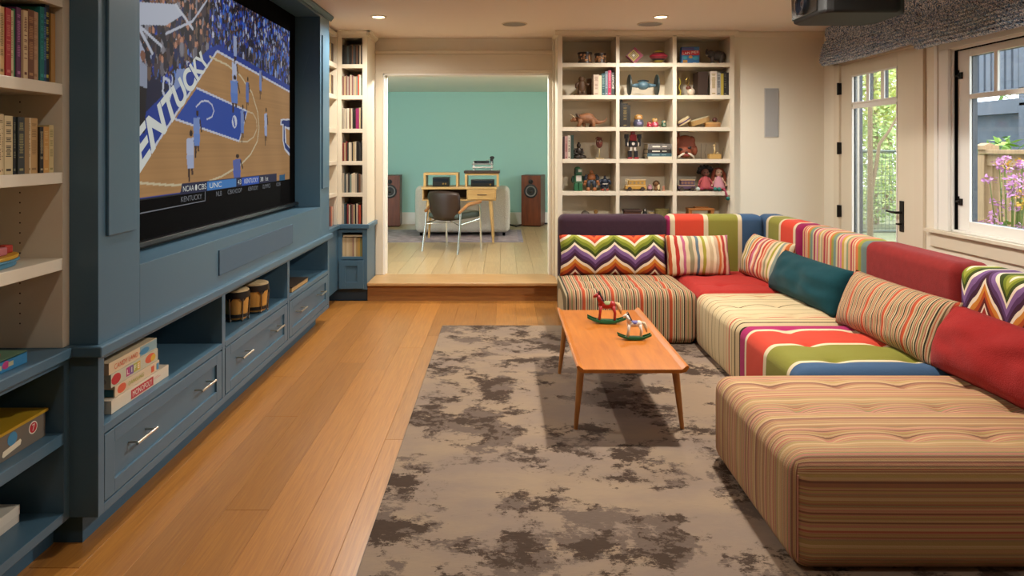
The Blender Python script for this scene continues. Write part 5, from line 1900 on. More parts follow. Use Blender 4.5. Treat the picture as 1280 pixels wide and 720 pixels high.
# ---- near shelves
o = thing('toy_boat', 'blue and yellow toy boat tray with colourful blocks on the lowest cream shelf', 'toy', (-1.60, 2.09, 1.0016))
def oval(rx, ry, n=28):
    return [(rx * math.cos(2 * math.pi * i / n), ry * math.sin(2 * math.pi * i / n)) for i in range(n)]
m = MB().prism(oval(.075, .135), 2, 0, .022)
m.prism(oval(.085, .145), 2, .016, .024)
m.build('hull', mat('toy_blue', '#4a86a3', .4), o, local=True, bevel=.005)
MB().prism(oval(.082, .142), 2, .024, .036).build('deck', mat('toy_yellow', '#c99a2c', .4), o, local=True, bevel=.004)
for i, (bx, by, c) in enumerate(((.035, .04, '#b5686c'), (.03, -.02, '#b56a72'), (-.02, .07, '#9c2420'), (-.025, .0, '#8a2a1c'), (.02, -.08, '#c0862c'), (-.03, -.07, '#4a6a9c'), (.01, .1, '#a83226'))):
    MB().box(bx - .018, bx + .018, by - .018, by + .018, .036, .062 + .006 * (i % 3)).build('block', mat('block_' + c.strip('#'), c, .45), o, local=True, bevel=.004)
def d_blue(x1, y0, y1, z0, z1, dp):
    L = y1 - y0
    return [('lid', MB().box(x1 - dp, x1 - .0, y0, y1, z1 - .004, z1 + .0005), mat('lid_green', '#56745c', .5)),
            ('picture', MB().ell((x1 - dp * .4, y1 - L * .35, z1 + .001), (dp * .3, L * .28, .001)), REDP),
            ('print', MB().ell((x1, y1 - L * .30, z0 + .02), (.0008, .016, .012)), MGP),
            ('print', MB().box(x1, x1 + e, y1 - L * .27, y1 - L * .2, z0 + .012, z1 - .012).box(x1, x1 + e, y1 - L * .42, y1 - L * .36, z0 + .010, z1 - .014), mat('print_pale', '#a9a884', .5))]
game_box('flat bright blue game box on the near blue countertop', -1.50, 1.86, 2.168, .6975, .735, .25, '#1f6f9c', d_blue)
def d_yel(x1, y0, y1, z0, z1, dp):
    L = y1 - y0
    ring = MB()
    n_ = 36
    cx, cy = x1 - dp * .46, y1 - L * .62
    ro, ri = .10, .082
    o_ = []
    for k_ in range(n_):
        a = 2 * math.pi * k_ / n_
        o_ += [(cx + ro * math.cos(a), cy + ro * math.sin(a), z1 + .0036), (cx + ri * math.cos(a), cy + ri * math.sin(a), z1 + .0036)]
    ring.add(o_, [(2 * k_, 2 * k_ + 1, (2 * k_ + 3) % (2 * n_), (2 * k_ + 2) % (2 * n_)) for k_ in range(n_)])
    for k_ in range(12):
        a = 2 * math.pi * k_ / 12
        p_ = Vector((cx + .068 * math.cos(a), cy + .068 * math.sin(a), z1 + .0036))
        ring.obox(p_, (.012, .005, .0006), Matrix.Rotation(a, 3, 'Z'))
    return [('lid', MB().box(x1 - dp - .004, x1 + .006, y0 - .006, y1 + .006, z1 - .006, z1 + .003), mat('lid_yellow', '#b58f22', .45)),
            ('dial_print', ring, mat('print_black', '#14110c', .5)),
            ('dial_center', MB().cyl((cx, cy, z1 + .003), (cx, cy, z1 + .0038), .02, n=20), mat('print_navy', '#1c2c4a', .5)),
            ('badge', MB().cyl((x1, y1 - .060, z0 + .052), (x1 + .0008, y1 - .060, z0 + .052), .020, n=24), WHP),
            ('badge_center', MB().cyl((x1, y1 - .060, z0 + .052), (x1 + .0012, y1 - .060, z0 + .052), .0165, n=24), REDP),
            ('badge_number', wx('7', x1, y1 - .066, y1 - .053, z0 + .042, z0 + .063, .0016), WHP),
            ('print', MB().cyl((x1, y1 - .155, z0 + .055), (x1 + .0008, y1 - .155, z0 + .055), .021, n=20), BLP),
            ('handle_slot', MB().prism([(y1 - .20, z0 + .018), (y1 - .195, z0 + .012), (y1 - .12, z0 + .022), (y1 - .115, z0 + .034), (y1 - .12, z0 + .04), (y1 - .195, z0 + .03)], 0, x1, x1 + .0010), PAGE)]
game_box('grey carton with yellow lid printed with a black dial, in the upper near cubby', -1.535, 1.93, 2.306, .4085, .497, .29, '#6b6256', d_yel)
game_box('plain white box in the lower near cubby', -1.60, 1.95, 2.275, .1375, .193, .24, '#c9c0b2', lambda *a: [('lid_seam', MB().box(a[0] - a[5] - .001, a[0] + .001, a[1] - .001, a[2] + .001, a[4] - .030, a[4] + .001), mat('box_lid', '#d2cabb', .6))])

# ------------------------------------------------------------------ raised room
z0 = FB
rg2 = thing('rug', 'faded patterned rug under the desk in the teal room', 'rug', (-.6, 9.5, z0))
MB().box(-1.86, .26, 8.86, 10.18, z0, z0 + .008).build('pile', mat('faded_rug', '#8a8088', .95, vary=.35, vscale=5), rg2)
MB().box(-1.80, .20, 8.92, 10.12, z0 + .0075, z0 + .0088).box(-1.62, .03, 9.08, 9.96, z0 + .0088, z0 + .0095).build('border', mat('rug_border', '#a08f92', .95, vary=.4, vscale=9), rg2)
def speaker(label, cx, y, rz):
    t = thing('floor_speaker', label, 'speaker', (cx, y, z0), rz)
    WAL = wood('walnut_veneer', '#4f2612', '#6b371c', (3, 3, .4), .35, ring=7.)
    MB().box(-.155, .155, 0, .34, .012, .795).build('cabinet', WAL, t, local=True, bevel=.004)
    MB().box(-.152, .152, -.006, .0, .016, .79).build('baffle', wood('walnut_front', '#5c2a12', '#7a3d1c', (3, 3, .4), .4, ring=7.), t, local=True, bevel=.002)
    MB().box(-.14, .14, .02, .32, 0, .012).build('plinth', BLACK, t, local=True)
    M = Matrix.Rotation(R(90), 3, 'X')
    for zc, r in ((.548, .108), (.695, .036)):
        d = MB().lathe([(r, -.002), (r, .010), (r * .86, .012), (r * .8, .006)], (0, -.006, zc), 28, M).build('driver', mat('driver_black', '#121212', .5), t, local=True, smooth=True)
        if r > .05:
            MB().lathe([(r * .8, .005), (r * .74, .010), (r * .3, -.004), (r * .28, -.003)], (0, -.006, zc), 28, M).build('cone', mat('cone_grey', '#7d7a78', .45), d, local=True, smooth=True)
            MB().lathe([(r * .3, -.004), (r * .26, .010), (r * .12, .018), (.001, .02)], (0, -.006, zc), 20, M).build('dust_cap', mat('cone_dark', '#2a2422', .4), d, local=True, smooth=True)
        else:
            MB().lathe([(r * .6, .004), (r * .4, .016), (.001, .02)], (0, -.006, zc), 20, M).build('dome', mat('dome_dark', '#1b1512', .3), d, local=True, smooth=True)
    return t
speaker('walnut floor speaker partly hidden by the opening beside the narrow shelves', -1.75, 10.62, R(3))
speaker('walnut floor speaker standing clear, nearest the toy bookcase', .43, 10.66, R(-15))
# armchair seen from behind
BOU = mat('boucle', '#cbc5ba', .95, bump=.9, bscale=90, vary=.08, vscale=60)
sf = thing('loveseat', 'pale grey textured loveseat seen from behind, beyond the desk', 'sofa', (-.56, 9.85, z0 + .0098))
me = rbox_mesh(1.29, .22, .64, .07, 22, puff=.01)
mesh_obj('backrest', me, BOU, sf, (0, -.33, .045))
for sx in (-1, 1):
    mesh_obj('arm', rbox_mesh(.2, .75, .5, .06, 12), BOU, sf, (sx * .545, .13, .045))
mesh_obj('seat_cushion', rbox_mesh(.86, .66, .2, .05, 12), BOU, sf, (0, .12, .24))
MB().box(-.43, .43, -.2, .45, .05, .24).build('seat_base', BOU, sf, local=True)
for sx in (-1, 1):
    for sy in (-.36, .42):
        MB().cyl((sx * .57, sy, 0), (sx * .57, sy, .06), .018, .022, n=10).build('leg', BLACK, sf, local=True)
# desk
DO = wood('desk_oak', '#b08a55', '#c9a56c', (.5, 4, 4), .4, ring=6.)
DOL = wood('desk_leg_oak', '#b08a55', '#c9a56c', (4, 4, .5), .4, ring=6.)
dk = thing('desk', 'light oak writing desk with one drawer and tapered legs behind the chair', 'desk', (-.56, 8.97, z0))
x0, x1, y0, y1 = -1.035, -.082, 8.70, 9.26
zt = .884
m = MB()
m.box(x0, x1, y0, y1, zt - .028, zt)
m.build('desktop', DO, dk, bevel=.004)
m = MB()
m.box(x0 + .01, x1 - .01, y0 + .02, y1 - .01, .712, .724); m.box(x0 + .01, x0 + .024, y0 + .01, y1 - .01, .712, zt - .028); m.box(x1 - .024, x1 - .01, y0 + .01, y1 - .01, .712, zt - .028)
m.box(-.462, -.45, y0 + .02, y1 - .01, .724, zt - .028); m.box(x0 + .01, x1 - .01, y1 - .022, y1 - .01, .712, zt - .028)
m.build('apron', DO, dk, bevel=.001)
d = MB().box(-.448, x1 - .026, y0 + .006, y0 + .022, .727, zt - .032).build('drawer', DO, dk, bevel=.002)
MB().box(-.33, -.21, y0 - .004, y0 + .008, .782, .794).build('handle', mat('desk_pull', '#5a4024', .5), d, bevel=.002)
MB().box(x0 + .03, -.465, y1 - .03, y1 - .023, .725, zt - .03).build('cubby_back', mat('cubby_dark', '#3a2416', .7), dk)
for tx, ty, bx, by in ((-.95, 8.76, -1.012, 8.73), (-.165, 8.76, -.125, 8.73), (-.95, 9.2, -1.0, 9.23), (-.165, 9.2, -.125, 9.23)):
    MB().tube([(tx, ty, .714), (bx, by, z0 + .0085)], [.024, .014], 10).build('leg', DOL, dk, smooth=True)
# risers and the hi-fi
def riser(label, xa, xb, za, zb, top=None):
    t = thing('desk_riser', label, 'desk riser', ((xa + xb) / 2, 8.95, za))
    m = MB()
    m.box(xa, xa + .03, 8.80, 9.10, za, zb); m.box(xb - .03, xb, 8.80, 9.10, za, zb)
    m.build('side', DOL, t, bevel=.002, kind='stuff') if False else m
    MB().box(xa, xa + .03, 8.80, 9.10, za, zb).build('side', DOL, t, bevel=.002)
    MB().box(xb - .03, xb, 8.80, 9.10, za, zb).build('side', DOL, t, bevel=.002)
    MB().box(xa + .03, xb - .03, 8.80, 9.10, zb - .028, zb).build('shelf_top', DO, t, bevel=.002)
    if top:
        MB().box(xa - .012, xb + .012, 8.78, 9.12, zb, zb + .03).build('plinth_board', mat('dark_board', '#33221a', .4), t, bevel=.003)
    return t
riser('open oak riser on the desk over a black amplifier with two gold knobs', -1.02, -.575, .884, 1.062)
riser('open oak riser with dark board carrying the turntable', -.49, -.055, .884, 1.058, True)
def hifi(label, cx, w_, h, y, knobs):
    t = thing('amplifier', label, 'hi-fi unit', (cx, y, .884))
    MB().box(-w_ / 2, w_ / 2, -.11, .11, .006, h).build('case', mat('hifi_black', '#131414', .35), t, local=True, bevel=.003)
    MB().box(-w_ / 2 + .012, w_ / 2 - .012, -.112, -.109, h * .55, h * .85).build('display', mat('hifi_display', '#1d2630', .1), t, local=True)
    for kx in knobs:
        MB().cyl((kx, -.11, h * .32), (kx, -.125, h * .32), .011, n=14).build('knob', mat('knob_gold', '#bb9a55', .3, metal=.8), t, local=True)
    for sx in (-1, 1):
        MB().cyl((sx * (w_ / 2 - .03), 0, 0), (sx * (w_ / 2 - .03), 0, .007), .012, n=10).build('foot', BLACK, t, local=True)
hifi('small black amplifier with two gold knobs under the left oak riser', -.80, .21, .118, 8.93, (.03, .062))
hifi('wide low black hi-fi unit under the turntable riser', -.265, .30, .088, 8.93, (.1,))
tt = thing('turntable', 'silver and black record turntable on top of the dark board', 'turntable', (-.265, 8.95, 1.0885))
SIL = mat('turntable_silver', '#c9c6c0', .2, metal=.9)
for sx in (-1, 1):
    for sy in (-1, 1):
        MB().lathe([(.014, 0), (.014, .012), (.010, .014), (.010, .06), (.014, .062), (.014, .09), (.010, .092), (.010, .12), (.001, .12)], (sx * .115, sy * .09, 0), 14).build('pillar', SIL, tt, local=True, smooth=True)
MB().box(-.14, .14, -.11, .11, .03, .05).build('plinth', SIL, tt, local=True, bevel=.008)
MB().box(-.14, .14, -.11, .11, .075, .092).build('subchassis', mat('acrylic_grey', '#8f8f8c', .15), tt, local=True, bevel=.008)
MB().cyl((-.02, 0, .092), (-.02, 0, .122), .105, n=36).build('platter', mat('platter_black', '#17171a', .3), tt, local=True)
MB().cyl((-.02, 0, .122), (-.02, 0, .126), .1, n=36).build('record', mat('vinyl', '#0c0c0d', .2), tt, local=True)
MB().cyl((.115, .06, .09), (.115, .06, .16), .02, n=14).ell((.12, .06, .165), (.03, .022, .022)).build('arm_base', mat('driver_black', '#121212', .5), tt, local=True, smooth=True)
MB().tube([(.13, .1, .165), (.115, .06, .165), (.09, -.06, .14), (.05, -.07, .132)], .004, 8).build('tonearm', CHROME, tt, local=True)
# cables on the floor by the wall
m = MB().tube([(.10, 10.75, z0 + .02), (.2, 10.6, z0 + .012), (.28, 10.78, z0 + .012), (.4, 10.9, z0 + .02), (.9, 10.93, z0 + .02)], .012, 6)
tag(m.build('cable', mat('cable_black', '#1c1e20', .6), smooth=True), 'dark cable running along the floor behind the clear walnut speaker', 'cable')
# chair
LEA, LEAG, WARM = mat('brown_leather', '#2e1d15', .42), mat('green_grey_leather', '#3c4640', .4), wood('arm_wood', '#8a5a32', '#a8743f', (2, .4, 2), .4, ring=6.)
ch = thing('desk_chair', 'chrome framed desk chair with brown leather back facing the desk', 'chair', (-.60, 8.18, z0), R(-30))
me = rbox_mesh(.46, .44, .075, .03, 14, top_puff=.012)
mesh_obj('seat', me, LEAG, ch, (0, .03, .385))
# curved back
bm_v, bm_f = [], []
nu, nv = 14, 10
for s_ in (0, 1):
    for i in range(nu + 1):
        for j in range(nv + 1):
            u, v = i / nu * 2 - 1, j / nv
            wdt = .235 * (1 - .12 * (1 - v)) * (1 - .10 * max(0, v - .8) ** 2 / .04)
            yb = -.20 - .05 * v + .055 * u * u
            th = .02 * (1 - abs(u) ** 6) * (1 - abs(2 * v - 1) ** 6)
            bm_v.append((u * wdt, yb + (th if s_ else -th), .385 + .315 * v + .018 * (1 - u * u) * (1 if v > .5 else -1) * abs(2 * v - 1)))
    o_ = s_ * (nu + 1) * (nv + 1)
    for i in range(nu):
        for j in range(nv):
            a = o_ + i * (nv + 1) + j
            bm_f.append((a, a + 1, a + nv + 2, a + nv + 1))
MB().add(bm_v, bm_f).build('backrest', LEA, ch, local=True, smooth='all')
for sx in (-1, 1):
    MB().tube([(sx * .25, -.265, .0), (sx * .245, -.21, .30), (sx * .238, -.19, .50)], .0125, 10).build('rear_leg', CHROME, ch, local=True, smooth=True)
    MB().tube([(sx * .25, .24, .0), (sx * .248, .22, .36), (sx * .246, .20, .545), (sx * .246, .17, .558)], .0125, 10).build('front_leg', CHROME, ch, local=True, smooth=True)
    MB().tube([(sx * .238, -.22, .47), (sx * .25, -.05, .555), (sx * .25, .22, .572)], [.017, .022, .02], 10).build('armrest', WARM, ch, local=True, smooth=True)
    MB().tube([(sx * .242, -.215, .33), (sx * .245, .225, .37)], .010, 8).build('side_rail', CHROME, ch, local=True, smooth=True)
MB().tube([(-.245, -.21, .32), (.245, .22, .34)], .005, 6).tube([(.245, -.21, .32), (-.245, .22, .34)], .005, 6).build('brace', CHROME, ch, local=True)
# fill lamp added to brighten the raised room, out of sight above the opening
pl = thing('added_fill_lamp', 'added fill lamp brightening the teal room, unseen above the opening', 'lamp', (-.4, 7.12, 2.28))
MB().lathe([(.15, 0), (.15, -.02), (.14, -.025)], n=28).build('rim', WHITE, pl, local=True, smooth=True)
MB().lathe([(.14, -.02), (.13, -.045), (.08, -.06), (.001, -.065)], n=28).build('diffuser', mat('fill_diffuser', '#ffffff', .5, emit='#fff0d8', es=6), pl, local=True, smooth=True)
l = bpy.data.lights.new('fill_light', 'POINT')
l.energy = FILL_WATTS
l.color = (1, .95, .86)
l.shadow_soft_size = .03
o = bpy.data.objects.new('fill_light', l)
COL.objects.link(o)
o.parent = pl
o.location = (0, 0, -.10)

# ------------------------------------------------------------------ toys and books on the toy bookcase
R0, R1, R2, R3, R4, R5 = 2.1425, 1.8525, 1.5655, 1.2775, .9865, .7005
def spot(name, label, cat, x, z, y=6.28, rz=0., group=None):
    return thing(name, label, cat, (x, y, z), R(rz), group)
def C_(name, col, rough=.5, **k):
    return mat('toy_' + name, col, rough, **k)
def part(mb, name, t, m, smooth='all', **k):
    return mb.build(name, m, t, local=True, smooth=smooth, **k)
# r0: tins
for lab, x, r, h in (('larger painted tin drum with dark rim on the top toy shelf', .745, .066, .104), ('smaller painted tin drum with dark rim on the top toy shelf', .886, .053, .096)):
    t = spot('toy_drum', lab, 'toy', x, R0)
    part(MB().lathe([(r * .95, 0), (r * .95, .004), (r * .93, .01), (r * .93, h - .014), (r * .95, h - .01)], n=26), 'shell', t, C_('tin_pattern', '#4a3a30', .35, vary=.0), True)
    part(MB().lathe([(r, 0), (r, .012), (r * .93, .012)], n=26), 'lower_rim', t, C_('tin_rim', '#241812', .4), True)
    part(MB().lathe([(r * .93, h - .016), (r * 1.03, h - .016), (r * 1.03, h), (r * .9, h), (r * .88, h - .004), (.001, h - .004)], n=26), 'rim', t, C_('tin_rim', '#241812', .4), True)
    m = MB()
    rr = random.Random(int(x * 100))
    for i in range(26):
        a = rr.uniform(math.pi, 2 * math.pi)
        zz = rr.uniform(.02, h - .025)
        s_ = rr.uniform(.006, .014)
        m.ell((math.cos(a) * r * .93, math.sin(a) * r * .93, zz), (s_, .003, s_ * .8), 8, 5, Matrix.Rotation(a + math.pi / 2, 3, 'Z'))
    part(m, 'painted_spots', t, C_('tin_spots', '#b5855a', .4, vary=.5, vscale=40), kind='stuff')
# r0: diamond box and spinning top
t = spot('toy_box', 'diamond shaped box with nested red yellow and white squares on the top shelf', 'toy', 1.198, R0)
def diamond(rad, d0, d1, dx=0.):
    return MB().prism([(dx, .0 + .077 - rad), (dx + rad, .077), (dx, .077 + rad), (dx - rad, .077)], 1, d0, d1)
part(diamond(.077, -.02, .04), 'body', t, C_('magenta', '#8e2440'), False)
for i, (rad, c) in enumerate(((.060, '#57304a'), (.054, '#c2a33a'), (.040, '#3f3a2c'), (.033, '#b59a5a'), (.022, '#2a2f2a'), (.015, '#d9d2c0'))):
    part(diamond(rad, -.021 - .001 * i, -.02, -.012), 'square', t, C_('sq' + str(i), c), False)
t = spot('spinning_top', 'red black and yellow humming top on the top shelf', 'toy', 1.418, R0)
pf = [(.004, 0), (.030, .004), (.034, .014), (.05, .03), (.062, .046), (.082, .066), (.084, .074), (.062, .094), (.052, .104), (.030, .122), (.012, .13), (.004, .134)]
cs = ['#a08a3c', '#2a2622', '#a8923c', '#241d1c', '#8a2336', '#a32238', '#8a2336', '#2a2224', '#b59f34', '#33302a', '#9c9434']
for i in range(len(pf) - 1):
    part(MB().lathe([pf[i], pf[i + 1]], n=28), 'band', t, C_('top' + str(i), cs[i], .3), True)
# r0: tin box and elephant
t = spot('toy_tin', 'small bright blue and red printed box beside the grey elephant', 'box', 1.703, R0)
part(MB().box(-.08, .08, -.03, .04, 0, .155), 'body', t, C_('tin_blue', '#3a6fa0', .4), False, bevel=.004)
part(MB().box(-.081, .081, -.0315, -.03, .078, .122), 'banner', t, REDP, False)
part(MB().box(-.076, .03, -.0318, -.03, .128, .148), 'banner', t, C_('tin_navy', '#4a4f84', .4), False)
part(word(MB(), 'LAN MER', (-.072, -.0325, .082), (.074, -.0325, .098), (-.072, -.0325, .104), (.074, -.0325, .120)), 'lettering', t, WHP, False)
part(MB().box(-.07, -.03, -.0318, -.03, .01, .034).ell((.0, -.03, .062), (.018, .003, .014)), 'picture', t, C_('tin_orange', '#c08a42', .4), False)
part(MB().ell((.045, -.03, .052), (.03, .003, .016)).ell((-.05, -.03, .055), (.02, .003, .016)), 'picture', t, C_('tin_teal', '#3f95a6', .4), False)
part(MB().box(-.075, -.005, -.0318, -.03, .0, .007).box(.02, .05, -.0318, -.03, .002, .010), 'strip', t, WHP, False)
t = spot('toy_elephant', 'dark grey toy elephant with raised trunk on the top shelf', 'toy', 1.945, R0, rz=-12)
m = MB()
m.ell((.012, 0, .078), (.062, .04, .046)); m.ell((-.048, 0, .092), (.034, .03, .036)); m.ell((.05, 0, .074), (.03, .036, .04))
m.tube([(-.074, 0, .09), (-.086, 0, .10), (-.088, 0, .125), (-.078, 0, .14)], [.014, .011, .008, .006], 8)
for lx in (-.032, .045):
    for ly in (-.02, .02):
        m.tube([(lx, ly, .07), (lx - .004, ly, .03), (lx, ly, .0)], [.019, .015, .016], 8)
m.tube([(.075, 0, .09), (.082, 0, .06), (.08, 0, .04)], [.006, .004, .003], 6)
part(m, 'body', t, C_('elephant', '#4a423c', .6))
for s_ in (-1, 1):
    part(MB().ell((-.035, s_ * .032, .088), (.022, .005, .03)), 'ear', t, C_('elephant_ear', '#3d3530', .6))
    part(MB().tube([(-.07, s_ * .014, .082), (-.088, s_ * .016, .08), (-.094, s_ * .016, .086)], [.004, .003, .001], 6), 'tusk', t, C_('ivory', '#d9cdb0', .4))
# r1 left: carved figure, board, books
t = spot('carved_figure', 'dark brown carved wooden figure with arms out on the second shelf', 'figurine', .715, R1, rz=4)
m = MB()
m.ell((0, 0, .085), (.036, .03, .07)); m.ell((0, 0, .15), (.028, .028, .032)); m.tube([(.02, 0, .12), (.058, -.01, .10), (.07, -.015, .115)], [.016, .012, .009], 8)
m.tube([(-.02, 0, .12), (-.05, -.01, .10), (-.052, -.015, .07)], [.016, .014, .012], 8)
m.box(-.07, .045, -.03, .03, 0, .018)
for s_ in (-1, 1):
    m.tube([(s_ * .018, 0, .05), (s_ * .022, -.008, .01)], [.02, .018], 8)
part(m, 'body', t, C_('carved', '#4a3018', .6, bump=.5, bscale=60))
o = spot('wooden_plaque', 'thin brown wooden panel leaning behind the carved figure', 'panel', .80, R1, 6.36)
part(MB().box(-.03, .03, 0, .012, 0, .168), 'board', o, C_('panel', '#5d4028', .6), False, bevel=.002)
def bk(x0, x1, z, h, col, label, grp, tilt=0., title=None, d=.17, y=6.21):
    return book('book', label, 'book', (x0 + x1) / 2, y, z, x1 - x0 - .0008, h, d, col, '-y', grp, tilt, True, title)
X_ = lambda px: (px - 629) * .00722
g1 = 'books on the second toy shelf, left column'
bk(X_(742), X_(748.7), R1, .188, '#c9b5a0', 'thick pale pinkish book beside the carved figure', g1, title='#8a6a5c')
bk(X_(748.7), X_(752.2), R1, .18, '#d0c2a0', 'slim cream book next to the thick pale one', g1)
bk(X_(752.2), X_(756.4), R1, .198, '#1f4a50', 'dark teal book on the second toy shelf', g1, title='#7d9a96')
bk(X_(756.4), X_(760), R1, .217, '#5d6a72', 'grey blue book next to the crimson one', g1, title='#a8a8b4')
bk(X_(760), X_(764.2), R1, .226, '#a81f48', 'crimson book on the second toy shelf', g1, title='#c98a9a')
o = bk(X_(764.2), X_(768.6), R1, .205, '#3a3a38', 'charcoal book with large pale upright lettering', g1)
vs_, fs_, _ = text_polys('TOUCHE')
m = MB().add([(.010 - b_ * .020, -.0006, .17 - a_ * .13 + .018) for a_, b_ in vs_], fs_)
part(m, 'lettering', o, WHP, False)
# r1 middle: toy craft (plain stand-in)
t = spot('toy_spaceship', 'blue grey lens shaped toy craft between two upright dark discs', 'toy', 1.277, R1)
part(MB().ell((0, 0, .095), (.055, .045, .04)).tube([(-.12, 0, .095), (-.05, 0, .095)], [.010, .022], 10).tube([(.05, 0, .095), (.12, 0, .095)], [.022, .010], 10), 'hull', t, C_('craft', '#4a6470', .4))
part(MB().tube([(-.05, 0, .135), (0, 0, .142), (.05, 0, .135)], .006, 8), 'top_rail', t, C_('craft_dark', '#1c2f3a', .3))
for s_ in (-1, 1):
    part(MB().lathe([(.001, -.010), (.085, -.010), (.0975, -.005), (.0975, .005), (.085, .010), (.001, .010)], (s_ * .125, 0, .0978), 32, Matrix.Rotation(R(90), 3, 'Y')), 'side_disc', t, C_('craft_panel', '#23302f', .5), True)
# r1 right
t = spot('brass_ornament', 'slim twisted yellow green ornament at the edge of its shelf', 'ornament', 1.612, R1)
m = MB()
m.tube([(.008 * math.sin(i * .9), .008 * math.cos(i * .9), .01 + i * .0125) for i in range(13)], [.008 - .0003 * i for i in range(13)], 8)
m.lathe([(.02, 0), (.02, .006), (.008, .014), (.001, .014)], n=14)
part(m, 'twist', t, C_('brassy', '#a5943a', .35))
t = spot('toy_ornament', 'white ball ornament with brown cap and gold loop', 'ornament', 1.703, R1)
part(MB().ell((.012, 0, .036), (.038, .036, .036)), 'ball', t, C_('ball_white', '#cdbba4', .4))
part(MB().lathe([(.02, .06), (.024, .07), (.02, .085), (.008, .092), (.001, .092)], (-.012, 0, 0), 14), 'cap', t, C_('cap_brown', '#5a2c1c', .5), True)
part(MB().tube([(-.02 + .014 * math.cos(a * .449), 0, .13 + .036 * math.sin(a * .449)) for a in range(14)], .0028, 6, closed=True), 'loop', t, C_('gold', '#c2a24a', .25, metal=.8))
g2 = 'books on the second toy shelf, right column'
o = book('book', 'large dark brown book standing half turned on the second shelf', 'book', 1.80, 6.2, R1, .085, .213, .17, '#33231a', '-y', g2)
bk(X_(888.2), X_(896), R1, .218, '#cdbfae', 'wide white book with a gold seal', g2, title='#8f7a3c')
bk(X_(896), X_(901), R1, .205, '#8f8e8c', 'grey and white book beside the yellow one', g2, title='#3a3a44')
bk(X_(901), X_(904.5), R1, .198, '#a8953c', 'slim yellow book on the second shelf', g2)
bk(X_(904.5), X_(908.5), R1, .212, '#1f1c1a', 'black book next to the slim yellow one', g2, title='#6d6a5c')
bk(X_(908.5), X_(912), R1, .206, '#262320', 'black book at the end of the second shelf', g2)
# r2 left: dinosaur
t = spot('toy_dinosaur', 'brown horned toy dinosaur with long tail on the third shelf', 'toy', .775, R2, rz=0)
m = MB()
m.tube([(.175, 0, .088), (.15, .004, .055), (.10, .004, .044), (.05, 0, .062), (.0, 0, .082), (-.06, 0, .082), (-.10, 0, .076)], [.004, .010, .018, .032, .046, .042, .032], 14)
m.ell((-.006, 0, .088), (.065, .04, .044)); m.ell((-.122, 0, .072), (.03, .024, .022)); m.ell((-.148, 0, .062), (.014, .014, .013))
for lx, ly, fx_ in ((-.07, -.028, -.10), (-.055, .028, -.03), (.03, -.03, .045), (.04, .03, .02)):
    m.tube([(lx, ly, .07), ((lx + fx_) / 2 + .008, ly * 1.2, .035), (fx_, ly * 1.2, .0)], [.026, .017, .014], 8)
part(m, 'body', t, C_('dino', '#7d5030', .6, vary=.3, vscale=18, bump=.4, bscale=120))
part(MB().ell((-.092, 0, .098), (.012, .045, .036), M=Matrix.Rotation(R(-35), 3, 'Y')), 'frill', t, C_('dino_frill', '#4a3526', .6))
for s_ in (-1, 1):
    part(MB().tube([(-.122, s_ * .014, .085), (-.14, s_ * .018, .105), (-.16, s_ * .018, .118)], [.006, .004, .001], 6), 'horn', t, C_('horn', '#bfa883', .5))
part(MB().tube([(-.152, 0, .072), (-.160, 0, .086)], [.004, .001], 6), 'horn', t, C_('horn', '#bfa883', .5))
# r2 middle: black books, nesting dolls
g3 = 'black books on the third toy shelf'
bk(X_(774.9), X_(778), R2, .284, '#1c1a17', 'tallest black book against the shelf side', g3)
bk(X_(778), X_(784.7), R2, .214, '#211e1a', 'wide black book with gilt lines', g3, title='#7d6a3c')
bk(X_(784.7), X_(788), R2, .198, '#24211c', 'shortest of the three black books', g3)
def nest(label, x, h, w_, c1, c2, face):
    t = spot('nesting_doll', label, 'doll', x, R2, group='painted nesting dolls')
    part(MB().lathe([(w_ * .36, 0), (w_ * .42, .004), (w_ * .5, h * .25), (w_ * .48, h * .42), (w_ * .36, h * .6)], n=22), 'body', t, C_('nest_' + c1.strip('#'), c1, .3), True)
    part(MB().lathe([(w_ * .36, h * .58), (w_ * .40, h * .72), (w_ * .36, h * .88), (w_ * .2, h * .98), (.001, h)], n=22), 'headscarf', t, C_('nest_' + c2.strip('#'), c2, .3), True)
    part(MB().ell((0, -w_ * .30, h * .75), (w_ * .22, w_ * .12, h * .14)), 'face', t, C_('nest_face', '#d0a883', .4))
    m = MB()
    for s_ in (-1, 1):
        m.ell((s_ * w_ * .08, -w_ * .415, h * .77), (w_ * .025, w_ * .01, w_ * .02), 8, 5)
    part(m, 'eyes', t, BLACK)
    part(MB().ell((0, -w_ * .44, h * .3), (w_ * .22, w_ * .06, h * .14)), 'apron', t, C_('nest_apron_' + face.strip('#'), face, .4, vary=.5, vscale=60))
nest('largest nesting doll, blue grey with golden headscarf', 1.235, .12, .098, '#4a4a5c', '#a5793c', '#8a86a8')
nest('small red nesting doll nearest the largest one', 1.335, .05, .052, '#9c1f34', '#a8243a', '#c05a68')
nest('medium red and pink nesting doll with yellow headscarf', 1.384, .084, .068, '#a83a4c', '#b58a42', '#c98a94')
nest('small green nesting doll apart from the red ones', 1.466, .066, .052, '#2a4a34', '#5f7a6a', '#8fa08c')
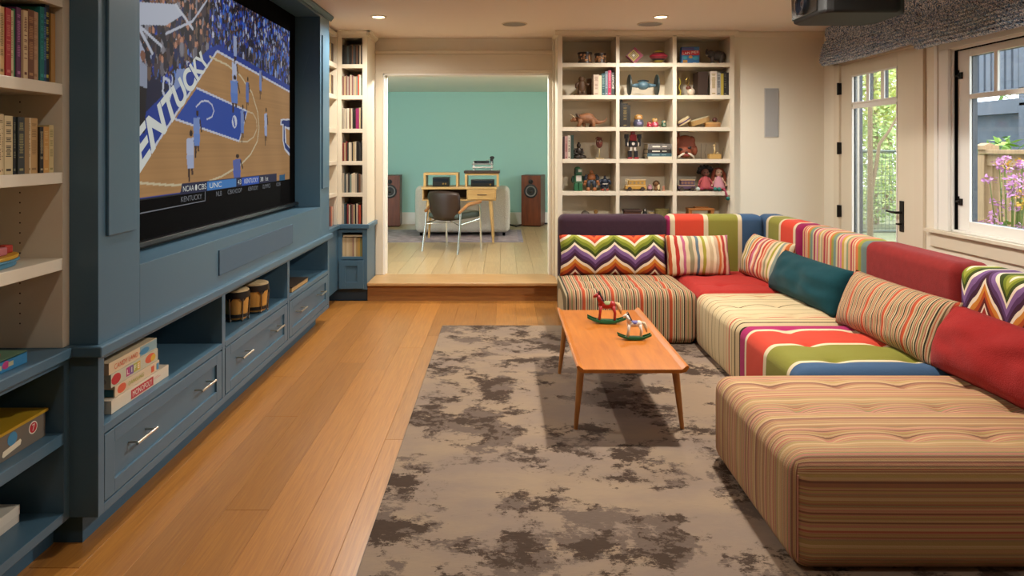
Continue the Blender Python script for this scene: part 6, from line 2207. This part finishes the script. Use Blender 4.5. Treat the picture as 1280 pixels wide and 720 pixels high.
# r2 right: drums
t = spot('tambourine', 'pale drum with purple band leaning on the shelf side', 'drum', 1.645, R2, 6.27)
M = Matrix.Rotation(R(-32), 3, 'Y')
part(MB().lathe([(.062, -.02), (.064, -.018), (.064, .018), (.062, .02)], (0, 0, .055), 30, M), 'shell', t, C_('drum_cream', '#c2ad83', .5), True)
part(MB().lathe([(.0648, -.006), (.0655, -.005), (.0655, .004), (.0648, .005)], (0, 0, .055), 30, M), 'band', t, C_('drum_purple', '#4a3358', .5), True)
part(MB().lathe([(.062, .02), (.001, .0215)], (0, 0, .055), 30, M), 'drumhead', t, C_('drum_skin', '#cdbb94', .6), True)
t = spot('frame_drum', 'wooden frame drum tilted against the round box', 'drum', 1.795, R2, 6.31)
M = Matrix.Rotation(R(-17), 3, 'Y')
part(MB().lathe([(.098, -.022), (.1, -.02), (.1, .02), (.098, .022), (.092, .022), (.092, -.022)], (0, 0, .054), 34, M), 'shell', t, C_('drum_wood', '#a07f4c', .5, vary=.2, vscale=14), True)
part(MB().lathe([(.098, .022), (.101, .021), (.101, .027), (.001, .028)], (0, 0, .054), 34, M), 'drumhead', t, C_('drum_skin2', '#b5a888', .6), True)
t = spot('round_box', 'shallow round wooden box at the end of the third shelf', 'box', 1.90, R2, 6.25)
part(MB().lathe([(.07, 0), (.072, .002), (.072, .036), (.07, .038), (.001, .038)], n=28), 'body', t, C_('round_wood', '#a5763f', .45), True)
part(MB().lathe([(.073, .026), (.0745, .027), (.0745, .041), (.072, .043), (.001, .043)], n=28), 'lid', t, C_('round_lid', '#b58a52', .45), True)
t = spot('wooden_ball', 'dark reddish ball resting on the round wooden box', 'ball', 1.925, R2 + .0435, 6.26)
part(MB().ell((0, 0, .024), (.024, .024, .024)), 'ball', t, C_('ball_dark', '#4a2418', .35))
# r3 left
g4 = 'books on the fourth toy shelf'
bk(X_(703.6), X_(706), R3, .205, '#2e1c1c', 'slim dark book at the shelf side, fourth shelf', g4)
bk(X_(706), X_(709.7), R3, .208, '#b08a84', 'pink book on the fourth shelf', g4, title='#7a3a3c')
bk(X_(709.7), X_(713.2), R3, .213, '#c2b8a8', 'white book with dark foot on the fourth shelf', g4, title='#3a2424')
bk(X_(713.2), X_(717.3), R3, .217, '#1d3026', 'dark green book beside the seated figure', g4)
t = spot('seated_figure', 'dark seated meditating figurine on the fourth shelf', 'figurine', .690, R3)
m = MB()
m.ell((0, 0, .022), (.055, .036, .024)); m.ell((0, .004, .066), (.032, .026, .042)); m.ell((0, 0, .122), (.019, .019, .023)); m.ell((0, .002, .146), (.010, .010, .008))
for s_ in (-1, 1):
    m.tube([(s_ * .026, 0, .092), (s_ * .042, -.010, .055), (s_ * .010, -.032, .04)], [.013, .012, .009], 8)
    m.tube([(s_ * .02, -.01, .026), (s_ * .055, -.018, .018), (s_ * .0, -.038, .014)], [.018, .016, .011], 8)
m.tube([(0, 0, .1), (0, 0, .112)], [.012, .011], 8)
part(m, 'body', t, C_('bronze_dark', '#2a2018', .45, metal=.3))
t = spot('carved_mask', 'red brown carved head on a thin stand', 'figurine', .877, R3)
part(MB().box(-.035, .035, -.025, .025, 0, .010), 'base', t, C_('mask_base', '#a58a5c', .5), False, bevel=.002)
part(MB().cyl((0, 0, .01), (0, 0, .10), .005, n=8), 'rod', t, C_('mask_rod', '#b09a70', .5))
m = MB()
m.ell((0, 0, .148), (.032, .026, .05)); m.tube([(.018, -.01, .185), (-.02, -.014, .196), (-.036, -.01, .185)], [.010, .008, .004], 8); m.ell((-.004, -.02, .145), (.008, .012, .018))
part(m, 'head', t, C_('mask_red', '#5d2a20', .5, bump=.6, bscale=90))
for s_ in (-1, 1):
    part(MB().ell((-.004 + s_ * .013, -.023, .162), (.006, .004, .008), 8, 6), 'eye', t, C_('mask_pale', '#b5a58c', .5))
# r3 middle: robot
t = spot('toy_robot', 'red and black toy robot with white trim', 'toy', 1.183, R3)
BK, RD, WT = C_('robot_black', '#16151a', .35), C_('robot_red', '#8e1c22', .35), C_('robot_white', '#c9c0b4', .4)
m = MB()
for s_ in (-1, 1):
    m.box(s_ * .028 - .016, s_ * .028 + .016, -.018, .018, .016, .075)
    m.box(s_ * .058 - .011, s_ * .058 + .011, -.016, .016, .115, .215)
m.box(-.036, .036, -.022, .022, .11, .165)
for s_ in (-1, 1):
    m.box(s_ * .058 - .018, s_ * .058 + .018, -.02, .02, .185, .225)
part(m, 'armour', t, BK, False, bevel=.003)
m = MB().box(-.030, .030, -.028, .018, .165, .218)
for s_ in (-1, 1):
    part(MB().box(s_ * .03 - .020, s_ * .03 + .020, -.035, .022, 0, .016), 'foot', t, RD, False, bevel=.003)
m.box(-.018, .018, -.02, .015, .218, .246)
part(m, 'chest', t, RD, False, bevel=.003)
m = MB()
for s_ in (-1, 1):
    m.box(s_ * .018 - .009, s_ * .018 + .009, -.016, .016, .075, .112); m.box(s_ * .05 - .004, s_ * .05 + .004, -.024, -.014, .118, .150)
m.cyl((0, -.022, .138), (0, -.028, .138), .014, n=14)
part(m, 'white_trim', t, WT, False)
part(MB().box(-.012, .012, -.0225, -.019, .228, .236), 'visor', t, C_('visor', '#6d7a86', .2), False)
# r3 middle: stacked books
xs0, xs1 = X_(809.5), X_(840)
zz = R3
for i, (h, col, lab, dx) in enumerate(((.0235, '#cfc6b0', 'white book at the bottom of the flat stack', .004), (.029, '#3f5f6a', 'blue grey book, second from the bottom of the flat stack', 0), (.037, '#24201e', 'thick dark book, third in the flat stack', .002), (.047, '#6f6a66', 'thick photo covered book on top of the flat stack', .003))):
    t = thing('book', lab, 'book', ((xs0 + xs1) / 2 + dx, 6.31, zz), 0, 'flat stack of books on the fourth toy shelf')
    a, b_ = -(xs1 - xs0) / 2 + dx, (xs1 - xs0) / 2 - dx
    part(MB().box(a, b_, -.09, .09, 0, .003).box(a, b_, -.09, .09, h - .0035, h - .0005).box(a, b_, -.09, -.0865, .003, h - .0035), 'cover', t, mat('stack_' + str(i), col, .5, vary=.5 if i == 3 else 0., vscale=45), False)
    part(MB().box(a + .003, b_ - .003, -.0865, .087, .003, h - .0035), 'pages', t, PAGE, False)
    if i in (1, 2, 3):
        part(MB().box(a + .04, a + .11, -.0906, -.09, h * .35, h * .62).box(a + .13, a + .17, -.0906, -.09, h * .4, h * .58), 'title', t, WHP if i > 1 else C_('title_teal', '#8fa6a8'), False)
    zz += h
# r3 right: mask and small sculpture
t = spot('animal_mask', 'large rusty brown animal mask with dark eyes and white whiskers', 'mask', 1.672, R3, 6.33)
m = MB()
m.ell((0, 0, .115), (.10, .045, .105)); m.ell((.0, -.03, .06), (.06, .04, .05)); m.ell((-.07, 0, .16), (.035, .03, .04)); m.ell((.06, 0, .17), (.035, .03, .04)); m.ell((.085, 0, .08), (.03, .03, .05)); m.ell((-.08, 0, .08), (.03, .03, .055))
m.tube([(-.055, 0, .2), (-.06, 0, .235), (-.05, 0, .25)], [.014, .010, .003], 8)
part(m, 'head', t, C_('mask_rust', '#7d3c20', .6, bump=.5, bscale=60))
for s_ in (-1, 1):
    part(MB().ell((-.012 + s_ * .04, -.052, .095 + s_ * .006), (.022, .010, .011), M=Matrix.Rotation(R(-s_ * 18), 3, 'Y')), 'eye', t, C_('mask_eye', '#1c100c', .4))
    m = MB()
    for k in range(5):
        m.tube([(-.005 + s_ * .014, -.068, .052), (-.005 + s_ * (.035 + .008 * k), -.066, .046 - .006 * k), (-.005 + s_ * (.05 + .006 * k), -.058, .028 - .006 * k)], [.006, .009, .004], 6)
    part(m, 'whiskers', t, C_('whisker', '#cfc2ae', .7), kind='stuff')
part(MB().ell((-.005, -.072, .062), (.014, .010, .009)), 'nose', t, C_('mask_nose', '#3a1a12', .4))
part(MB().ell((-.003, -.066, .036), (.022, .008, .007)), 'mouth', t, C_('mask_mouth', '#8e2f34', .5))
t = spot('wire_sculpture', 'little pale figure on a block with thin wires around it', 'sculpture', 1.925, R3)
part(MB().box(-.052, .056, -.03, .03, 0, .045), 'base', t, C_('sculpt_base', '#b08c4c', .5), False, bevel=.002)
m = MB()
m.tube([(0, 0, .045), (.008, 0, .08), (.0, 0, .11)], [.012, .009, .008], 8); m.ell((.0, 0, .122), (.010, .010, .013)); m.tube([(.0, 0, .105), (.012, -.006, .135), (.008, -.006, .155)], [.006, .005, .003], 6); m.tube([(.02, 0, .045), (.034, 0, .06), (.05, 0, .055)], [.008, .006, .003], 6)
part(m, 'figure', t, C_('sculpt_pale', '#c2a878', .5))
m = MB()
m.tube([(-.12, 0, 0), (-.118, 0, .14)], .0016, 5); m.tube([(-.075, 0, 0), (-.085, 0, .06), (-.07, 0, .14)], .0018, 5); m.tube([(.075, 0, 0), (.085, 0, .10)], .0016, 5); m.tube([(-.12, 0, .002), (.075, 0, .002)], .002, 5)
part(m, 'wires', t, C_('wire_dark', '#5d4a34', .5))
# r4 left: figures
t = spot('toy_figure', 'green blocky toy figure with white chest panel', 'toy', .682, R4, rz=8)
GR, GD = C_('fig_green', '#1f5a38', .35), C_('fig_dark', '#12301f', .4)
m = MB().box(-.036, .036, -.022, .022, .075, .145)
for s_ in (-1, 1):
    m.box(s_ * .02 - .018, s_ * .02 + .018, -.022, .022, 0, .072)
m.box(-.030, .030, -.028, .026, .148, .205); m.ell((-.004, 0, .205), (.028, .026, .016))
part(m, 'body', t, GR, False, bevel=.004)
m = MB()
for s_ in (-1, 1):
    m.tube([(s_ * .042, 0, .135), (s_ * .054, -.006, .10), (s_ * .052, -.02, .075)], [.012, .012, .009], 8)
m.box(-.031, -.012, -.03, .026, .16, .2)
part(m, 'arms', t, GD, False)
part(MB().box(-.022, .028, -.0235, -.021, .088, .14), 'chest_panel', t, WT, False, bevel=.001)
part(MB().box(-.004, .026, -.031, -.027, .172, .196), 'visor', t, WT, False, bevel=.002)
t = spot('toy_figure', 'burly brown and blue toy action figure with swinging arms', 'toy', .805, R4)
BW, DB = C_('fig_brown', '#8a5226', .5), C_('fig_blue', '#27303c', .5)
m = MB()
m.ell((0, 0, .125), (.044, .028, .036)); m.ell((.0, -.004, .168), (.017, .018, .020))
for s_ in (-1, 1):
    m.tube([(s_ * .052, -.004, .10), (s_ * .06, -.012, .07)], [.014, .017], 8); m.ell((s_ * .062, -.014, .062), (.014, .014, .014))
    m.tube([(s_ * .028, -.004, .03), (s_ * .03, -.008, .0)], [.016, .018], 8)
part(m, 'body', t, BW)
m = MB()
for s_ in (-1, 1):
    m.tube([(s_ * .038, 0, .145), (s_ * .055, -.002, .118), (s_ * .054, -.006, .095)], [.017, .019, .015], 8)
    m.tube([(s_ * .018, 0, .09), (s_ * .027, 0, .055), (s_ * .028, -.004, .026)], [.022, .019, .015], 8)
m.ell((0, 0, .088), (.032, .024, .022))
part(m, 'suit', t, DB)
t = spot('toy_figure', 'small dark blue caped toy figure with red boots', 'toy', .928, R4)
m = MB()
m.ell((0, 0, .085), (.03, .02, .03)); m.ell((0, -.002, .12), (.013, .014, .016)); m.tube([(0, 0, .128), (0, 0, .142)], [.009, .001], 6)
for s_ in (-1, 1):
    m.tube([(s_ * .028, 0, .10), (s_ * .046, -.004, .085), (s_ * .046, -.014, .06)], [.012, .012, .010], 8); m.tube([(s_ * .014, 0, .06), (s_ * .02, 0, .02)], [.015, .011], 8)
part(m, 'body', t, C_('fig_navy', '#1d2536', .45))
m = MB()
for s_ in (-1, 1):
    m.ell((s_ * .022, -.008, .010), (.016, .022, .011))
part(m, 'boots', t, C_('fig_boot', '#8e3a22', .5))
part(MB().box(-.024, .024, -.021, -.014, .06, .068), 'belt', t, WT, False)
part(MB().prism([(-.03, .105), (.03, .105), (.04, .03), (-.04, .03)], 1, .018, .023), 'cape', t, C_('fig_cape', '#2f3d58', .6), False)
# r4 middle: wooden bus etc
def bus(label, x, z, L, body, trim, win, dark, rack):
    t = spot('toy_bus', label, 'toy', x, z)
    part(MB().box(-L * .5, L * .5, -.032, .032, .018, .05).box(-L * .36, L * .46, -.03, .03, .05, .095), 'body', t, body, False, bevel=.004)
    part(MB().box(-L * .38, L * .48, -.034, .034, .095, .103).box(-L * .5, L * .5, -.0335, .0335, .046, .052), 'trim', t, trim, False, bevel=.002)
    for i in range(4):
        wx_ = -L * .27 + i * L * .19
        w__ = part(MB().cyl((wx_, -.0305, .074), (wx_, -.0325, .074), .012, n=16), 'window', t, win, False)
    for s_ in (-1, 1):
        part(MB().cyl((s_ * L * .31, -.040, .019), (s_ * L * .31, -.026, .019), .019, n=20).cyl((s_ * L * .31, .026, .019), (s_ * L * .31, .040, .019), .019, n=20), 'wheel', t, dark, False)
    if rack:
        m = MB()
        for q in (-.47, -.39):
            m.tube([(L * q, -.02, .05), (L * q, -.02, .106)], .003, 6)
        m.tube([(-L * .5, -.02, .104), (-L * .3, -.02, .104)], .004, 6)
        part(m, 'rack', t, trim)
    return t
bus('yellow wooden toy bus with round windows on the fifth shelf', 1.207, R4, .19, C_('bus_yellow', '#b58a3c', .45), C_('bus_cream', '#cbb183', .45), C_('bus_win', '#8f7a55', .4), C_('bus_wheel', '#33241a', .5), True)
t = spot('toy_block', 'small pink and cream wooden toy block cart behind the bus', 'toy', 1.335, R4)
part(MB().box(-.016, .022, -.02, .02, .010, .042).box(-.006, .016, -.016, .016, .042, .056), 'body', t, C_('block_pink', '#b0818a', .5), False, bevel=.003)
part(MB().cyl((-.008, -.024, .010), (-.008, .024, .010), .010, n=14).cyl((.014, -.024, .010), (.014, .024, .010), .010, n=14), 'wheel', t, C_('bus_wheel', '#33241a', .5), False, kind='stuff')
t = spot('toy_animal', 'small brown and cream wooden toy animal with curly head', 'toy', 1.408, R4)
m = MB().ell((0, 0, .032), (.028, .022, .022)); m.ell((-.012, -.004, .064), (.02, .02, .02))
for lx in (-.016, .016):
    for ly in (-.010, .010):
        m.tube([(lx, ly, .03), (lx, ly, 0)], [.009, .008], 6)
part(m, 'body', t, C_('animal_brown', '#6d4824', .6))
m = MB()
rr = random.Random(4)
for k in range(14):
    a = k / 14 * 2 * math.pi
    m.ell((-.012 + .024 * math.cos(a), 0, .066 + .022 * math.sin(a)), (.009, .011, .009), 8, 5)
part(m, 'mane', t, C_('animal_mane', '#4f341a', .8), kind='stuff')
part(MB().ell((.006, -.02, .034), (.012, .006, .026)), 'bib', t, C_('animal_cream', '#cdb88c', .6))
t = spot('toy_block', 'little pink wooden peg toy beside the curly headed animal', 'toy', 1.463, R4)
part(MB().lathe([(.016, 0), (.016, .008), (.010, .012), (.012, .04), (.001, .046)], n=14), 'body', t, C_('peg_pink', '#b07a62', .5), True)
# r4 right: trolley and dolls
bus('small purple and cream wooden toy trolley beside the dolls', 1.67, R4, .155, C_('trolley_purple', '#4a3550', .5), C_('trolley_cream', '#c2a07a', .5), C_('trolley_win', '#7d5a48', .4), C_('bus_wheel', '#33241a', .5), False)
def doll(label, x, hair, skin, dress, curly, pose):
    t = spot('rag_doll', label, 'doll', x, R4, 6.27)
    part(MB().ell((0, 0, .165), (.036, .034, .038)), 'head', t, skin)
    m = MB()
    rr = random.Random(int(x * 50))
    if curly:
        for k in range(70):
            a, b_ = rr.uniform(0, 2 * math.pi), rr.uniform(-.1, 1.25)
            rx = .047 + rr.uniform(-.006, .016)
            p_ = (rx * math.cos(a) * math.cos(b_) * 1.25, abs(rx * math.sin(a) * math.cos(b_)) * .8 + .004 - .012 * (b_ > .7), .168 + rx * math.sin(b_))
            m.ell(p_, (.015, .014, .014), 7, 5)
    else:
        m.ell((0, .012, .182), (.044, .032, .03))
        for s_ in (-1, 1):
            m.tube([(s_ * .03, 0, .195), (s_ * .05, -.004, .15), (s_ * .055, -.006, .10), (s_ * .05, -.006, .06)], [.016, .018, .016, .006], 8)
    part(m, 'hair', t, hair, kind='stuff' if curly else None)
    m = MB().lathe([(.062, .02), (.058, .04), (.036, .10), (.022, .132), (.012, .14)], n=18)
    part(m, 'dress', t, dress)
    m = MB()
    for s_ in (-1, 1):
        m.tube([(s_ * .024, 0, .122), (s_ * .05, -.008, .092), (s_ * .062, -.018, .06)], [.011, .010, .008], 8); m.ell((s_ * .064, -.02, .052), (.010, .010, .011))
    part(m, 'arms', t, dress if curly else skin)
    for i, s_ in enumerate((-1, 1)):
        kx, kz, fx_, fz, fy_ = pose[i]
        part(MB().tube([(s_ * .022, -.02, .022), (kx, -.07, kz), (fx_, fy_, fz)], [.013, .012, .010], 8), 'leg', t, C_('doll_leg', '#8e3448', .7))
        part(MB().ell((fx_, fy_, fz), (.018, .018, .018)), 'foot', t, C_('doll_foot', '#1f6a62', .7) if not (curly and i == 0) else C_('doll_foot_pale', '#a9b5ae', .7))
    m = MB()
    for s_ in (-1, 1):
        m.ell((s_ * .013, -.034, .168), (.004, .003, .005), 8, 5)
    part(m, 'eyes', t, BLACK)
    part(MB().tube([(-.010, -.033, .150), (0, -.036, .147), (.010, -.033, .150)], .0018, 5), 'mouth', t, C_('doll_mouth', '#8e2f34', .6))
doll('rag doll with wild black curly hair and coral dress', 1.84, C_('hair_black', '#14100e', .9), C_('skin_brown', '#6b4030', .7), C_('dress_coral', '#a04648', .8), True, [(-.04, .024, -.085, .022, -.075), (.03, .03, .062, .022, -.095)])
doll('rag doll with red hair and pink dress, one leg dangling off the shelf', 1.962, C_('hair_red', '#6b2c14', .9), C_('skin_pale', '#c2a088', .7), C_('dress_pink', '#b57f88', .8), False, [(-.012, .024, -.02, .02, -.085), (.03, .02, .052, -.062, -.105)])
# r5: the tops that show over the sofa
t = spot('toy_box', 'dark brown wooden chest just showing over the plum backrest', 'box', 1.175, R5)
part(MB().box(-.075, .075, -.05, .05, 0, .095), 'body', t, C_('chest', '#5a341c', .5), False, bevel=.003)
part(MB().box(-.08, .08, -.055, .055, .095, .118), 'lid', t, C_('chest_lid', '#3a2014', .5), False, bevel=.004)
t = spot('toy_bird', 'small dark bird ornament with white face on the lowest visible shelf', 'ornament', 1.293, R5)
part(MB().ell((0, 0, .06), (.024, .03, .045)).ell((-.002, -.01, .11), (.016, .018, .018)).box(-.02, .02, -.02, .02, 0, .02), 'body', t, C_('bird_dark', '#2a2622', .6))
part(MB().ell((-.004, -.026, .112), (.008, .006, .010)), 'face', t, WT)
t = spot('wooden_cup', 'pale turned wooden cup beside the dark bird', 'cup', 1.352, R5)
part(MB().lathe([(.022, 0), (.026, .004), (.03, .09), (.026, .09), (.022, .01), (.001, .01)], n=20), 'vessel', t, C_('cup_wood', '#b39a6c', .5), True)
t = spot('basket', 'olive woven basket at the end of the lowest visible shelf', 'basket', 1.445, R5)
part(MB().lathe([(.05, 0), (.055, .004), (.066, .115), (.070, .118), (.066, .122), (.06, .115), (.048, .01), (.001, .01)], n=26), 'weave', t, C_('basket', '#7d7040', .8, bump=.9, bscale=150), True)
t = spot('wooden_shrine', 'orange brown wooden frame box showing over the banded backrest', 'box', 1.795, R5)
W_ = C_('frame_wood', '#a5662c', .45)
m = MB().box(-.115, -.085, -.05, .05, 0, .112).box(.085, .115, -.05, .05, 0, .112)
part(m.box(-.085, .085, -.05, .05, .0, .012), 'side', t, W_, False, bevel=.002, kind='stuff')
part(MB().box(-.118, .118, -.055, .055, .112, .13), 'top', t, W_, False, bevel=.003)
part(MB().box(-.05, .07, -.03, .04, .13, .142), 'ridge', t, W_, False, bevel=.002)
t = spot('stone_ornament', 'rounded grey brown stone ornament behind the plum backrest', 'ornament', .748, R5)
part(MB().ell((0, 0, .054), (.045, .035, .054)), 'stone', t, C_('stone', '#5d544a', .7))
t = spot('wooden_figure', 'small tan wooden peg figure behind the plum backrest', 'figurine', .845, R5)
part(MB().lathe([(.024, 0), (.026, .004), (.02, .06), (.012, .08), (.018, .09), (.018, .105), (.001, .118)], n=18), 'body', t, C_('peg_tan', '#9c7440', .5), True)
